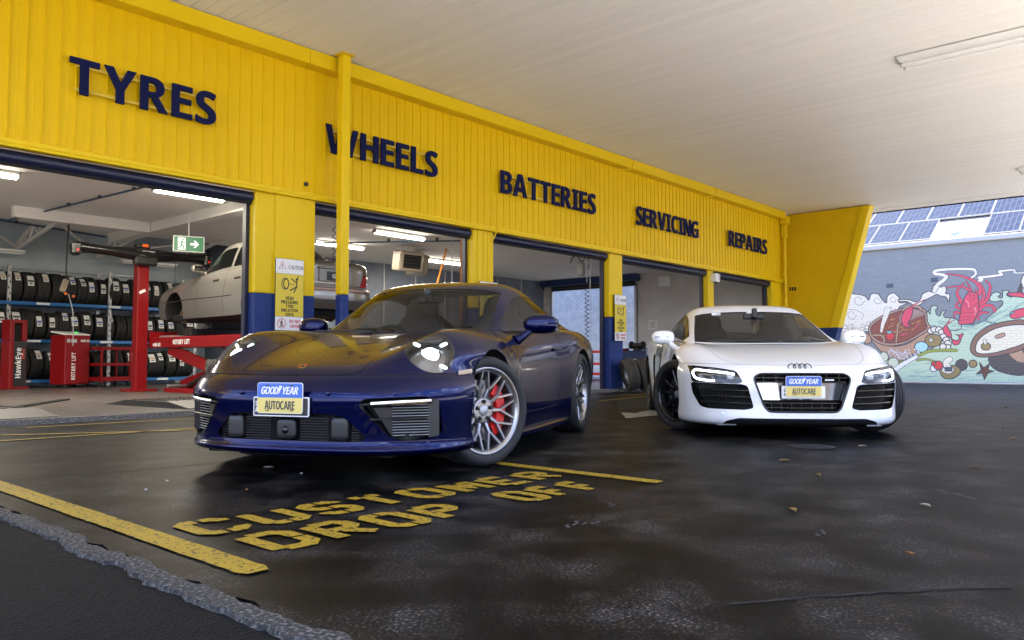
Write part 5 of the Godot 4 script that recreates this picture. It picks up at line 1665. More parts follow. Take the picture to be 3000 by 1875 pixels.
# ---------------------------------------------------------------- the far bays
func chain(called_label: String, top: Vector3, L: float) -> void:
	var o := thing("door_chain", called_label, "chain", top, 0.0, "hanging door chains")
	var g := G.new()
	for i in int(L / 0.055):
		var c := Vector3(0, -i * 0.055, 0)
		var loop := []
		for k in 8:
			var a := TAU * k / 8
			loop.append(c + (Vector3(0.014 * cos(a), 0.034 * sin(a), 0) if i % 2 else Vector3(0, 0.034 * sin(a), 0.014 * cos(a))))
		g.tube(loop, 0.0045, 4, false, true)
	part("links", g, mats.galvanised, o)

func build_rear_bays() -> void:
	var M = mats
	# roller shutter in the end wall, half open
	var s := thing("roller_shutter", "dark slatted roller shutter with a blue drum, half open in the end wall", "shutter", Vector3(21.5, 0, -6.5))
	for i in 7:
		part("slat", boxm(Vector3(0.03, 0.085, 3.46), 0.008), M.dark_shutter, s, Vector3(0.02, 3.02 + i * 0.092, 0))
	part("drum_cover", boxm(Vector3(0.32, 0.24, 3.9), 0.02), mat("shutter_blue", lin(0.012, 0.035, 0.13), 0.4), s, Vector3(-0.12, 3.26, -0.05))
	for sz in [-1.0, 1.0]:
		part("guide", boxm(Vector3(0.07, 3.0, 0.07)), M.galvanised, s, Vector3(0.04, 1.5, sz * 1.72))
	part("chain_wheel", boxm(Vector3(0.1, 0.22, 0.06), 0.02), M.black_plastic, s, Vector3(-0.16, 3.15, -1.95))
	# white painted brick wall in the yard beyond the shutter
	var y := thing("yard_wall", "sunlit white painted brick wall beyond the half open shutter", "wall", Vector3(25.6, 0, -9.0))
	var wm := grainy("white_brick", noise_tex(91, 0.02, [[0.2, lin(0.36, 0.37, 0.38)], [0.8, lin(0.46, 0.47, 0.48)]], 4, 256), 0.5, 0.8)
	part("mortar", boxm(Vector3(0.2, 3.6, 9.0)), mat("white_mortar", lin(0.24, 0.25, 0.27), 0.9), y, Vector3(0.112, 1.8, 0))
	var vb := [boxm(Vector3(0.03, 0.076, 0.23), 0.004), boxm(Vector3(0.036, 0.076, 0.23), 0.004)]
	var n := 0
	var rest := []
	for r in 40:
		var z := -4.4 + (0.12 if r % 2 else 0.0)
		while z < 4.4:
			var at := Vector3(0.005, 0.05 + r * 0.086, z)
			if n < 300 and z > -3.6 and z < 1.6 and r % 2 == 0 and r < 34 and r > 2:
				part("brick", vb[rng.randi() % 2], wm, y, at)
				n += 1
			else:
				rest.append(at)
			z += 0.24
	var mm := MultiMesh.new()
	mm.transform_format = MultiMesh.TRANSFORM_3D
	mm.mesh = vb[0]
	mm.instance_count = rest.size()
	for i in rest.size():
		mm.set_instance_transform(i, Transform3D(Basis.IDENTITY, rest[i]))
	var mi := MultiMeshInstance3D.new()
	mi.name = "brickwork"
	mi.multimesh = mm
	mi.material_override = wm
	mi.set_meta("kind", "stuff")
	y.add_child(mi)
	# unit heater
	var h := thing("unit_heater", "beige two faced air blower hung under the ceiling of the second bay", "heater", Vector3(12.75, 2.98, -5.6), 0.55)
	for sx in [-1.0, 1.0]:
		var b := Basis(Vector3.UP, sx * 0.62) * Basis(Vector3.RIGHT, 0.16)
		var at := Vector3(sx * 0.40, 0, 0.05)
		part("housing", boxm(Vector3(0.70, 0.48, 0.34), 0.03), mats["beige_plastic"], h, at, b)
		part("grille_shade", boxm(Vector3(0.50, 0.32, 0.02)), M.matt_black, h, at + b * Vector3(0, 0, 0.172), b)  # near-black panel, painting in the shade inside the grille
		for k in 4:
			part("louvre", boxm(Vector3(0.50, 0.015, 0.02)), M.black_plastic, h, at + b * Vector3(0, -0.12 + k * 0.08, 0.18), b)
	for sx in [-1.0, 1.0]:
		var g := G.new()
		g.tube([Vector3(sx * 0.4, 0.2, 0), Vector3(sx * 0.4, 0.40, 0)], 0.01, 6)
		part("hanger", g, M.galvanised, h)
	# a timber post and prop in the second bay
	var pp := thing("orange_column", "slim orange steel column at the edge of the second bay", "column", Vector3(10.86, 0.05, -1.9))
	part("shaft", boxm(Vector3(0.09, 3.28, 0.09), 0.006), M.orange_paint, pp, Vector3(0, 1.64, 0))
	part("foot", boxm(Vector3(0.2, 0.02, 0.2), 0.004), M.orange_paint, pp, Vector3(0, 0.01, 0))
	var pr := thing("slanted_prop", "thin yellow prop leaning behind the second bay", "prop", Vector3(12.75, 0.05, -4.5))
	var pg := G.new()
	pg.tube([Vector3(-0.55, 1.2, 0), Vector3(0.15, 3.2, 0)], 0.025, 7)
	part("rod", pg, M.orange_paint, pr)
	var pf := G.new()
	pf.tube([Vector3(-0.55, 0, 0), Vector3(-0.55, 1.22, 0)], 0.03, 7)
	part("stand", pf, M.black_plastic, pr)
	chain("steel door chain hanging in the second bay", Vector3(9.12, 2.64, -0.42), 2.1)
	chain("steel door chain hanging beside the pillar with the worn tyres", Vector3(13.02, 2.6, -0.42), 2.0)
	# spiral hoses
	for e in [[Vector3(9.05, 3.20, -3.6), 1.2, "black curly air hose hanging behind the yellow post", 0.03], [Vector3(15.9, 2.55, -2.6), 2.2, "grey curly air hose hanging before the bright shutter opening", 0.05]]:
		var o := thing("air_hose", e[2], "hose", e[0])
		var pts := []
		var turns := int(e[1] / 0.11)
		for i in turns * 8:
			var a := TAU * i / 8.0
			var f := float(i) / (turns * 8)
			pts.append(Vector3(e[3] * cos(a), -f * e[1], e[3] * sin(a)))
		var g := G.new()
		g.tube(pts, 0.009, 5)
		part("coil", g, M.black_plastic, o)
		var st := G.new()
		st.tube([Vector3(0, 0.7, 0), Vector3(0, 0, 0)], 0.01, 6)
		part("drop_pipe", st, M.galvanised, o)
		part("coupling", boxm(Vector3(0.03, 0.1, 0.03), 0.006), M.steel, o, Vector3(0, -e[1] - 0.05, 0))
	var wi := thing("hose_winch", "grey hoist motor hung from the ceiling with looping cables", "winch", Vector3(16.2, 2.95, -3.0))
	part("motor", boxm(Vector3(0.16, 0.34, 0.16), 0.02), M.galvanised, wi, Vector3(0, -0.02, 0))
	var wc := G.new()
	wc.tube(smooth_path([Vector3(0, 0.15, 0), Vector3(-0.15, 0.3, 0), Vector3(-0.35, 0.25, 0), Vector3(-0.45, 0.1, 0)], 6), 0.014, 6)
	part("cable", wc, M.black_plastic, wi)
	var wc2 := G.new()
	wc2.tube(smooth_path([Vector3(0.05, 0.15, 0), Vector3(0.22, 0.32, 0), Vector3(0.38, 0.2, 0), Vector3(0.3, 0.02, 0)], 6), 0.014, 6)
	part("cable", wc2, M.black_plastic, wi)
	var wr := G.new()
	wr.tube([Vector3(0, 0.15, 0), Vector3(0, 0.42, 0)], 0.02, 6)
	part("hanger", wr, M.galvanised, wi)
	# blue bench with tools on it
	var b := thing("work_bench", "dark blue steel workbench against the grey end wall", "bench", Vector3(20.4, 0.05, -3.4))
	part("top", boxm(Vector3(0.8, 0.07, 2.9), 0.008), mats["shutter_blue"], b, Vector3(0, 0.80, 0))
	for sz in [-1.0, 0.0, 1.0]:
		for sx in [-1.0, 1.0]:
			part("leg", boxm(Vector3(0.07, 0.78, 0.07), 0.006), mats["shutter_blue"], b, Vector3(sx * 0.34, 0.39, sz * 1.36))
	part("apron", boxm(Vector3(0.04, 0.18, 2.8), 0.006), mats["shutter_blue"], b, Vector3(-0.36, 0.68, 0))
	var gr := thing("bench_grinder", "black twin wheel bench grinder on the blue workbench", "grinder", Vector3(20.3, 0.886, -3.95))
	var mg := G.new()
	mg.tube([Vector3(0, 0.16, -0.14), Vector3(0, 0.16, 0.14)], 0.08, 14)
	part("motor", mg, M.black_plastic, gr)
	part("base", boxm(Vector3(0.16, 0.09, 0.2), 0.01), M.black_plastic, gr, Vector3(0, 0.045, 0))
	for sz in [-1.0, 1.0]:
		var wg := G.new()
		wg.lathe([[Vector2(0.0, -0.04), Vector2(0.11, -0.04), Vector2(0.12, -0.02), Vector2(0.12, 0.02), Vector2(0.11, 0.04), Vector2(0.0, 0.04)]], 18)
		part("wheel_guard", wg, M.black_plastic, gr, Vector3(0, 0.17, sz * 0.2))
	var tb := thing("red_tray", "small red tray on the blue workbench", "tray", Vector3(20.3, 0.888, -4.5))
	part("tray", boxm(Vector3(0.25, 0.07, 0.4), 0.01), M.machine_red, tb, Vector3(0, 0.035, 0))
	# red trolley in the shutter opening
	var t := thing("red_trolley", "bright red open steel trolley before the half open shutter", "trolley", Vector3(18.9, 0.05, -4.55), 0.2)
	var rd := mat("trolley_red", lin(0.60, 0.03, 0.015), 0.35)
	for sx in [-1.0, 1.0]:
		for sz in [-1.0, 1.0]:
			part("post", boxm(Vector3(0.05, 0.78, 0.05), 0.005), rd, t, Vector3(sx * 0.28, 0.44, sz * 0.42))
			var w := G.new()
			w.lathe([[Vector2(0.0, -0.02), Vector2(0.05, -0.02), Vector2(0.05, 0.02), Vector2(0.0, 0.02)]], 12, Transform3D(Basis.IDENTITY, Vector3(sx * 0.28, 0.05, sz * 0.40)))
			part("castor", w, M.black_rubber, t)
	for sy in [0.16, 0.45, 0.80]:
		part("shelf", boxm(Vector3(0.62, 0.07, 0.9), 0.006), rd, t, Vector3(0, sy, 0))
	# worn tyres leaning at the pillar foot
	var old := grainy("worn_rubber", noise_tex(95, 0.04, [[0.2, lin(0.035, 0.030, 0.026)], [0.8, lin(0.085, 0.072, 0.058)]], 4, 256), 1.5, 0.85)
	var first: Node3D
	for i in 4:
		var at := Vector3(13.42 + i * 0.175, 0.0, 0.36 + i * 0.20)
		var lbl: String = ["worn dusty tyre leaning against the blue pillar foot", "worn dusty tyre leaning second from the blue pillar foot", "worn dusty tyre leaning third from the blue pillar foot", "worn dusty tyre leaning fourth from the blue pillar foot"][i]
		if i == 0:
			first = thing("worn_tyre", lbl, "tyre", at, 0.0, "worn tyres by the pillar")
			part("rubber", tyre_mesh(0.325, 0.235, 0.205), old, first)
			var rim := G.new()
			rim.lathe([[Vector2(0.205, -0.06), Vector2(0.19, -0.02), Vector2(0.19, 0.06), Vector2(0.205, 0.08)], [Vector2(0.19, 0.03), Vector2(0.05, 0.05), Vector2(0.0, 0.05)]], 24, Transform3D(Basis(Vector3.UP, PI / 2), Vector3(0, 0.325, 0)))
			part("rim", rim, M.galvanised, first)
		else:
			copy(first, at, 0.0, lbl)
	var k := 0
	for c in get_children():
		if str(c.name).begins_with("worn_tyre"):
			c.rotation = Vector3(0, -0.72 + 0.04 * k, 0.26 + 0.03 * k)
			c.position.y = 0.03
			k += 1

# ---------------------------------------------------------------- smooth body surfaces
# a bicubic B-spline sheet through (nearly) the given points P[u][v]; with MIRROR the row v = 0 lies in the plane z = 0
class Sheet:
	var c := []
	var nu := 0
	var nv := 0
	var mirror := false
	func _init(P: Array, mir := true) -> void:
		nu = P.size()
		nv = P[0].size()
		mirror = mir
		c = P.duplicate(true)
		for it in 3:
			var d := []
			for i in nu:
				var row := []
				for j in nv:
					row.append(c[i][j] + (P[i][j] - at_knot(i, j)))
				d.append(row)
			c = d
	func g(i: int, j: int) -> Vector3:
		if i < 0: return 2.0 * g(0, j) - g(1, j)
		if i >= nu: return 2.0 * g(nu - 1, j) - g(nu - 2, j)
		if j < 0:
			if mirror:
				var p: Vector3 = c[i][1]
				return Vector3(p.x, p.y, -p.z)
			return 2.0 * c[i][0] - c[i][1]
		if j >= nv: return 2.0 * c[i][nv - 1] - c[i][nv - 2]
		return c[i][j]
	func at_knot(i: int, j: int) -> Vector3:
		var s := Vector3.ZERO
		for a in 3:
			for b in 3:
				s += g(i + a - 1, j + b - 1) * ([1.0, 4.0, 1.0][a] * [1.0, 4.0, 1.0][b] / 36.0)
		return s
	static func w(t: float) -> Array:
		var s := 1.0 - t
		return [s * s * s / 6.0, (3 * t * t * t - 6 * t * t + 4) / 6.0, (-3 * t * t * t + 3 * t * t + 3 * t + 1) / 6.0, t * t * t / 6.0]
	static func dw(t: float) -> Array:
		var s := 1.0 - t
		return [-s * s / 2.0, (9 * t * t - 12 * t) / 6.0, (-9 * t * t + 6 * t + 3) / 6.0, t * t / 2.0]
	# point and normal
	func at(u: float, v: float) -> Array:
		var i := clampi(int(floor(u)), 0, nu - 2)
		var j := clampi(int(floor(v)), 0, nv - 2)
		var a := w(u - i)
		var b := w(v - j)
		var da := dw(u - i)
		var db := dw(v - j)
		var p := Vector3.ZERO
		var pu := Vector3.ZERO
		var pv := Vector3.ZERO
		for k in 4:
			for l in 4:
				var q := g(i + k - 1, j + l - 1)
				p += q * (a[k] * b[l])
				pu += q * (da[k] * b[l])
				pv += q * (a[k] * db[l])
		return [p, pu.cross(pv)]
	func mesh_points(mu: int, mv: int, outward: Vector3) -> G:
		var U := (nu - 1) * mu
		var V := (nv - 1) * mv
		var ps := []
		var s := 0.0
		for a in U + 1:
			for b in V + 1:
				var e := at(float(a) / mu, float(b) / mv)
				ps.append(e)
				s += e[1].dot(outward if outward != Vector3.ZERO else e[0] - Vector3(-1.2, 0.3, 0))
		var sg := signf(s)
		var o := G.new()
		for a in U:
			for b in V:
				var k := a * (V + 1) + b
				var A: Array = ps[k]
				var B: Array = ps[k + 1]
				var C: Array = ps[k + V + 2]
				var D: Array = ps[k + V + 1]
				var ta := Vector2(float(a) / mu, float(b) / mv)
				var tb := Vector2(float(a) / mu, float(b + 1) / mv)
				var tc := Vector2(float(a + 1) / mu, float(b + 1) / mv)
				var td := Vector2(float(a + 1) / mu, float(b) / mv)
				var nA: Vector3 = A[1].normalized() * sg
				var nB: Vector3 = B[1].normalized() * sg
				var nC: Vector3 = C[1].normalized() * sg
				var nD: Vector3 = D[1].normalized() * sg
				o.put(A[0], B[0], C[0], nA, nB, nC, ta, tb, tc)
				o.put(A[0], C[0], D[0], nA, nC, nD, ta, tc, td)
		return o

# split a soup along f = 0: [where f < 0, where f >= 0, cut edges as a, b, normal, normal]
func cut(g: G, f: Callable) -> Array:
	var lo := G.new()
	var hi := G.new()
	var edges := []
	for i in range(0, g.v.size(), 3):
		var s := [f.call(g.v[i], g.t[i]), f.call(g.v[i + 1], g.t[i + 1]), f.call(g.v[i + 2], g.t[i + 2])]
		if s[0] >= 0 and s[1] >= 0 and s[2] >= 0:
			for k in 3:
				hi.v.append(g.v[i + k]); hi.n.append(g.n[i + k]); hi.t.append(g.t[i + k])
			continue
		if s[0] < 0 and s[1] < 0 and s[2] < 0:
			for k in 3:
				lo.v.append(g.v[i + k]); lo.n.append(g.n[i + k]); lo.t.append(g.t[i + k])
			continue
		var A := []
		var B := []
		var cross := []
		for k in 3:
			var l := (k + 1) % 3
			var P := [g.v[i + k], g.n[i + k], g.t[i + k]]
			(A if s[k] < 0 else B).append(P)
			if (s[k] < 0) != (s[l] < 0):
				var t: float = s[k] / (s[k] - s[l])
				var X := [g.v[i + k].lerp(g.v[i + l], t), g.n[i + k].lerp(g.n[i + l], t).normalized(), g.t[i + k].lerp(g.t[i + l], t)]
				A.append(X)
				B.append(X)
				cross.append(X)
		for e in [[A, lo], [B, hi]]:
			var q: Array = e[0]
			for k in range(1, q.size() - 1):
				e[1].put(q[0][0], q[k][0], q[k + 1][0], q[0][1], q[k][1], q[k + 1][1], q[0][2], q[k][2], q[k + 1][2])
		if cross.size() == 2:
			edges.append([cross[0][0], cross[1][0], cross[0][1], cross[1][1]])
	return [lo, hi, edges]

# a return along cut edges: from the surface inwards by D along DIR, or against the normal where DIR is zero
func flange(edges: Array, d: float, dir := Vector3.ZERO) -> G:
	var g := G.new()
	for e in edges:
		var a: Vector3 = e[0]
		var b: Vector3 = e[1]
		var da: Vector3 = (dir if dir != Vector3.ZERO else -e[2]) * d
		var db: Vector3 = (dir if dir != Vector3.ZERO else -e[3]) * d
		if (b - a).length_squared() < 1e-10: continue
		g.quad(a, b, b + db, a + da, e[2].cross(b - a))
	return g

func moved(g: G, d: float) -> G:
	var o := G.new()
	o.n = g.n.duplicate()
	o.t = g.t.duplicate()
	o.v.resize(g.v.size())
	for i in g.v.size():
		o.v[i] = g.v[i] - g.n[i] * d
	return o

# signed distance to a closed outline (negative inside), cut short far away
func sd(poly: PackedVector2Array, p: Vector2, box: Rect2) -> float:
	if not box.has_point(p):
		return 0.2
	var d := 1e9
	var inside := false
	var j := poly.size() - 1
	for i in poly.size():
		var a := poly[j]
		var b := poly[i]
		var e := b - a
		var w := p - a
		var q := w - e * clampf(w.dot(e) / e.dot(e), 0.0, 1.0)
		d = minf(d, q.length_squared())
		if (a.y > p.y) != (b.y > p.y) and p.x < a.x + (p.y - a.y) / (b.y - a.y) * e.x:
			inside = not inside
		j = i
	return -sqrt(d) if inside else sqrt(d)

func bounds(poly: PackedVector2Array, m := 0.12) -> Rect2:
	var r := Rect2(poly[0], Vector2.ZERO)
	for p in poly: r = r.expand(p)
	return r.grow(m)

# an outline with its corners rounded
func rounded(poly: PackedVector2Array, r: float, k := 4) -> PackedVector2Array:
	var o := PackedVector2Array()
	var m := poly.size()
	for i in m:
		var p := poly[i]
		var a := poly[(i + m - 1) % m] - p
		var b := poly[(i + 1) % m] - p
		var d := minf(r, minf(a.length(), b.length()) * 0.45)
		var s := p + a.normalized() * d
		var e := p + b.normalized() * d
		for j in k + 1:
			var t := float(j) / k
			o.append(s.lerp(p, t).lerp(p.lerp(e, t), t))
	return o

# a soft box: ex = 2 is an ellipsoid, larger is squarer
func blob(c: Vector3, r: Vector3, ex: float, bs := Basis.IDENTITY, m := 16) -> G:
	var g := G.new()
	var pts := []
	for i in m + 1:
		var th := PI * i / m - PI / 2
		var row := []
		for j in 2 * m:
			var ph := PI * j / m
			var d := Vector3(cos(th) * cos(ph), sin(th), cos(th) * sin(ph))
			var k := pow(pow(absf(d.x), ex) + pow(absf(d.y), ex) + pow(absf(d.z), ex), -1.0 / ex)
			var p := d * k
			var nn := Vector3(signf(p.x) * pow(absf(p.x), ex - 1) / r.x, signf(p.y) * pow(absf(p.y), ex - 1) / r.y, signf(p.z) * pow(absf(p.z), ex - 1) / r.z)
			row.append([c + bs * (p * r), (bs * nn).normalized()])
		pts.append(row)
	for i in m:
		for j in 2 * m:
			var l := (j + 1) % (2 * m)
			var A: Array = pts[i][j]
			var B: Array = pts[i][l]
			var C: Array = pts[i + 1][l]
			var D: Array = pts[i + 1][j]
			if i > 0: g.put(A[0], B[0], C[0], A[1], B[1], C[1])
			if i < m - 1: g.put(A[0], C[0], D[0], A[1], C[1], D[1])
	return g

# a thin line laid on a sheet along points of (u, v)
func drape(s: Sheet, path: Array, w: float, lift := 0.0015, k := 8) -> G:
	var g := G.new()
	var pts := smooth_path(path, k)
	var last := []
	for i in pts.size():
		var e: Array = s.at(pts[i].x, pts[i].y)
		var q: Vector2 = pts[mini(i + 1, pts.size() - 1)]
		var o: Vector2 = pts[maxi(i - 1, 0)]
		var d: Vector3 = (s.at(q.x, q.y)[0] - s.at(o.x, o.y)[0]).normalized()
		var n: Vector3 = e[1].normalized()
		if n.dot(e[0] - Vector3(-1.2, 0.2, 0)) < 0: n = -n
		var side := d.cross(n).normalized() * w * 0.5
		var now := [e[0] + n * lift - side, e[0] + n * lift + side, n]
		if i > 0:
			g.put(last[0], last[1], now[1], last[2], last[2], now[2])
			g.put(last[0], now[1], now[0], last[2], now[2], now[2])
		last = now
	return g

# ---------------------------------------------------------------- wheels, plates
# a wheel with its axis along z, outer face towards +z, centre at the origin
func alloy_wheel(parent: Node3D, called: String, at: Vector3, bs: Basis, r: float, w: float, rim_r: float, spoke_mat: Material, kind: String, caliper: Material, disc_r: float) -> void:
	var M = mats
	var o := Node3D.new()
	o.name = called
	parent.add_child(o, true)
	o.transform = Transform3D(bs, at)
	part("tyre", tyre_mesh(r, w, rim_r - 0.008, 56, 5), M.black_rubber, o, Vector3(0, 0, 0), Basis(Vector3.UP, -PI / 2)).position = Basis(Vector3.UP, -PI / 2) * Vector3(0, -r, 0)
	var h := w / 2
	var g := G.new()
	g.lathe([[Vector2(rim_r - 0.022, -h * 0.75), Vector2(rim_r - 0.02, h * 0.7), Vector2(rim_r - 0.012, h * 0.80)], [Vector2(rim_r + 0.010, h * 0.86), Vector2(rim_r + 0.004, h * 0.90), Vector2(rim_r - 0.006, h * 0.88), Vector2(rim_r - 0.018, h * 0.76)], [Vector2(rim_r - 0.018, h * 0.76), Vector2(rim_r - 0.026, h * 0.6)]], 56)
	part("rim", g, spoke_mat, o)
	# spokes
	var s := G.new()
	var zf := h * 0.72
	if kind == "mesh":
		for k in 10:
			var a := TAU * k / 10.0
			var b := Basis(Vector3(0, 0, 1), a)
			s.add(spoke(Vector2(0.055, 0), Vector2(0.145, 0), 0.030, 0.020, zf - 0.030, zf - 0.012), Transform3D(b, Vector3.ZERO))
			for q in [-1.0, 1.0]:
				var e := Vector2(cos(0.235 * q), sin(0.235 * q)) * (rim_r - 0.012)
				s.add(spoke(Vector2(0.140, 0.004 * q), e, 0.019, 0.015, zf - 0.012, zf + 0.004), Transform3D(b, Vector3.ZERO))
	else:
		for k in 5:
			var b := Basis(Vector3(0, 0, 1), TAU * k / 5.0 + 0.3)
			for q in [-1.0, 1.0]:
				s.add(spoke(Vector2(0.05, 0.016 * q), Vector2(rim_r - 0.012, 0.062 * q), 0.036, 0.034, zf - 0.028, zf + 0.002), Transform3D(b, Vector3.ZERO))
	part("spokes", s, spoke_mat, o)
	var hub := G.new()
	hub.lathe([[Vector2(0.085, zf - 0.05), Vector2(0.080, zf - 0.024), Vector2(0.070, zf - 0.018), Vector2(0.034, zf - 0.020)]], 30)
	part("hub", hub, spoke_mat, o)
	var cap := G.new()
	cap.lathe([[Vector2(0.034, zf - 0.022), Vector2(0.032, zf - 0.012), Vector2(0.0, zf - 0.008)]], 20)
	part("centre_cap", cap, M.galvanised, o)
	for k in 5:
		var a := TAU * k / 5.0 + 0.31
		var b := G.new()
		b.lathe([[Vector2(0.013, zf - 0.03), Vector2(0.013, zf - 0.008), Vector2(0.0, zf - 0.008)]], 8, Transform3D(Basis.IDENTITY, Vector3(cos(a) * 0.057, sin(a) * 0.057, 0)))
		part("wheel_bolt", b, M.black_plastic, o)
	var d := G.new()
	d.lathe([[Vector2(0.08, 0.02), Vector2(disc_r, 0.02)], [Vector2(disc_r, 0.02), Vector2(disc_r, -0.015)], [Vector2(0.07, 0.05), Vector2(0.10, 0.048), Vector2(0.10, 0.02)]], 44)
	part("brake_disc", d, mat("disc_steel", lin(0.30, 0.30, 0.31), 0.35, 0.9), o)
	# near-black disc closing the wheel back, painting in the shade behind the brake
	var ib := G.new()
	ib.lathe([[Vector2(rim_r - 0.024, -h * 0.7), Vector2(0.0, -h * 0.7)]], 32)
	part("wheel_back_shade", ib, M.matt_black, o)

func spoke(a: Vector2, b: Vector2, wa: float, wb: float, za: float, zb: float) -> G:
	var g := G.new()
	var d := (b - a).normalized()
	var s := d.orthogonal()
	var t := 0.028
	var q := []
	for e in [[a, wa, za], [b, wb, zb]]:
		for k in [[-0.5, 0.0], [-0.32, 1.0], [0.32, 1.0], [0.5, 0.0]]:
			var p: Vector2 = e[0] + s * e[1] * k[0]
			q.append(Vector3(p.x, p.y, e[2] - 0.006 * (1.0 - k[1])))
		for k in [0.5, -0.5]:
			var p: Vector2 = e[0] + s * e[1] * k
			q.append(Vector3(p.x, p.y, e[2] - t))
	for k in 6:
		var l := (k + 1) % 6
		var mid: Vector3 = (q[k] + q[l]) / 2.0
		var cen: Vector3 = Vector3(a.x, a.y, za - t / 2)
		g.quad(q[k], q[l], q[l + 6], q[k + 6], mid - cen)
	return g

# registration plate with the two-tone show plate over it; faces +x
func show_plate(parent: Node3D, at: Vector3, tilt: float, dark: bool) -> void:
	var M = mats
	var o := Node3D.new()
	o.name = "number_plate"
	parent.add_child(o, true)
	o.transform = Transform3D(Basis(Vector3(0, 0, 1), tilt) * Basis(Vector3.UP, PI / 2), at)
	var rim := G.new()
	rim.prism(roundrect(0.345, 0.105, 0.008), -0.004, 0.004)
	part("plate_rim", rim, M.white_enamel if dark else M.galvanised, o, Vector3(0, -0.035, -0.006))
	var pl := G.new()
	pl.prism(roundrect(0.333, 0.093, 0.006), -0.004, 0.0055)
	part("plate", pl, mat("plate_black", lin(0.01, 0.01, 0.012), 0.4) if dark else M.white_enamel, o, Vector3(0, -0.035, -0.006))
	var sa := G.new()
	print_row("S", 0.014, 0.026, 0.002, Transform3D(Basis.IDENTITY, Vector3(-0.157, -0.032, 0.0)), sa)
	print_row("A", 0.016, 0.026, 0.002, Transform3D(Basis.IDENTITY, Vector3(-0.158, -0.066, 0.0)), sa)
	part("state_letters", sa, M.white_enamel if dark else M.black_plastic, o)
	var bl := mat("plate_blue", lin(0.045, 0.13, 0.50), 0.35)
	var ye := mat("plate_yellow", lin(0.72, 0.57, 0.16), 0.35)
	var ed := G.new()
	ed.prism(roundrect(0.282, 0.166, 0.014), 0.004, 0.0085)
	part("show_plate_rim", ed, M.white_enamel, o, Vector3(0, 0.012, 0))
	var half := roundrect(0.276, 0.160, 0.012)
	var up := Geometry2D.intersect_polygons(half, PackedVector2Array([Vector2(-0.2, 0.002), Vector2(0.2, 0.002), Vector2(0.2, 0.2), Vector2(-0.2, 0.2)]))[0]
	var dn := Geometry2D.intersect_polygons(half, PackedVector2Array([Vector2(-0.2, -0.2), Vector2(0.2, -0.2), Vector2(0.2, 0.0015), Vector2(-0.2, 0.0015)]))[0]
	var gu := G.new()
	gu.prism(up, 0.004, 0.0105)
	part("blue_field", gu, bl, o, Vector3(0, 0.012, 0))
	var gd := G.new()
	gd.prism(dn, 0.004, 0.0105)
	part("yellow_field", gd, ye, o, Vector3(0, 0.012, 0))
	var lean := Transform3D(Basis(Vector3(1, 0, 0), Vector3(0.20, 1, 0), Vector3(0, 0, 1)), Vector3.ZERO)
	var w := G.new()
	print_row("GOOD", 0.106, 0.040, 0.002, Transform3D(lean.basis, Vector3(-0.118, 0.032, 0.0107)), w, true, 0.06)
	print_row("YEAR", 0.100, 0.040, 0.002, Transform3D(lean.basis, Vector3(0.012, 0.032, 0.0107)), w, true, 0.06)
	w.prism(pv([-0.012, 0.030, -0.004, 0.052, -0.009, 0.052, -0.001, 0.078, 0.016, 0.078, 0.008, 0.064, 0.013, 0.064, -0.002, 0.047, 0.004, 0.047]), 0.0107, 0.0127)
	part("blue_field_lettering", w, M.white_enamel, o)
	var a := G.new()
	print_row("AUTOCARE", 0.186, 0.046, 0.002, Transform3D(Basis.IDENTITY, Vector3(-0.093, -0.050, 0.0107)), a, true, 0.1)
	part("yellow_field_lettering", a, mat("plate_ink", lin(0.06, 0.06, 0.055), 0.5), o)
	var sl := G.new()
	for x in [-0.075, 0.075]:
		sl.box(Vector3(x, 0.079, 0.0115), Vector3(0.022, 0.006, 0.002))
		sl.box(Vector3(x, -0.055, 0.0115), Vector3(0.022, 0.005, 0.002))
	part("mounting_slot", sl, M.black_plastic, o)

func car_paint(called: String, c: Color, rough: float, metal: float) -> StandardMaterial3D:
	var m := mat(called, c, rough, metal)
	m.clearcoat_enabled = true
	m.clearcoat = 1.0
	m.clearcoat_roughness = 0.02
	return m

func seat(parent: Node3D, at: Vector3, m: Material) -> void:
	var g := G.new()
	g.add(blob(Vector3(0, 0.10, 0), Vector3(0.26, 0.10, 0.25), 4.0, Basis.IDENTITY, 10))
	g.add(blob(Vector3(-0.28, 0.42, 0), Vector3(0.09, 0.40, 0.25), 3.2, Basis(Vector3(0, 0, 1), 0.28), 10))
	g.add(blob(Vector3(-0.40, 0.80, 0), Vector3(0.065, 0.15, 0.15), 3.0, Basis(Vector3(0, 0, 1), 0.2), 8))
	part("seat", g, m, parent, at)

# ---------------------------------------------------------------- the blue coupe
func rows3(a: Array) -> Array:
	var o := []
	for st in a:
		var row := []
		for i in range(0, st.size(), 3):
			row.append(Vector3(st[i], st[i + 1], st[i + 2]))
		o.append(row)
	return o

# stations at constant x: x, then z, y pairs
func rows2(a: Array) -> Array:
	var o := []
	for st in a:
		var row := []
		for i in range(1, st.size(), 2):
			row.append(Vector3(st[0], st[i + 1], st[i]))
		o.append(row)
	return o

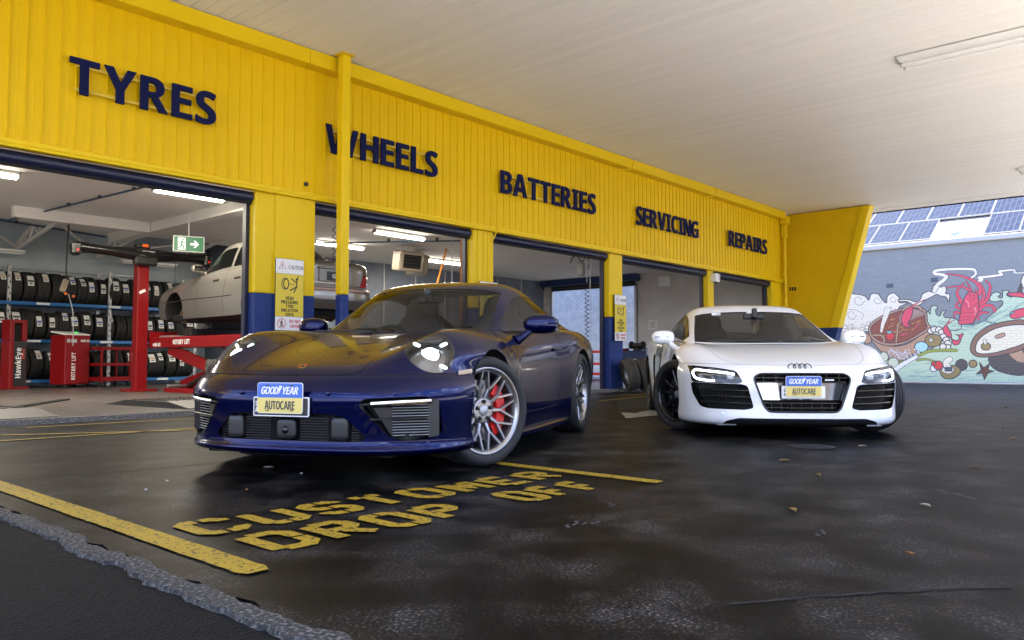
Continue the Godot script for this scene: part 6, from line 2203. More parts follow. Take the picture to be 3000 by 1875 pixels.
func build_blue_coupe() -> void:
	var M = mats
	var paint := car_paint("deep_blue_paint", lin(0.0008, 0.0032, 0.046), 0.24, 0.6)
	paint.metallic_specular = 0.15
	paint.clearcoat = 0.5
	paint.clearcoat_roughness = 0.005
	var trim := mat("satin_black", lin(0.010, 0.010, 0.011), 0.35)
	var wheel_m := mat("wheel_silver", lin(0.34, 0.34, 0.355), 0.28, 0.9)
	var car := thing("sports_coupe", "dark blue sports coupe with round lit headlights and red brake calipers", "car", Vector3(3.25, 0, 4.82), PI + deg_to_rad(24.0))
	# ---- bumper: levels of one plan curve
	var plan := [Vector2(0.935, 0), Vector2(0.931, 0.20), Vector2(0.909, 0.40), Vector2(0.860, 0.57), Vector2(0.782, 0.70), Vector2(0.680, 0.792), Vector2(0.560, 0.853), Vector2(0.42, 0.888), Vector2(0.20, 0.910)]
	var levels := [[0.132, -0.10, 0.945], [0.147, -0.030, 0.978], [0.174, -0.008, 0.992], [0.205, -0.024, 0.988], [0.28, -0.020, 0.990], [0.38, -0.006, 0.997], [0.45, 0.0, 1.0], [0.505, -0.026, 0.994], [0.545, -0.066, 0.982], [0.568, -0.105, 0.968]]
	var bp := []
	for l in levels:
		var row := []
		for q in plan:
			row.append(Vector3(q.x + l[1], l[0] + 0.010 * q.y * (1.0 if l[0] > 0.4 else 0.0), q.y * l[2]))
		bp.append(row)
	var bs := Sheet.new(bp)
	var bumper := bs.mesh_points(6, 9, Vector3.ZERO)
	var arch := func(p: Vector3, _t): return minf(Vector2(p.x, p.y - 0.345).length() - 0.378, Vector2(p.x + 2.45, p.y - 0.360).length() - 0.392) if p.z > 0.4 else 0.2
	var c1 := cut(bumper, arch)
	bumper = c1[1]
	var lips := flange(c1[2], 0.05, Vector3(0, 0, -1))
	# centre and outer air intakes, seen from the front
	var centre := rounded(pv([-0.6, 0.362, 0.305, 0.366, 0.36, 0.350, 0.475, 0.242, 0.44, 0.218, -0.6, 0.218]), 0.03)
	var cb := bounds(centre)
	var outer := rounded(pv([0.435, 0.418, 0.465, 0.450, 0.74, 0.460, 0.805, 0.445, 0.805, 0.245, 0.75, 0.225, 0.635, 0.222, 0.575, 0.250]), 0.028)
	var ob := bounds(outer)
	var fc := func(p: Vector3, _t): return sd(centre, Vector2(p.z, p.y), cb)
	var fo := func(p: Vector3, _t): return sd(outer, Vector2(p.z, p.y), ob) if p.x > 0.40 else 0.2
	var k1 := cut(bumper, fc)
	bumper = k1[1]
	var k2 := cut(bumper, fo)
	bumper = k2[1]
	part("front_bumper", bumper.both(), paint, car)
	var fl := flange(k1[2], 0.05, Vector3(-1, 0, 0))
	fl.add(flange(k2[2], 0.05, Vector3(-1, 0, 0.0)))
	part("intake_surround", fl.both(), trim, car)
	# dark backing behind the intakes
	var bk := moved(k1[0], 0.06)
	bk.add(moved(k2[0], 0.085))
	part("intake_backing", bk.both(), M.matt_black, car)
	# a point on the bumper face at lateral z, height y, set back by DEP
	var face_at := func(z: float, y: float, dep: float, sz: float) -> Vector3:
		var x := 0.935
		for i in plan.size() - 1:
			if z >= plan[i].y and z <= plan[i + 1].y:
				x = lerpf(plan[i].x, plan[i + 1].x, (z - plan[i].y) / (plan[i + 1].y - plan[i].y))
		return Vector3(x - dep, y, z * sz)
	for sz in [-1.0, 1.0]:
		# radiator core with its fins, a dark shutter beside it and a crossing vane
		for i in 12:
			var y := 0.250 + i * 0.0148
			part("radiator_fin", bar(face_at.call(0.585, y, 0.060, sz), face_at.call(0.745, y, 0.060, sz), 0.006, 0.004, 0.001), M.galvanised, car)
		var sh := G.new()
		sh.quad(face_at.call(0.50, 0.40, 0.030, sz), face_at.call(0.585, 0.40, 0.062, sz), face_at.call(0.585, 0.24, 0.062, sz), face_at.call(0.60, 0.24, 0.030, sz), Vector3(1, 0, 0))
		part("inner_shutter", sh, trim, car)
		var fr := G.new()
		fr.quad(face_at.call(0.745, 0.445, 0.058, sz), face_at.call(0.80, 0.445, 0.006, sz), face_at.call(0.80, 0.245, 0.006, sz), face_at.call(0.745, 0.235, 0.058, sz), Vector3(1, 0, 0))
		part("intake_frame", fr, trim, car)
		part("intake_vane", bar(face_at.call(0.49, 0.338, 0.018, sz), face_at.call(0.75, 0.342, 0.022, sz), 0.03, 0.010, 0.003), trim, car)
		var lb := Node3D.new()
		lb.name = "light_bar"
		car.add_child(lb, true)
		var pth := smooth_path([face_at.call(0.50, 0.420, 0.006, sz), face_at.call(0.58, 0.425, 0.008, sz), face_at.call(0.67, 0.430, 0.010, sz), face_at.call(0.765, 0.434, 0.014, sz)], 6)
		var lg := G.new()
		lg.tube(pth, 0.016, 8)
		part("bar_housing", lg, M.chrome, lb)
		var lw := G.new()
		for i in pth.size() - 1:
			lw.tube([pth[i] + Vector3(0.008, 0.004, sz * 0.003), pth[i + 1] + Vector3(0.008, 0.004, sz * 0.003)], 0.007, 6, false)
		part("bar_lamp", lw, glow("white_lamp", Color(0.86, 0.92, 1.0), 0.22), lb)
		var fn := G.new()
		fn.tube([face_at.call(0.42, 0.414, 0.004, sz), pth[0]], 0.006, 6)
		part("bar_fin", fn, trim, lb)
	for i in 9:
		var y := 0.225 + i * 0.0145
		for sz in [-1.0, 1.0]:
			part("grille_slat", bar(face_at.call(0.09, y, 0.03, sz), face_at.call(0.26, y, 0.03, sz), 0.008, 0.005, 0.001), trim, car)
			part("grille_slat", bar(face_at.call(0.39, y, 0.03, sz), face_at.call(0.43, y, 0.03, sz), 0.008, 0.005, 0.001), trim, car)
	for sz in [-1.0, 1.0]:
		part("grille_block", G_blob(Vector3(0.862, 0.285, sz * 0.325), Vector3(0.045, 0.068, 0.055), 6.0), trim, car)
	part("radar_housing", G_blob(Vector3(0.880, 0.280, 0.0), Vector3(0.03, 0.060, 0.065), 5.0), trim, car)
	part("radar_ball", G_blob(Vector3(0.902, 0.275, 0.0), Vector3(0.022, 0.024, 0.024), 2.0), mat("gloss_black", lin(0.01, 0.01, 0.011), 0.2), car)
	# ---- bonnet, wings, doors and haunches
	var st := rows3([
		[0.83, 0.569, 0, 0.826, 0.571, 0.194, 0.804, 0.573, 0.387, 0.755, 0.574, 0.552, 0.677, 0.575, 0.678, 0.575, 0.576, 0.767, 0.455, 0.577, 0.826, 0.315, 0.577, 0.860, 0.095, 0.577, 0.881],
		[0.75, 0.614, 0, 0.746, 0.613, 0.18, 0.730, 0.615, 0.36, 0.695, 0.632, 0.523, 0.628, 0.644, 0.655, 0.535, 0.638, 0.754, 0.42, 0.630, 0.823, 0.285, 0.622, 0.863, 0.08, 0.600, 0.887],
		[0.58, 0.668, 0, 0.58, 0.666, 0.18, 0.572, 0.671, 0.36, 0.548, 0.718, 0.530, 0.50, 0.742, 0.655, 0.43, 0.722, 0.765, 0.345, 0.690, 0.842, 0.22, 0.660, 0.880, 0.04, 0.620, 0.898],
		[0.36, 0.724, 0, 0.36, 0.721, 0.19, 0.357, 0.727, 0.375, 0.345, 0.788, 0.545, 0.32, 0.820, 0.662, 0.275, 0.782, 0.775, 0.205, 0.735, 0.860, 0.11, 0.680, 0.896, -0.01, 0.600, 0.906],
		[0.09, 0.772, 0, 0.09, 0.770, 0.20, 0.09, 0.776, 0.395, 0.086, 0.826, 0.565, 0.078, 0.846, 0.675, 0.058, 0.806, 0.795, 0.025, 0.742, 0.878, -0.03, 0.62, 0.910, -0.10, 0.45, 0.912],
		[-0.20, 0.812, 0, -0.20, 0.811, 0.21, -0.20, 0.816, 0.415, -0.20, 0.846, 0.580, -0.20, 0.856, 0.690, -0.205, 0.812, 0.806, -0.21, 0.73, 0.886, -0.23, 0.52, 0.912, -0.25, 0.28, 0.903],
		[-0.42, 0.836, 0, -0.42, 0.836, 0.22, -0.42, 0.840, 0.435, -0.42, 0.856, 0.595, -0.42, 0.856, 0.700, -0.42, 0.806, 0.805, -0.42, 0.70, 0.872, -0.42, 0.44, 0.892, -0.42, 0.165, 0.874],
		[-0.65, 0.850, 0, -0.65, 0.850, 0.23, -0.65, 0.853, 0.45, -0.65, 0.862, 0.610, -0.65, 0.856, 0.708, -0.65, 0.800, 0.799, -0.65, 0.66, 0.856, -0.65, 0.40, 0.872, -0.65, 0.148, 0.856]])
	st.append_array(rows2([
		[-1.0, 0, 0.86, 0.25, 0.86, 0.47, 0.86, 0.630, 0.868, 0.722, 0.860, 0.806, 0.795, 0.852, 0.63, 0.862, 0.38, 0.850, 0.142],
		[-1.5, 0, 0.875, 0.25, 0.875, 0.48, 0.88, 0.650, 0.890, 0.745, 0.880, 0.826, 0.802, 0.862, 0.62, 0.866, 0.38, 0.852, 0.142],
		[-1.85, 0, 0.90, 0.25, 0.90, 0.49, 0.905, 0.670, 0.912, 0.768, 0.902, 0.853, 0.826, 0.886, 0.65, 0.888, 0.40, 0.866, 0.150],
		[-2.2, 0, 0.92, 0.25, 0.92, 0.50, 0.92, 0.690, 0.926, 0.795, 0.918, 0.890, 0.845, 0.922, 0.67, 0.920, 0.42, 0.890, 0.165],
		[-2.6, 0, 0.92, 0.25, 0.92, 0.50, 0.92, 0.690, 0.926, 0.795, 0.916, 0.890, 0.845, 0.924, 0.67, 0.918, 0.44, 0.886, 0.20],
		[-3.0, 0, 0.90, 0.25, 0.90, 0.50, 0.905, 0.68, 0.915, 0.78, 0.90, 0.868, 0.82, 0.898, 0.65, 0.885, 0.45, 0.855, 0.25],
		[-3.35, 0, 0.80, 0.25, 0.80, 0.48, 0.805, 0.64, 0.81, 0.73, 0.79, 0.80, 0.73, 0.82, 0.61, 0.81, 0.45, 0.775, 0.28],
		[-3.50, 0, 0.62, 0.24, 0.62, 0.45, 0.62, 0.58, 0.61, 0.66, 0.59, 0.71, 0.55, 0.73, 0.50, 0.72, 0.43, 0.69, 0.32]]))
	var ms := Sheet.new(st)
	var body := ms.mesh_points(8, 8, Vector3.ZERO)
	var c2 := cut(body, arch)
	body = c2[1]
	lips.add(flange(c2[2], 0.05, Vector3(0, 0, -1)))
	# open the cabin
	var tub := rounded(pv([-0.60, -0.3, -0.60, 0.45, -0.80, 0.66, -1.9, 0.70, -2.0, 0.60, -2.0, -0.3]), 0.08)
	var tb := bounds(tub)
	body = cut(body, func(p: Vector3, _t): return sd(tub, Vector2(p.x, p.z), tb) if p.y > 0.82 else 0.2)[1]
	# headlights: an oval cut along the lamp's own axis
	var hc := Vector3(0.485, 0.703, 0.668)
	var hd := Vector3(0.74, 0.60, 0.30).normalized()
	var h1 := (Vector3.UP - hd * hd.y).normalized()
	var h2 := hd.cross(h1)
	var fh := func(p: Vector3, _t):
		var q := p - hc
		if q.length_squared() > 0.16 or q.dot(hd) < -0.16: return 0.2
		return (Vector2(q.dot(h1) / 0.180, q.dot(h2) / 0.142).length() - 1.0) * 0.14
	var k3 := cut(body, fh)
	body = k3[1]
	part("body_shell", body.both(), paint, car)
	pair("arch_lip", lips, trim, car)
	var hf := flange(k3[2], 0.07, -hd)
	for sz in [-1.0, 1.0]:
		var lamp := Node3D.new()
		lamp.name = "headlight"
		car.add_child(lamp, true)
		var mir := Transform3D(Basis(Vector3(1, 0, 0), Vector3(0, 1, 0), Vector3(0, 0, sz)), Vector3.ZERO)
		var e := G.new()
		e.add(hf, mir)
		part("lamp_rim", e, mat("lamp_grey", lin(0.08, 0.08, 0.085), 0.3, 0.5), lamp)
		var cover := G.new()
		cover.add(moved(k3[0], 0.002), mir)
		part("lens", cover, glass("clear_lens", Color(0.1, 0.1, 0.1), 0.04), lamp)
		var bowl := G.new()
		bowl.add(moved(k3[0], 0.062), mir)
		part("bowl", bowl, mat("lamp_bowl", lin(0.16, 0.165, 0.17), 0.2, 0.8), lamp)
		# axes of the lamp on this side
		var fx := mir * Transform3D(Basis(h2, h1, hd), hc)
		var pod := G.new()
		pod.lathe([[Vector2(0.068, -0.075), Vector2(0.062, -0.035), Vector2(0.05, -0.03)]], 26)
		var pg := G.new()
		pg.add(pod, fx)
		part("projector_ring", pg, M.chrome, lamp)
		var pl := G.new()
		pl.lathe([[Vector2(0.05, -0.032), Vector2(0.036, -0.018), Vector2(0.0, -0.010)]], 24)
		var plg := G.new()
		plg.add(pl, fx)
		part("projector_lamp", plg, glow("headlamp_glow", Color(0.95, 0.98, 1.0), 4.0), lamp)
		for q in [[-1, -1], [1, -1], [1, 1], [-1, 1]]:
			var led := G.new()
			led.add(blob(Vector3(q[0] * 0.078, q[1] * 0.080, -0.040), Vector3(0.024, 0.009, 0.008), 4.0, Basis(Vector3(0, 0, 1), q[0] * q[1] * 0.5), 8), fx)
			part("daylight_lamp", led, glow("daylight_glow", Color(0.9, 0.97, 1.0), 0.55), lamp)
		var bar2 := G.new()
		bar2.add(blob(Vector3(0, 0.118, -0.045), Vector3(0.07, 0.022, 0.012), 4.0, Basis.IDENTITY, 8), fx)
		part("upper_mask", bar2, trim, lamp)
	# seams
	for sz in [-1.0, 1.0]:
		var mir := Transform3D(Basis(Vector3(1, 0, 0), Vector3(0, 1, 0), Vector3(0, 0, sz)), Vector3.ZERO)
		for ln in [[[Vector2(0.12, 0.0), Vector2(0.12, 1.4), Vector2(0.4, 2.0), Vector2(1.2, 2.12), Vector2(3.0, 2.18), Vector2(5.0, 2.3), Vector2(6.2, 2.5)], 0.004],
			[[Vector2(0.03, 0.0), Vector2(0.03, 2.0), Vector2(0.03, 4.0), Vector2(0.03, 6.9)], 0.005],
			[[Vector2(7.3, 4.1), Vector2(7.2, 5.0), Vector2(7.05, 6.0), Vector2(7.1, 7.4)], 0.005],
			[[Vector2(9.75, 4.1), Vector2(9.9, 5.0), Vector2(9.85, 6.0), Vector2(9.55, 7.4)], 0.005],
			[[Vector2(7.1, 7.42), Vector2(8.2, 7.42), Vector2(9.55, 7.42)], 0.005]]:
			var g := G.new()
			g.add(drape(ms, ln[0], ln[1]), mir)
			part("seam", g, M.crack_dark, car)
		part("side_marker", bar(Vector3(0.46, 0.580, sz * 0.836), Vector3(0.33, 0.590, sz * 0.868), 0.012, 0.026, 0.006), glass("marker_lens", Color(1.0, 0.9, 0.75), 0.35), car)
		part("door_handle", bar(Vector3(-1.60, 0.735, sz * 0.862), Vector3(-1.80, 0.745, sz * 0.882), 0.016, 0.026, 0.007), paint, car)
		part("sill", bar(Vector3(-0.40, 0.135, sz * 0.86), Vector3(-2.02, 0.135, sz * 0.875), 0.05, 0.05, 0.012), paint, car)
	# ---- glasshouse
	var gs := Sheet.new(rows3([
		[-0.47, 0.836, 0, -0.48, 0.837, 0.22, -0.52, 0.841, 0.42, -0.575, 0.847, 0.58, -0.64, 0.855, 0.67, -0.69, 0.860, 0.715, -0.73, 0.858, 0.735],
		[-0.66, 0.965, 0, -0.67, 0.964, 0.21, -0.70, 0.960, 0.40, -0.75, 0.955, 0.552, -0.81, 0.948, 0.640, -0.86, 0.920, 0.700, -0.89, 0.868, 0.737],
		[-0.87, 1.105, 0, -0.88, 1.103, 0.20, -0.90, 1.096, 0.38, -0.94, 1.083, 0.525, -1.0, 1.060, 0.612, -1.05, 0.980, 0.688, -1.07, 0.873, 0.742],
		[-1.09, 1.216, 0, -1.09, 1.214, 0.19, -1.11, 1.206, 0.36, -1.14, 1.190, 0.497, -1.2, 1.152, 0.587, -1.25, 1.040, 0.682, -1.27, 0.882, 0.750],
		[-1.31, 1.276, 0, -1.31, 1.274, 0.19, -1.32, 1.265, 0.36, -1.34, 1.245, 0.490, -1.38, 1.200, 0.580, -1.42, 1.070, 0.682, -1.44, 0.890, 0.758],
		[-1.6, 1.297, 0, -1.6, 1.295, 0.19, -1.6, 1.284, 0.36, -1.61, 1.260, 0.485, -1.62, 1.210, 0.575, -1.63, 1.080, 0.686, -1.64, 0.900, 0.768],
		[-1.9, 1.275, 0, -1.9, 1.272, 0.19, -1.9, 1.260, 0.35, -1.9, 1.235, 0.472, -1.9, 1.185, 0.565, -1.88, 1.070, 0.688, -1.86, 0.912, 0.78],
		[-2.2, 1.21, 0, -2.2, 1.207, 0.18, -2.2, 1.195, 0.34, -2.2, 1.168, 0.460, -2.2, 1.122, 0.555, -2.17, 1.040, 0.688, -2.14, 0.92, 0.79],
		[-2.55, 1.105, 0, -2.55, 1.10, 0.18, -2.55, 1.09, 0.33, -2.55, 1.067, 0.445, -2.55, 1.032, 0.545, -2.53, 0.985, 0.675, -2.5, 0.918, 0.785],
		[-2.95, 0.985, 0, -2.95, 0.98, 0.18, -2.95, 0.975, 0.33, -2.95, 0.962, 0.44, -2.95, 0.945, 0.54, -2.95, 0.92, 0.66, -2.95, 0.88, 0.76],
		[-3.25, 0.87, 0, -3.25, 0.87, 0.18, -3.25, 0.865, 0.33, -3.25, 0.86, 0.44, -3.25, 0.85, 0.54, -3.25, 0.83, 0.64, -3.25, 0.80, 0.73]]))
	glasshouse(car, gs, paint, func(_p, t: Vector2): return maxf(maxf(0.10 - t.x, t.x - 2.93), t.y - 3.62) * 0.15,
		func(_p, t: Vector2): return maxf(maxf(maxf(4.36 - t.y, t.y - 5.80), 0.55 + (5.8 - t.y) * 0.25 - t.x), t.x - 6.2 - (t.y - 4.4) * 0.75) * 0.15,
		func(_p, t: Vector2): return maxf(maxf(6.5 - t.x, t.x - 8.7), t.y - 3.4) * 0.2)
	# ---- mirrors
	for sz in [-1.0, 1.0]:
		var mo := Node3D.new()
		mo.name = "door_mirror"
		car.add_child(mo, true)
		var mb := Basis(Vector3.UP, -sz * 0.12)
		part("mirror_shell", G_blob(Vector3(-0.90, 0.915, sz * 0.945), Vector3(0.075, 0.070, 0.125), 2.6, mb), paint, mo)
		part("mirror_base", G_blob(Vector3(-0.925, 0.875, sz * 0.94), Vector3(0.075, 0.032, 0.115), 3.0, mb), trim, mo)
		part("mirror_glass", boxm(Vector3(0.006, 0.10, 0.20), 0.003), M.chrome, mo, Vector3(-0.985, 0.910, sz * 0.955), mb)
		var sk := G.new()
		sk.tube(smooth_path([Vector3(-0.78, 0.790, sz * 0.790), Vector3(-0.82, 0.825, sz * 0.835), Vector3(-0.87, 0.868, sz * 0.875)], 5), [0.045, 0.042, 0.038, 0.034, 0.03, 0.03, 0.028, 0.027, 0.026, 0.026, 0.026], 12)
		part("mirror_arm", sk, paint, mo)
	# ---- wheels; the front pair is steered
	var arch_l := G.new()
	for cxy in [[0.0, 0.345, 0.372], [-2.45, 0.36, 0.386]]:
		arch_l.lathe([[Vector2(cxy[2], 0.45), Vector2(cxy[2], 0.875)], [Vector2(cxy[2], 0.45), Vector2(0.0, 0.45)]], 30, Transform3D(Basis.IDENTITY, Vector3(cxy[0], cxy[1], 0)), -0.25, PI + 0.25)
	pair("wheel_liner", arch_l, M.matt_black, car)
	var red := mat("caliper_red", lin(0.62, 0.015, 0.012), 0.3)
	for sz in [-1.0, 1.0]:
		var face := Basis.IDENTITY if sz > 0 else Basis(Vector3.UP, PI)
		var steer := Basis(Vector3.UP, -deg_to_rad(29.0))
		alloy_wheel(car, "front_wheel", Vector3(0, 0.34, sz * 0.775), steer * face, 0.34, 0.245, 0.262, wheel_m, "mesh", red, 0.19)
		alloy_wheel(car, "rear_wheel", Vector3(-2.45, 0.357, sz * 0.770), face, 0.357, 0.300, 0.272, wheel_m, "mesh", red, 0.185)
		for fr in [[Vector3(0, 0.34, sz * 0.775), steer, 1.0], [Vector3(-2.45, 0.357, sz * 0.77), Basis.IDENTITY, -1.0]]:
			var cg := G.new()
			cg.lathe([[Vector2(0.195, 0.052), Vector2(0.13, 0.052)], [Vector2(0.205, -0.02), Vector2(0.205, 0.045), Vector2(0.195, 0.052)], [Vector2(0.13, 0.052), Vector2(0.125, 0.0)]], 14, Transform3D(Basis(Vector3.UP, 0.0 if sz > 0 else PI), Vector3.ZERO), PI - 0.95 if (fr[2] > 0) == (sz > 0) else -0.95, PI + 0.95 if (fr[2] > 0) == (sz > 0) else 0.95)
			part("brake_caliper", cg, red, car, fr[0], fr[1])
	# ---- floor pan, cabin
	part("under_tray", boxm(Vector3(4.1, 0.12, 1.36), 0.03), M.matt_black, car, Vector3(-1.28, 0.20, 0))
	part("front_tray", boxm(Vector3(0.5, 0.06, 1.2), 0.02), M.matt_black, car, Vector3(0.56, 0.16, 0))
	cabin(car, Vector3(-0.62, -0.03, 0), 0.80, mat("cabin_grey", lin(0.10, 0.09, 0.085), 0.7), mat("cabin_dark", lin(0.02, 0.02, 0.02), 0.6))
	for sz in [-1.0, 1.0]:
		part("wiper", bar(Vector3(-0.50, 0.862, sz * 0.50 - 0.28), Vector3(-0.53, 0.868, sz * 0.50 + 0.20), 0.018, 0.012, 0.003), M.black_plastic, car)
	# crest on the bonnet
	var cr := Node3D.new()
	cr.name = "bonnet_crest"
	car.add_child(cr)
	var cp: Array = ms.at(1.05, 0.0)
	var up: Vector3 = cp[1].normalized()
	if up.y < 0: up = -up
	var fwd := Vector3(0, 0, -1).cross(up).normalized()
	cr.transform = Transform3D(Basis(Vector3(0, 0, 1), -fwd, up), cp[0] + up * 0.001)
	if cr.basis.determinant() < 0: cr.basis.x = -cr.basis.x
	var sh := pv([-0.024, 0.028, 0.0, 0.033, 0.024, 0.028, 0.026, 0.0, 0.018, -0.024, 0.0, -0.036, -0.018, -0.024, -0.026, 0.0])
	var g1 := G.new()
	g1.prism(sh, 0, 0.004)
	part("shield", g1, mat("crest_gold", lin(0.55, 0.36, 0.10), 0.25, 0.9), cr)
	var g2 := G.new()
	g2.box(Vector3(-0.011, -0.013, 0.0045), Vector3(0.018, 0.020, 0.002))
	g2.box(Vector3(0.011, 0.012, 0.0045), Vector3(0.018, 0.020, 0.002))
	part("red_field", g2, mat("crest_red", lin(0.35, 0.02, 0.02), 0.4), cr)
	var g3 := G.new()
	g3.prism(ring2(Vector2.ZERO, Vector2(0.009, 0.011), 10), 0.004, 0.007)
	part("shield_boss", g3, M.black_plastic, cr)
	show_plate(car, Vector3(0.955, 0.438, 0.0), 0.0, true)
	for z in [-0.62, -0.27, 0.27, 0.62]:
		var q := G.new()
		var xx := 0.932 if absf(z) < 0.4 else 0.835
		q.lathe([[Vector2(0.012, 0), Vector2(0.011, 0.003), Vector2(0, 0.003)]], 12, Transform3D(Basis(Vector3.UP, PI / 2), Vector3(xx - 0.004, 0.475, z)))
		part("parking_sensor", q, paint, car)

# the same part on either side of the car
func pair(called: String, g: G, m: Material, car: Node3D) -> void:
	part(called, g, m, car)
	part(called, g.mirrored(), m, car)

func G_blob(c: Vector3, r: Vector3, ex: float, bs := Basis.IDENTITY) -> G:
	return blob(c, r, ex, bs, 14)

# roof, screens and side windows from one sheet; the functions are negative inside each pane
func glasshouse(car: Node3D, gs: Sheet, paint: Material, fw: Callable, fs: Callable, fr: Callable, tint := 0.10) -> void:
	var M = mats
	var roof := gs.mesh_points(9, 8, Vector3.ZERO)
	var a := cut(roof, fw)
	var b := cut(a[1], fs)
	var c := cut(b[1], fr)
	part("roof_frame", c[1].both(), paint, car)
	var gl := glass("car_glass", Color(0.02, 0.03, 0.028), 0.5)
	gl.metallic_specular = 0.36
	for e in [["windscreen", a, true], ["side_window", b, false], ["rear_window", c, true]]:
		var pane := moved(e[1][0], 0.004)
		var rim := flange(e[1][2], 0.018)
		if e[2]:
			var o := part(e[0], pane.both(), gl, car)
			part("window_seal", rim.both(), M.black_plastic, o)
		else:
			for sz in [-1.0, 1.0]:
				var mir := Transform3D(Basis(Vector3(1, 0, 0), Vector3(0, 1, 0), Vector3(0, 0, sz)), Vector3.ZERO)
				var p := G.new()
				p.add(pane, mir)
				var o := part(e[0], p, gl, car)
				var r := G.new()
				r.add(rim, mir)
				part("window_seal", r, M.black_plastic, o)

func cabin(car: Node3D, base: Vector3, belt: float, seat_m: Material, dark: Material) -> void:
	var M = mats
	part("cabin_floor", boxm(Vector3(1.7, 0.05, 1.3)), dark, car, base + Vector3(-0.85, 0.27, 0))
	for sz in [-1.0, 1.0]:
		part("door_card", boxm(Vector3(1.5, 0.60, 0.04)), dark, car, base + Vector3(-0.75, 0.56, sz * 0.67))
		seat(car, base + Vector3(-0.70, 0.28, sz * 0.36), seat_m)
	part("rear_bulkhead", boxm(Vector3(0.06, 0.70, 1.3)), dark, car, base + Vector3(-1.62, 0.58, 0))
	part("dashboard", G_blob(base + Vector3(-0.12, belt - 0.02, 0), Vector3(0.24, 0.09, 0.68), 4.0), dark, car)
	# right-hand drive wheel
	var sw := G.new()
	var ring := []
	var tb := Basis(Vector3(0, 0, 1), 0.42)
	for k in 24:
		ring.append(base + Vector3(-0.42, belt, 0.36) + tb * Vector3(0, 0.17 * sin(TAU * k / 24), 0.17 * cos(TAU * k / 24)))
	sw.tube(ring, 0.015, 8, false, true)
	for an in [0.0, PI, -PI / 2]:
		sw.tube([base + Vector3(-0.42, belt, 0.36), base + Vector3(-0.42, belt, 0.36) + tb * Vector3(0, 0.165 * sin(an), 0.165 * cos(an))], 0.012, 6)
	part("steering_wheel", sw, dark, car)
	part("inner_mirror", boxm(Vector3(0.03, 0.06, 0.22), 0.012), M.black_plastic, car, base + Vector3(-0.44, 1.155, 0.0))
	part("mirror_mount", boxm(Vector3(0.05, 0.10, 0.05), 0.01), M.black_plastic, car, base + Vector3(-0.40, 1.19, 0.0))

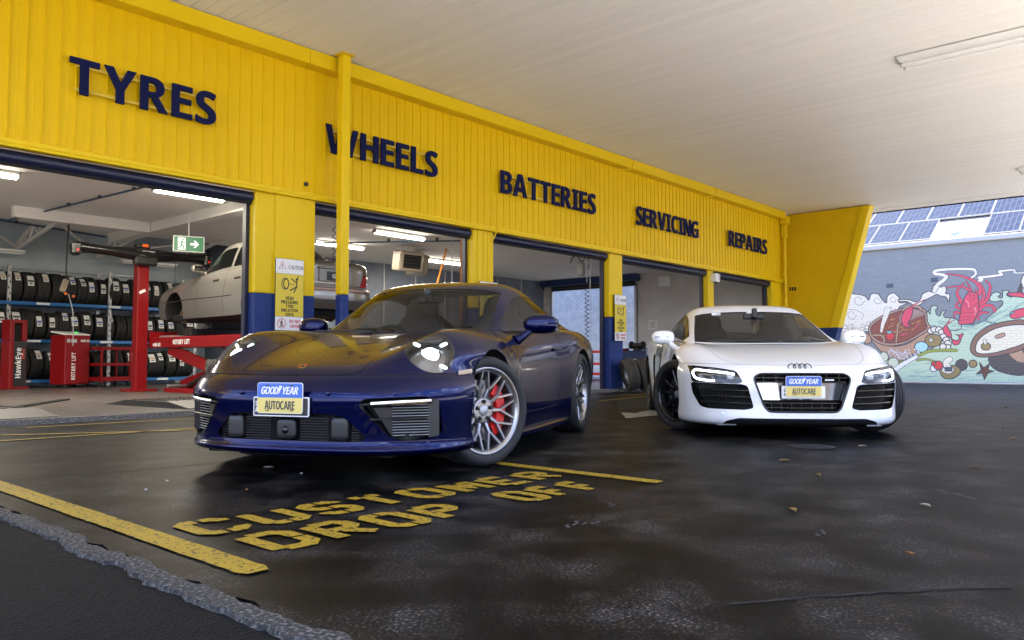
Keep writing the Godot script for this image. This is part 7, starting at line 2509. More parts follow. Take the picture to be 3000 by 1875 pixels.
# ---------------------------------------------------------------- the white coupe
func build_white_coupe() -> void:
	var M = mats
	var paint := car_paint("white_car_paint", lin(0.84, 0.845, 0.85), 0.35, 0.0)
	var gloss := mat("gloss_black", lin(0.01, 0.01, 0.011), 0.2)
	var trim: Material = mats["satin_black"]
	var car := thing("supercar", "white mid engined coupe with a wide chrome backed grille", "car", Vector3(7.12, 0, 5.93), PI + deg_to_rad(36.6))
	var plan := [Vector2(0.965, 0), Vector2(0.962, 0.20), Vector2(0.940, 0.40), Vector2(0.895, 0.55), Vector2(0.815, 0.70), Vector2(0.705, 0.80), Vector2(0.56, 0.875), Vector2(0.40, 0.918), Vector2(0.15, 0.940)]
	var levels := [[0.105, -0.09, 0.95], [0.125, -0.025, 0.982], [0.17, -0.002, 0.994], [0.24, -0.006, 0.995], [0.34, -0.006, 0.997], [0.44, -0.004, 1.0], [0.51, -0.018, 0.998], [0.56, -0.055, 0.988], [0.60, -0.125, 0.97]]
	var bp := []
	for l in levels:
		var row := []
		for q in plan:
			row.append(Vector3(q.x + l[1], l[0] + 0.022 * q.y * (1.0 if l[0] > 0.5 else 0.0), q.y * l[2]))
		bp.append(row)
	var bs := Sheet.new(bp)
	var bumper := bs.mesh_points(7, 10, Vector3.ZERO)
	var arch := func(p: Vector3, _t): return minf(Vector2(p.x, p.y - 0.335).length() - 0.372, Vector2(p.x + 2.65, p.y - 0.340).length() - 0.378) if p.z > 0.4 else 0.2
	var c1 := cut(bumper, arch)
	bumper = c1[1]
	var lips := flange(c1[2], 0.05, Vector3(0, 0, -1))
	var grille := rounded(pv([-0.5, 0.540, 0.335, 0.538, 0.385, 0.505, 0.300, 0.262, 0.265, 0.230, -0.5, 0.228]), 0.03)
	var gb := bounds(grille)
	var intake := rounded(pv([0.432, 0.440, 0.475, 0.452, 0.848, 0.462, 0.835, 0.370, 0.785, 0.262, 0.735, 0.246, 0.455, 0.242, 0.385, 0.258]), 0.02)
	var ib := bounds(intake)
	var lampo := rounded(pv([0.855, 0.604, 0.60, 0.578, 0.510, 0.556, 0.468, 0.470, 0.50, 0.4545, 0.84, 0.4645]), 0.012)
	var lb := bounds(lampo)
	var split := rounded(pv([-0.7, 0.176, 0.50, 0.176, 0.60, 0.150, 0.66, 0.06, -0.7, 0.06]), 0.02)
	var sb := bounds(split)
	var kg := cut(bumper, func(p: Vector3, _t): return sd(grille, Vector2(p.z, p.y), gb))
	var ki := cut(kg[1], func(p: Vector3, _t): return sd(intake, Vector2(p.z, p.y), ib) if p.x > 0.40 else 0.2)
	var kl := cut(ki[1], func(p: Vector3, _t): return sd(lampo, Vector2(p.z, p.y), lb) if p.x > 0.40 else 0.2)
	var ks := cut(kl[1], func(p: Vector3, _t): return sd(split, Vector2(p.z, p.y), sb) if p.x > 0.3 else 0.2)
	bumper = ks[1]
	part("front_bumper", bumper.both(), paint, car)
	part("lower_splitter", moved(ks[0], -0.002).both(), gloss, car)
	var sp := G.new()
	sp.add(moved(ks[0], 0.02))
	for sz in [-1.0, 1.0]:
		part("splitter_strip", bar(Vector3(0.885, 0.118, sz * 0.52), Vector3(0.80, 0.112, sz * 0.66), 0.012, 0.010, 0.003), M.galvanised, car)
	# single frame grille
	var gf := Node3D.new()
	gf.name = "front_grille"
	car.add_child(gf)
	part("grille_frame", flange(kg[2], 0.07, Vector3(-1, 0, 0)).both(), gloss, gf)
	var rim := G.new()
	for e in kg[2]:
		rim.tube([e[0] + Vector3(0.002, 0, 0), e[1] + Vector3(0.002, 0, 0)], 0.009, 6, false)
	part("grille_rim", rim.both(), gloss, gf)
	part("grille_backing", moved(kg[0], 0.10).both(), M.matt_black, gf)
	for y in [0.505, 0.470, 0.300, 0.262]:
		var w: float = 0.29 + (y - 0.26) * 0.30
		var pth := smooth_path([Vector3(0.905, y, -w), Vector3(0.925, y, -w * 0.5), Vector3(0.93, y, 0), Vector3(0.925, y, w * 0.5), Vector3(0.905, y, w)], 3)
		var g := G.new()
		for i in pth.size() - 1:
			g.add(bar(pth[i], pth[i + 1], 0.03, 0.009, 0.002))
		part("grille_slat", g, gloss, gf)
	for k in 7:
		part("grille_slat", bar(Vector3(0.90, 0.475, -0.3 + k * 0.1), Vector3(0.90, 0.535, -0.3 + k * 0.1), 0.008, 0.02, 0.002), gloss, gf)
		part("grille_slat", bar(Vector3(0.90, 0.235, -0.24 + k * 0.08), Vector3(0.90, 0.30, -0.24 + k * 0.08), 0.008, 0.02, 0.002), gloss, gf)
	# bright panel behind the plate
	var cp := G.new()
	for i in 12:
		var z0 := -0.345 + i * 0.0575
		var z1 := z0 + 0.0575
		var x0 := 0.928 - 0.16 * z0 * z0
		var x1 := 0.928 - 0.16 * z1 * z1
		var n0 := Vector3(1, 0.05, 0.32 * z0).normalized()
		var n1 := Vector3(1, 0.05, 0.32 * z1).normalized()
		var a := Vector3(x0, 0.325, z0 * 0.92)
		var b := Vector3(x1, 0.325, z1 * 0.92)
		var c := Vector3(x1 - 0.006, 0.462, z1 * 1.04)
		var d := Vector3(x0 - 0.006, 0.462, z0 * 1.04)
		cp.put(a, b, c, n0, n1, n1)
		cp.put(a, c, d, n0, n1, n0)
	part("bright_panel", cp, mat("smoked_chrome", lin(0.42, 0.43, 0.45), 0.05, 1.0), gf)
	show_plate(car, Vector3(0.972, 0.425, 0.0), 0.0, false)
	# side intakes with blades and wire mesh
	for sz in [-1.0, 1.0]:
		var mir := Transform3D(Basis(Vector3(1, 0, 0), Vector3(0, 1, 0), Vector3(0, 0, sz)), Vector3.ZERO)
		var o := Node3D.new()
		o.name = "air_intake"
		car.add_child(o, true)
		var f := G.new()
		f.add(flange(ki[2], 0.06, Vector3(-1, 0, 0)), mir)
		part("intake_frame", f, gloss, o)
		var bk := G.new()
		bk.add(moved(ki[0], 0.075), mir)
		part("intake_backing", bk, M.matt_black, o)
		for i in 3:
			var y := 0.295 + i * 0.052
			var zi := 0.41 - 0.0 * i
			var g := G.new()
			var pth := smooth_path([Vector3(0.925, y, sz * (0.40 + 0.015 * i)), Vector3(0.875, y + 0.003, sz * 0.55), Vector3(0.795, y + 0.005, sz * 0.69), Vector3(0.705, y + 0.006, sz * (0.765 + 0.012 * i))], 4)
			for k in pth.size() - 1:
				g.add(bar(pth[k], pth[k + 1], 0.03, 0.011, 0.003))
			part("blade", g, gloss, o)
		var me := G.new()
		for i in 17:
			for q in [-1.0, 1.0]:
				var z0 := 0.39 + i * 0.026
				var z1: float = z0 + q * 0.11
				var pa := Vector3(0.90 - maxf(0.0, z0 - 0.42) * 0.52, 0.255, sz * z0)
				var pb := Vector3(0.90 - maxf(0.0, z1 - 0.42) * 0.52, 0.445, sz * z1)
				if z1 > 0.40 and z1 < 0.83 and z0 < 0.80:
					me.tube([pa, pb], 0.0028, 4, false)
		part("wire_mesh", me, mat("mesh_grey", lin(0.010, 0.0095, 0.009), 0.3, 0.2), o)
		# headlight
		var lamp := Node3D.new()
		lamp.name = "headlight"
		car.add_child(lamp, true)
		var lf := G.new()
		lf.add(flange(kl[2], 0.05, Vector3(-1, 0, 0)), mir)
		part("lamp_rim", lf, gloss, lamp)
		var lc := G.new()
		lc.add(moved(kl[0], 0.002), mir)
		part("lens", lc, mats["clear_lens"], lamp)
		var lk := G.new()
		lk.add(moved(kl[0], 0.05), mir)
		part("lamp_back", lk, trim, lamp)
		# running light: a strip along the top that hooks down at the outer end
		var on_face := func(z: float, y: float, dep: float) -> Vector3:
			var x := 0.965
			for i in plan.size() - 1:
				if z >= plan[i].y and z <= plan[i + 1].y:
					x = lerpf(plan[i].x, plan[i + 1].x, (z - plan[i].y) / (plan[i + 1].y - plan[i].y))
			return Vector3(x - dep - maxf(0.0, y - 0.5) * 0.45, y, z * sz)
		var strip := []
		for q in [[0.525, 0.532], [0.58, 0.542], [0.66, 0.551], [0.74, 0.560], [0.80, 0.566], [0.825, 0.552], [0.822, 0.515], [0.80, 0.492], [0.74, 0.480], [0.68, 0.478]]:
			strip.append(on_face.call(q[0], q[1], 0.022))
		var sg := G.new()
		sg.tube(smooth_path(strip, 4), 0.0080, 7)
		part("running_lamp", sg, glow("running_glow", Color(0.94, 0.96, 1.0), 1.6), lamp)
		for q in [[0.60, 0.512], [0.67, 0.515]]:
			part("lamp_cell", G_blob(on_face.call(q[0], q[1], 0.035), Vector3(0.012, 0.016, 0.024), 4.0), trim, lamp)
		part("projector", G_blob(on_face.call(0.555, 0.505, 0.035), Vector3(0.02, 0.028, 0.032), 2.4), M.galvanised, lamp)
		var br := G.new()
		for q in [[0.53, 0.556, 0.66, 0.578], [0.66, 0.578, 0.83, 0.596]]:
			br.add(bar(on_face.call(q[0], q[1], 0.012), on_face.call(q[2], q[3], 0.012), 0.02, 0.016, 0.003))
		part("brow", br, gloss, lamp)
	# ---- bonnet, wings, doors
	var st := rows3([
		[0.84, 0.60, 0, 0.837, 0.604, 0.194, 0.815, 0.609, 0.388, 0.77, 0.612, 0.534, 0.69, 0.615, 0.679, 0.58, 0.618, 0.776, 0.435, 0.619, 0.849, 0.275, 0.620, 0.890, 0.025, 0.621, 0.912],
		[0.70, 0.642, 0, 0.698, 0.644, 0.194, 0.68, 0.648, 0.388, 0.64, 0.656, 0.534, 0.57, 0.668, 0.672, 0.47, 0.668, 0.775, 0.345, 0.660, 0.855, 0.205, 0.650, 0.902, 0.02, 0.63, 0.924],
		[0.43, 0.700, 0, 0.43, 0.701, 0.20, 0.42, 0.704, 0.40, 0.395, 0.716, 0.55, 0.35, 0.742, 0.68, 0.285, 0.742, 0.785, 0.205, 0.718, 0.868, 0.11, 0.68, 0.914, 0.0, 0.62, 0.934],
		[0.12, 0.752, 0, 0.12, 0.753, 0.21, 0.12, 0.755, 0.42, 0.11, 0.768, 0.575, 0.09, 0.792, 0.70, 0.06, 0.788, 0.80, 0.02, 0.745, 0.886, -0.03, 0.62, 0.930, -0.10, 0.45, 0.938],
		[-0.15, 0.787, 0, -0.15, 0.788, 0.22, -0.15, 0.790, 0.44, -0.15, 0.798, 0.60, -0.15, 0.812, 0.715, -0.155, 0.795, 0.81, -0.16, 0.73, 0.890, -0.18, 0.52, 0.932, -0.21, 0.28, 0.922],
		[-0.40, 0.812, 0, -0.40, 0.813, 0.23, -0.40, 0.815, 0.46, -0.40, 0.820, 0.62, -0.40, 0.824, 0.728, -0.40, 0.795, 0.815, -0.40, 0.70, 0.880, -0.40, 0.44, 0.910, -0.40, 0.155, 0.900]])
	st.append_array(rows2([
		[-0.65, 0, 0.83, 0.25, 0.83, 0.47, 0.83, 0.63, 0.834, 0.738, 0.832, 0.818, 0.795, 0.872, 0.67, 0.892, 0.41, 0.878, 0.142],
		[-1.0, 0, 0.84, 0.25, 0.84, 0.47, 0.84, 0.635, 0.843, 0.745, 0.840, 0.822, 0.797, 0.866, 0.64, 0.880, 0.38, 0.870, 0.138],
		[-1.5, 0, 0.86, 0.25, 0.86, 0.48, 0.862, 0.65, 0.866, 0.760, 0.864, 0.832, 0.815, 0.870, 0.64, 0.886, 0.38, 0.870, 0.138],
		[-1.9, 0, 0.89, 0.25, 0.89, 0.49, 0.89, 0.68, 0.898, 0.790, 0.894, 0.866, 0.842, 0.902, 0.67, 0.906, 0.40, 0.880, 0.148],
		[-2.3, 0, 0.91, 0.25, 0.91, 0.50, 0.91, 0.70, 0.92, 0.815, 0.918, 0.902, 0.862, 0.934, 0.69, 0.932, 0.42, 0.90, 0.165],
		[-2.75, 0, 0.91, 0.25, 0.91, 0.50, 0.91, 0.70, 0.916, 0.815, 0.914, 0.904, 0.858, 0.938, 0.69, 0.934, 0.44, 0.905, 0.20],
		[-3.15, 0, 0.88, 0.25, 0.88, 0.50, 0.885, 0.68, 0.89, 0.79, 0.882, 0.878, 0.83, 0.916, 0.67, 0.908, 0.45, 0.878, 0.24],
		[-3.42, 0, 0.78, 0.25, 0.78, 0.48, 0.785, 0.66, 0.79, 0.745, 0.775, 0.82, 0.73, 0.858, 0.62, 0.85, 0.46, 0.815, 0.28],
		[-3.48, 0, 0.62, 0.24, 0.62, 0.45, 0.62, 0.60, 0.61, 0.69, 0.59, 0.76, 0.56, 0.80, 0.52, 0.80, 0.44, 0.76, 0.32]]))
	var ms := Sheet.new(st)
	var body := ms.mesh_points(8, 8, Vector3.ZERO)
	var c2 := cut(body, arch)
	body = c2[1]
	lips.add(flange(c2[2], 0.05, Vector3(0, 0, -1)))
	var tub := rounded(pv([-0.36, -0.3, -0.36, 0.45, -0.58, 0.66, -1.75, 0.70, -1.9, 0.6, -1.9, -0.3]), 0.08)
	var tb := bounds(tub)
	body = cut(body, func(p: Vector3, _t): return sd(tub, Vector2(p.x, p.z), tb) if p.y > 0.78 else 0.2)[1]
	# side blade and the intake behind it
	var bl := rounded(pv([-1.56, 0.80, -1.80, 0.86, -1.90, 0.86, -1.88, 0.22, -1.74, 0.20, -1.66, 0.42]), 0.04)
	var blb := bounds(bl)
	var it := rounded(pv([-1.905, 0.70, -2.03, 0.72, -2.06, 0.66, -2.02, 0.34, -1.895, 0.30]), 0.03)
	var itb := bounds(it)
	var kb := cut(body, func(p: Vector3, _t): return sd(bl, Vector2(p.x, p.y), blb) if p.z > 0.6 else 0.2)
	var kt := cut(kb[1], func(p: Vector3, _t): return sd(it, Vector2(p.x, p.y), itb) if p.z > 0.6 else 0.2)
	body = kt[1]
	part("body_shell", body.both(), paint, car)
	pair("side_blade", moved(kb[0], -0.008), car_paint("silver_blade", lin(0.45, 0.45, 0.46), 0.2, 0.9), car)
	pair("side_intake", moved(kt[0], 0.03), M.matt_black, car)
	pair("side_intake_edge", flange(kt[2], 0.04, Vector3(0, 0, -1)), gloss, car)
	pair("arch_lip", lips, trim, car)
	for sz in [-1.0, 1.0]:
		var mir := Transform3D(Basis(Vector3(1, 0, 0), Vector3(0, 1, 0), Vector3(0, 0, sz)), Vector3.ZERO)
		for ln in [[[Vector2(0.03, 0.0), Vector2(0.03, 2.0), Vector2(0.03, 4.0), Vector2(0.03, 6.9)], 0.005],
			[[Vector2(0.10, 2.6), Vector2(0.8, 3.3), Vector2(2.0, 3.75), Vector2(3.5, 3.8), Vector2(4.6, 3.6)], 0.004],
			[[Vector2(6.05, 4.1), Vector2(6.0, 5.0), Vector2(6.0, 6.0), Vector2(6.1, 7.4)], 0.005],
			[[Vector2(6.1, 7.42), Vector2(7.2, 7.42), Vector2(8.2, 7.42)], 0.005]]:
			var g := G.new()
			g.add(drape(ms, ln[0], ln[1]), mir)
			part("seam", g, M.slate_wall, car)
	var gs := Sheet.new(rows3([
		[-0.20, 0.800, 0, -0.21, 0.800, 0.23, -0.26, 0.804, 0.45, -0.335, 0.812, 0.60, -0.42, 0.822, 0.69, -0.485, 0.829, 0.735, -0.53, 0.829, 0.753],
		[-0.46, 0.925, 0, -0.47, 0.924, 0.22, -0.51, 0.922, 0.42, -0.57, 0.919, 0.575, -0.645, 0.912, 0.660, -0.71, 0.882, 0.716, -0.75, 0.840, 0.755],
		[-0.72, 1.050, 0, -0.73, 1.049, 0.21, -0.76, 1.044, 0.395, -0.81, 1.034, 0.54, -0.88, 1.013, 0.625, -0.94, 0.943, 0.70, -0.97, 0.848, 0.758],
		[-0.98, 1.160, 0, -0.98, 1.158, 0.195, -1.0, 1.152, 0.37, -1.04, 1.139, 0.505, -1.10, 1.104, 0.594, -1.16, 1.0, 0.69, -1.18, 0.858, 0.763],
		[-1.2, 1.226, 0, -1.2, 1.224, 0.19, -1.21, 1.217, 0.36, -1.23, 1.20, 0.495, -1.27, 1.157, 0.584, -1.31, 1.03, 0.69, -1.33, 0.866, 0.768],
		[-1.45, 1.250, 0, -1.45, 1.248, 0.19, -1.45, 1.24, 0.355, -1.46, 1.222, 0.486, -1.48, 1.177, 0.576, -1.50, 1.05, 0.69, -1.5, 0.878, 0.778],
		[-1.75, 1.232, 0, -1.75, 1.23, 0.19, -1.75, 1.222, 0.35, -1.75, 1.202, 0.475, -1.75, 1.157, 0.567, -1.75, 1.04, 0.69, -1.74, 0.888, 0.79],
		[-2.1, 1.165, 0, -2.1, 1.162, 0.185, -2.1, 1.155, 0.345, -2.1, 1.136, 0.462, -2.1, 1.096, 0.556, -2.08, 1.01, 0.69, -2.06, 0.898, 0.80],
		[-2.5, 1.05, 0, -2.5, 1.047, 0.18, -2.5, 1.042, 0.34, -2.5, 1.03, 0.45, -2.5, 1.0, 0.55, -2.5, 0.955, 0.68, -2.48, 0.895, 0.80],
		[-2.9, 0.955, 0, -2.9, 0.953, 0.18, -2.9, 0.95, 0.33, -2.9, 0.94, 0.44, -2.9, 0.925, 0.54, -2.9, 0.90, 0.66, -2.9, 0.865, 0.78],
		[-3.2, 0.87, 0, -3.2, 0.87, 0.18, -3.2, 0.865, 0.33, -3.2, 0.86, 0.44, -3.2, 0.85, 0.54, -3.2, 0.83, 0.64, -3.2, 0.80, 0.73]]))
	glasshouse(car, gs, paint, func(_p, t: Vector2): return maxf(maxf(0.08 - t.x, t.x - 2.92), t.y - 3.66) * 0.15,
		func(_p, t: Vector2): return maxf(maxf(maxf(4.30 - t.y, t.y - 5.82), 0.40 + (5.8 - t.y) * 0.25 - t.x), t.x - 5.6 - (t.y - 4.4) * 0.45) * 0.15,
		func(_p, t: Vector2): return maxf(maxf(6.3 - t.x, t.x - 8.6), t.y - 3.4) * 0.2)
	for sz in [-1.0, 1.0]:
		var mo := Node3D.new()
		mo.name = "door_mirror"
		car.add_child(mo, true)
		var mb := Basis(Vector3.UP, -sz * 0.10)
		part("mirror_shell", G_blob(Vector3(-0.66, 0.875, sz * 0.945), Vector3(0.070, 0.072, 0.115), 2.8, mb), paint, mo)
		part("indicator", bar(Vector3(-0.592, 0.880, sz * 0.90), Vector3(-0.605, 0.880, sz * 1.03), 0.012, 0.008, 0.002), gloss, mo)
		part("mirror_glass", boxm(Vector3(0.006, 0.10, 0.18), 0.003), M.chrome, mo, Vector3(-0.735, 0.875, sz * 0.95), mb)
		var sk := G.new()
		sk.tube(smooth_path([Vector3(-0.56, 0.755, sz * 0.81), Vector3(-0.60, 0.79, sz * 0.855), Vector3(-0.64, 0.835, sz * 0.895)], 4), 0.028, 12)
		part("mirror_arm", sk, paint, mo)
	# rings on the nose
	var rg := G.new()
	for k in 4:
		var c := Vector3(0.872, 0.592, -0.063 + k * 0.042)
		var ring := []
		for i in 20:
			var a := TAU * i / 20
			ring.append(c + Vector3(-0.010 * sin(a), 0.026 * sin(a), 0.030 * cos(a)))
		rg.tube(ring, 0.0042, 6, false, true)
	part("ring_emblem", rg, mat("dark_chrome", lin(0.04, 0.04, 0.045), 0.12, 1.0), car)
	var bd := G.new()
	bd.box(Vector3(0.935, 0.488, -0.215), Vector3(0.004, 0.010, 0.07))
	part("grille_badge", bd, M.white_enamel, gf)
	for z in [-0.62, -0.24, 0.24, 0.62]:
		var q := G.new()
		q.lathe([[Vector2(0.013, 0), Vector2(0.012, 0.003), Vector2(0, 0.003)]], 12, Transform3D(Basis(Vector3.UP, PI / 2), Vector3(0.958 if absf(z) < 0.4 else 0.862, 0.206, z)))
		part("parking_sensor", q, paint, car)
	# wheels
	var arch_l := G.new()
	for cxy in [[0.0, 0.335, 0.366], [-2.65, 0.34, 0.372]]:
		arch_l.lathe([[Vector2(cxy[2], 0.45), Vector2(cxy[2], 0.89)], [Vector2(cxy[2], 0.45), Vector2(0.0, 0.45)]], 30, Transform3D(Basis.IDENTITY, Vector3(cxy[0], cxy[1], 0)), -0.25, PI + 0.25)
	pair("wheel_liner", arch_l, M.matt_black, car)
	for sz in [-1.0, 1.0]:
		var face := Basis.IDENTITY if sz > 0 else Basis(Vector3.UP, PI)
		var steer := Basis(Vector3.UP, deg_to_rad(31.0))
		alloy_wheel(car, "front_wheel", Vector3(0, 0.328, sz * 0.835), steer * face, 0.328, 0.240, 0.246, gloss, "twin", gloss, 0.18)
		alloy_wheel(car, "rear_wheel", Vector3(-2.65, 0.332, sz * 0.79), face, 0.332, 0.29, 0.246, gloss, "twin", gloss, 0.17)
	part("under_tray", boxm(Vector3(4.0, 0.12, 1.36), 0.03), M.matt_black, car, Vector3(-1.3, 0.19, 0))
	part("front_tray", boxm(Vector3(0.5, 0.06, 1.2), 0.02), M.matt_black, car, Vector3(0.54, 0.145, 0))
	cabin(car, Vector3(-0.38, -0.06, 0), 0.82, mat("cabin_black", lin(0.03, 0.03, 0.032), 0.5), mats["cabin_dark"])
	part("wiper", bar(Vector3(-0.235, 0.828, -0.10), Vector3(-0.30, 0.838, 0.50), 0.02, 0.012, 0.003), M.black_plastic, car)
	part("wiper", bar(Vector3(-0.28, 0.828, -0.55), Vector3(-0.24, 0.826, -0.15), 0.02, 0.012, 0.003), M.black_plastic, car)
	part("registration_label", boxm(Vector3(0.004, 0.03, 0.09)), M.white_enamel, car, Vector3(-0.94, 1.125, 0.36))
	part("toll_tag", boxm(Vector3(0.03, 0.035, 0.05), 0.006), M.white_enamel, car, Vector3(-0.95, 1.135, 0.02))
	part("hanging_charm", boxm(Vector3(0.012, 0.10, 0.012), 0.004), mat("crest_gold", lin(0.55, 0.36, 0.10), 0.25, 0.9), car, Vector3(-0.80, 0.98, 0.0))

# ---------------------------------------------------------------- the silver sedan on the lift
func build_sedan() -> void:
	var M = mats
	var paint := car_paint("silver_beige_paint", lin(0.24, 0.225, 0.20), 0.3, 0.6)
	var dark: Material = mats["cabin_dark"]
	var car := thing("sedan", "silver beige sedan without wheels raised on the red scissor lift", "car", Vector3(7.55, 1.17, -5.2), PI / 2)
	car.scale = Vector3(1.0, 1.07, 1.0)
	var arch := func(p: Vector3, _t): return minf(Vector2(p.x, p.y - 0.31).length() - 0.345, Vector2(p.x + 2.7, p.y - 0.31).length() - 0.345) if p.z > 0.4 else 0.2
	var st := rows2([
		[0.80, 0, 0.60, 0.25, 0.60, 0.45, 0.60, 0.58, 0.58, 0.66, 0.55, 0.70, 0.50, 0.72, 0.42, 0.71, 0.34, 0.68, 0.26],
		[0.72, 0, 0.70, 0.25, 0.70, 0.48, 0.69, 0.63, 0.67, 0.73, 0.63, 0.79, 0.56, 0.81, 0.45, 0.80, 0.33, 0.77, 0.22],
		[0.50, 0, 0.775, 0.25, 0.77, 0.50, 0.765, 0.67, 0.75, 0.77, 0.71, 0.83, 0.62, 0.85, 0.48, 0.845, 0.33, 0.82, 0.20],
		[0.10, 0, 0.83, 0.25, 0.828, 0.50, 0.82, 0.69, 0.805, 0.79, 0.76, 0.845, 0.65, 0.86, 0.49, 0.856, 0.33, 0.83, 0.19],
		[-0.45, 0, 0.90, 0.25, 0.90, 0.50, 0.895, 0.70, 0.88, 0.80, 0.82, 0.85, 0.68, 0.862, 0.50, 0.858, 0.33, 0.835, 0.19],
		[-1.0, 0, 0.92, 0.25, 0.92, 0.50, 0.92, 0.71, 0.915, 0.80, 0.85, 0.852, 0.69, 0.865, 0.50, 0.860, 0.33, 0.838, 0.19],
		[-1.7, 0, 0.93, 0.25, 0.93, 0.50, 0.93, 0.71, 0.93, 0.80, 0.865, 0.852, 0.70, 0.865, 0.50, 0.860, 0.33, 0.838, 0.19],
		[-2.4, 0, 0.955, 0.25, 0.955, 0.50, 0.955, 0.71, 0.95, 0.80, 0.88, 0.85, 0.71, 0.862, 0.51, 0.858, 0.34, 0.835, 0.20],
		[-3.0, 0, 0.975, 0.25, 0.975, 0.50, 0.97, 0.69, 0.955, 0.785, 0.88, 0.84, 0.71, 0.852, 0.52, 0.848, 0.36, 0.825, 0.22]])
	st.append_array(rows3([
		[-3.55, 0.985, 0, -3.55, 0.985, 0.25, -3.54, 0.982, 0.48, -3.50, 0.965, 0.65, -3.44, 0.90, 0.755, -3.40, 0.73, 0.815, -3.38, 0.54, 0.83, -3.38, 0.38, 0.828, -3.38, 0.24, 0.805],
		[-3.68, 0.972, 0, -3.68, 0.972, 0.25, -3.665, 0.968, 0.47, -3.615, 0.95, 0.63, -3.55, 0.88, 0.73, -3.50, 0.72, 0.79, -3.48, 0.54, 0.805, -3.48, 0.38, 0.803, -3.48, 0.24, 0.78]]))
	var ms := Sheet.new(st)
	var body := ms.mesh_points(7, 7, Vector3.ZERO)
	var c2 := cut(body, arch)
	body = c2[1]
	var tub := rounded(pv([-0.55, -0.3, -0.55, 0.6, -0.75, 0.68, -2.3, 0.68, -2.4, 0.6, -2.4, -0.3]), 0.06)
	var tb := bounds(tub)
	body = cut(body, func(p: Vector3, _t): return sd(tub, Vector2(p.x, p.z), tb) if p.y > 0.88 else 0.2)[1]
	part("body_shell", body.both(), paint, car)
	pair("arch_lip", flange(c2[2], 0.05, Vector3(0, 0, -1)), M.black_plastic, car)
	# tail panel and bumper, wrapped round the corners
	var plan := [Vector2(-3.72, 0), Vector2(-3.718, 0.25), Vector2(-3.70, 0.47), Vector2(-3.655, 0.63), Vector2(-3.58, 0.735), Vector2(-3.48, 0.80), Vector2(-3.36, 0.825)]
	var bp := []
	for l in [[0.975, 0.06, 0.985], [0.93, 0.008, 1.0], [0.80, 0.0, 1.0], [0.64, 0.006, 1.0], [0.585, 0.012, 1.0], [0.57, -0.055, 1.012], [0.46, -0.075, 1.018], [0.36, -0.06, 1.012], [0.26, 0.04, 0.98]]:
		var row := []
		for q in plan:
			row.append(Vector3(q.x + l[1], l[0] - 0.02 * (q.y * q.y) * (1.0 if l[0] > 0.9 else 0.0), q.y * l[2]))
		bp.append(row)
	var rs := Sheet.new(bp)
	var tail := rs.mesh_points(7, 7, Vector3(-1, 0, 0))
	var lo := rounded(pv([0.515, 0.615, 0.60, 0.80, 0.63, 0.815, 0.90, 0.80, 0.90, 0.615]), 0.015)
	var lob := bounds(lo)
	var kl := cut(tail, func(p: Vector3, _t): return sd(lo, Vector2(p.z, p.y), lob))
	tail = kl[1]
	part("tail_panel", tail.both(), paint, car)
	for sz in [-1.0, 1.0]:
		var mir := Transform3D(Basis(Vector3(1, 0, 0), Vector3(0, 1, 0), Vector3(0, 0, sz)), Vector3.ZERO)
		var t := Node3D.new()
		t.name = "tail_lamp"
		car.add_child(t, true)
		var g := G.new()
		g.add(moved(kl[0], -0.004), mir)
		part("red_lens", g, mat("red_lens", lin(0.42, 0.012, 0.012), 0.12), t)
		for y in [0.665, 0.715, 0.765]:
			var rb := G.new()
			rb.tube(smooth_path([Vector3(-3.692, y, sz * 0.60), Vector3(-3.645, y, sz * 0.68), Vector3(-3.575, y, sz * 0.755), Vector3(-3.49, y, sz * 0.806), Vector3(-3.42, y, sz * 0.822)], 4), 0.012, 6)
			part("lens_rib", rb, mats["red_lens"], t)
	# bumper strip, plate and boot handle
	var bpth := smooth_path([Vector3(-3.80, 0.545, -0.45), Vector3(-3.80, 0.545, 0.0), Vector3(-3.80, 0.545, 0.45), Vector3(-3.74, 0.545, 0.64), Vector3(-3.62, 0.545, 0.77), Vector3(-3.45, 0.545, 0.835)], 5)
	var bg := G.new()
	for i in bpth.size() - 1:
		bg.add(bar(bpth[i], bpth[i + 1], 0.02, 0.035, 0.004))
	part("bumper_strip", bg, mat("copper_strip", lin(0.42, 0.27, 0.21), 0.35, 0.3), car)
	part("plate_recess", boxm(Vector3(0.03, 0.20, 0.62), 0.012), mat("recess_silver", lin(0.25, 0.24, 0.22), 0.4, 0.6), car, Vector3(-3.725, 0.755, 0))
	part("boot_handle", boxm(Vector3(0.05, 0.035, 0.66), 0.012), paint, car, Vector3(-3.745, 0.862, 0))
	var np := Node3D.new()
	np.name = "number_plate"
	car.add_child(np)
	np.transform = Transform3D(Basis(Vector3.UP, -PI / 2), Vector3(-3.745, 0.745, 0.03))
	part("plate", boxm(Vector3(0.40, 0.135, 0.008), 0.003), mats["plate_black"], np)
	var tx := G.new()
	print_row("GBENZ", 0.24, 0.062, 0.002, Transform3D(Basis.IDENTITY, Vector3(-0.10, -0.032, 0.005)), tx)
	part("plate_letters", tx, M.white_enamel, np)
	var em := G.new()
	var ring := []
	for i in 20:
		ring.append(Vector3(-3.735, 0.925 + 0.032 * sin(TAU * i / 20), 0.032 * cos(TAU * i / 20)))
	em.tube(ring, 0.004, 6, false, true)
	for k in 3:
		var a := PI / 2 + TAU * k / 3
		em.tube([Vector3(-3.735, 0.925, 0), Vector3(-3.735, 0.925 + 0.031 * sin(a), 0.031 * cos(a))], 0.004, 5)
	part("boot_emblem", em, M.galvanised, car)
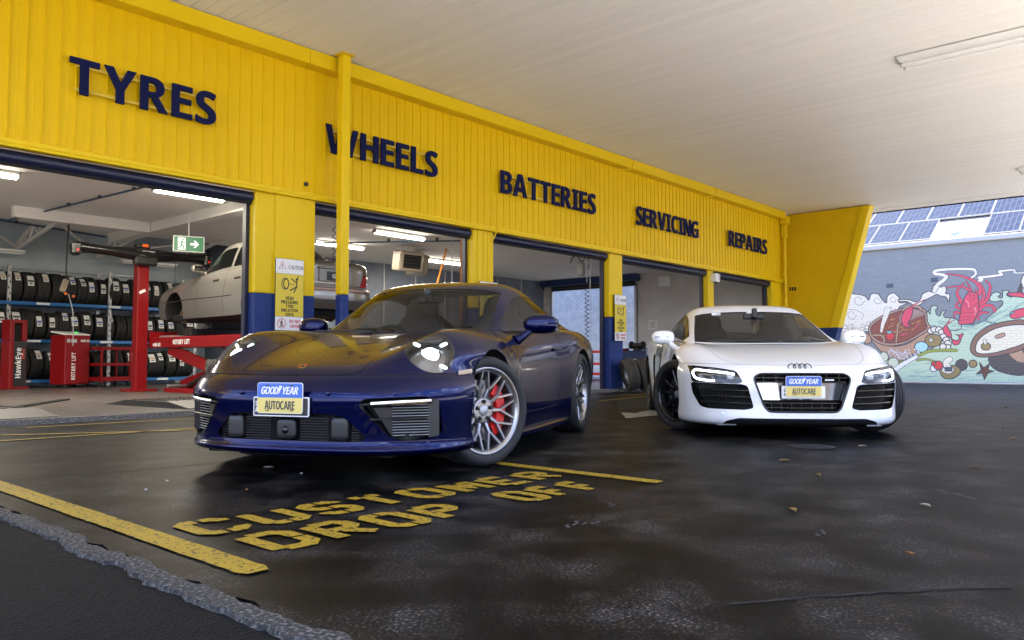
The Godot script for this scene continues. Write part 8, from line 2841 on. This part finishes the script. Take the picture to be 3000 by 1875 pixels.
	# glasshouse
	var gs := Sheet.new(rows3([
		[-0.52, 0.895, 0, -0.53, 0.895, 0.22, -0.56, 0.895, 0.44, -0.62, 0.898, 0.60, -0.68, 0.90, 0.67, -0.74, 0.90, 0.705, -0.78, 0.90, 0.72],
		[-0.80, 1.09, 0, -0.81, 1.088, 0.21, -0.84, 1.085, 0.42, -0.89, 1.08, 0.56, -0.94, 1.07, 0.622, -0.98, 1.0, 0.675, -1.0, 0.90, 0.724],
		[-1.07, 1.27, 0, -1.08, 1.268, 0.20, -1.10, 1.262, 0.40, -1.14, 1.25, 0.525, -1.18, 1.23, 0.580, -1.22, 1.09, 0.660, -1.24, 0.905, 0.728],
		[-1.28, 1.37, 0, -1.28, 1.368, 0.20, -1.29, 1.36, 0.39, -1.31, 1.345, 0.51, -1.34, 1.315, 0.566, -1.38, 1.12, 0.660, -1.4, 0.915, 0.73],
		[-1.6, 1.405, 0, -1.6, 1.403, 0.20, -1.6, 1.396, 0.39, -1.6, 1.38, 0.51, -1.61, 1.345, 0.566, -1.62, 1.14, 0.66, -1.62, 0.925, 0.732],
		[-2.0, 1.40, 0, -2.0, 1.398, 0.20, -2.0, 1.39, 0.39, -2.0, 1.375, 0.505, -2.0, 1.34, 0.562, -2.0, 1.14, 0.66, -2.0, 0.935, 0.732],
		[-2.3, 1.35, 0, -2.3, 1.348, 0.20, -2.3, 1.34, 0.385, -2.3, 1.325, 0.50, -2.31, 1.29, 0.56, -2.32, 1.12, 0.655, -2.34, 0.945, 0.73],
		[-2.55, 1.24, 0, -2.55, 1.238, 0.20, -2.55, 1.23, 0.385, -2.56, 1.215, 0.50, -2.58, 1.18, 0.56, -2.6, 1.07, 0.645, -2.62, 0.95, 0.722],
		[-2.85, 1.06, 0, -2.85, 1.06, 0.20, -2.85, 1.055, 0.39, -2.86, 1.045, 0.51, -2.87, 1.03, 0.57, -2.89, 0.99, 0.635, -2.92, 0.955, 0.70],
		[-3.05, 0.965, 0, -3.05, 0.965, 0.20, -3.05, 0.965, 0.40, -3.05, 0.96, 0.53, -3.05, 0.955, 0.60, -3.05, 0.94, 0.65, -3.05, 0.92, 0.69]]))
	glasshouse(car, gs, paint, func(_p, t: Vector2): return maxf(maxf(0.12 - t.x, t.x - 2.75), t.y - 3.6) * 0.2,
		func(_p, t: Vector2): return maxf(maxf(maxf(maxf(4.3 - t.y, t.y - 5.80), 0.6 + (5.8 - t.y) * 0.2 - t.x), t.x - 7.0 - (t.y - 4.4) * 0.35), 0.10 - absf(t.x - 4.55)) * 0.15,
		func(_p, t: Vector2): return maxf(maxf(6.35 - t.x, t.x - 8.6), t.y - 3.5) * 0.2)
	for sz in [-1.0, 1.0]:
		var mir := Transform3D(Basis(Vector3(1, 0, 0), Vector3(0, 1, 0), Vector3(0, 0, sz)), Vector3.ZERO)
		for ln in [[[Vector2(4.7, 3.2), Vector2(4.75, 5.0), Vector2(4.7, 6.4), Vector2(4.75, 7.6)], 0.008], [[Vector2(6.15, 3.2), Vector2(6.15, 5.0), Vector2(6.1, 6.4), Vector2(6.1, 7.6)], 0.008], [[Vector2(2.2, 6.0), Vector2(4.0, 6.0), Vector2(6.5, 6.0)], 0.014]]:
			var g := G.new()
			g.add(drape(ms, ln[0], ln[1]), mir)
			part("seam", g, M.crack_dark, car)
		for x in [-1.50, -2.20]:
			part("door_handle", bar(Vector3(x + 0.10, 0.765, sz * 0.838), Vector3(x - 0.10, 0.77, sz * 0.838), 0.02, 0.035, 0.006), M.black_plastic, car)
		var mo := Node3D.new()
		mo.name = "door_mirror"
		car.add_child(mo, true)
		part("mirror_shell", G_blob(Vector3(-0.88, 0.99, sz * 0.86), Vector3(0.07, 0.07, 0.11), 3.2), paint, mo)
		part("mirror_glass", boxm(Vector3(0.01, 0.10, 0.17), 0.004), M.chrome, mo, Vector3(-0.95, 0.99, sz * 0.865))
		part("mirror_foot", bar(Vector3(-0.86, 0.93, sz * 0.70), Vector3(-0.88, 0.96, sz * 0.80), 0.05, 0.05, 0.01), paint, mo)
		for x in [0.0, -2.7]:
			var hb := G.new()
			hb.lathe([[Vector2(0.0, 0.72), Vector2(0.06, 0.72), Vector2(0.07, 0.68), Vector2(0.14, 0.67), Vector2(0.14, 0.64), Vector2(0.0, 0.63)]], 22, Transform3D(Basis.IDENTITY, Vector3(x, 0.26, 0)))
			var hm := G.new()
			hm.add(hb, mir)
			part("wheel_hub", hm, mat("rusty_steel", lin(0.10, 0.065, 0.045), 0.7, 0.4), car)
			var ln := G.new()
			ln.lathe([[Vector2(0.345, 0.45), Vector2(0.345, 0.84)], [Vector2(0.345, 0.45), Vector2(0.0, 0.45)]], 26, Transform3D(Basis.IDENTITY, Vector3(x, 0.31, 0)), -0.3, PI + 0.3)
			var lm := G.new()
			lm.add(ln, mir)
			part("wheel_liner", lm, M.matt_black, car)
		part("headlight", G_blob(Vector3(0.74, 0.60, sz * 0.58), Vector3(0.06, 0.08, 0.15), 4.0), mats["clear_lens"], car)
	part("underbody", boxm(Vector3(4.1, 0.12, 1.45), 0.03), M.matt_black, car, Vector3(-1.45, 0.22, 0))
	cabin(car, Vector3(-0.72, 0.02, 0), 0.86, mats["cabin_grey"], dark)
	part("radio_aerial", bar(Vector3(0.30, 0.78, -0.70), Vector3(0.30, 1.25, -0.70), 0.008, 0.008, 0.002), M.black_plastic, car)

# ---------------------------------------------------------------- litter and the rest
func build_small_things() -> void:
	var M = mats
	var cols := [mat("leaf_brown", lin(0.18, 0.09, 0.035), 0.8), mat("leaf_ochre", lin(0.30, 0.19, 0.06), 0.8), mat("leaf_pale", lin(0.42, 0.38, 0.30), 0.8)]
	var lf := []
	for i in 3:
		var g := G.new()
		var L := 0.022 + 0.006 * i
		for s in [-1.0, 1.0]:
			for k in 4:
				var x0 := -L + 2 * L * k / 4.0
				var x1 := -L + 2 * L * (k + 1) / 4.0
				var w0: float = s * 0.4 * L * sqrt(maxf(0.0, 1 - pow(x0 / L, 2)))
				var w1: float = s * 0.4 * L * sqrt(maxf(0.0, 1 - pow(x1 / L, 2)))
				g.quad(Vector3(x0, 0.004, 0), Vector3(x1, 0.004, 0), Vector3(x1, 0.009 + absf(w1) * 0.3, w1), Vector3(x0, 0.009 + absf(w0) * 0.3, w0), Vector3.UP)
		lf.append(g.mesh())
	var spots := [[2.1, 5.35], [2.62, 4.7], [4.5, 7.3], [5.4, 7.9], [6.2, 7.0], [7.6, 7.75], [8.6, 7.5], [9.6, 7.2], [10.4, 7.9], [12.3, 6.9], [13.5, 7.7], [14.5, 6.5], [15.2, 7.4], [16.4, 6.9], [17.1, 6.2], [18.0, 7.2], [11.1, 8.0], [3.4, 7.6], [2.9, 8.2], [3.9, 8.0], [5.0, 6.9], [9.1, 6.4], [19.0, 5.2], [12.9, 5.6]]
	for i in spots.size():
		var o := part("fallen_leaf", lf[i % 3], cols[(i * 2) % 3], null, Vector3(spots[i][0], 0.002, spots[i][1]), Basis(Vector3.UP, rng.randf() * TAU))
		tag(o, "small dry leaf lying on the asphalt", "leaf", "dry leaves on the forecourt")
	for e in [[1.98, 4.75, "white pebble on the asphalt before the blue coupe"], [1.78, 4.95, "second white pebble on the asphalt, smaller, before the blue coupe"], [2.62, 5.05, "pale pebble beside the painted word on the asphalt"]]:
		tag(part("pebble", blob(Vector3(0, 0.006, 0), Vector3(0.008, 0.005, 0.006), 2.2, Basis.IDENTITY, 6), M.pale_concrete, null, Vector3(e[0], 0.0, e[1])), e[2], "pebble")
	# old tyre standing behind the lift
	var t := thing("old_tyre", "loose black tyre standing on the floor behind the blue coupe", "tyre", Vector3(5.98, 0.05, -2.35), -0.5)
	part("rubber", tyre_mesh(0.30, 0.22, 0.205), M.black_rubber, t)
	var dk := G.new()
	dk.lathe([[Vector2(0.206, 0.05), Vector2(0.19, 0.0), Vector2(0.06, 0.02), Vector2(0.0, 0.02)]], 24, Transform3D(Basis(Vector3.UP, PI / 2), Vector3(0, 0.30, 0)))
	part("steel_wheel", dk, M.matt_black, t)
	# paper roll of shelves between rack and lift: small parts bin board
	var b := thing("parts_board", "pale board with small parts hung beside the tyre rack", "board", Vector3(9.3, 1.35, -10.30))
	part("board", boxm(Vector3(1.3, 0.75, 0.03), 0.004), M.white_paint, b)
	for i in 9:
		part("part_box", boxm(Vector3(0.12, 0.10, 0.08), 0.01), [M.shelf_blue, M.black_plastic, M.galvanised][i % 3], b, Vector3(-0.45 + (i % 3) * 0.4 + 0.05 * (i / 3), 0.24 - (i / 3) * 0.24, 0.056))
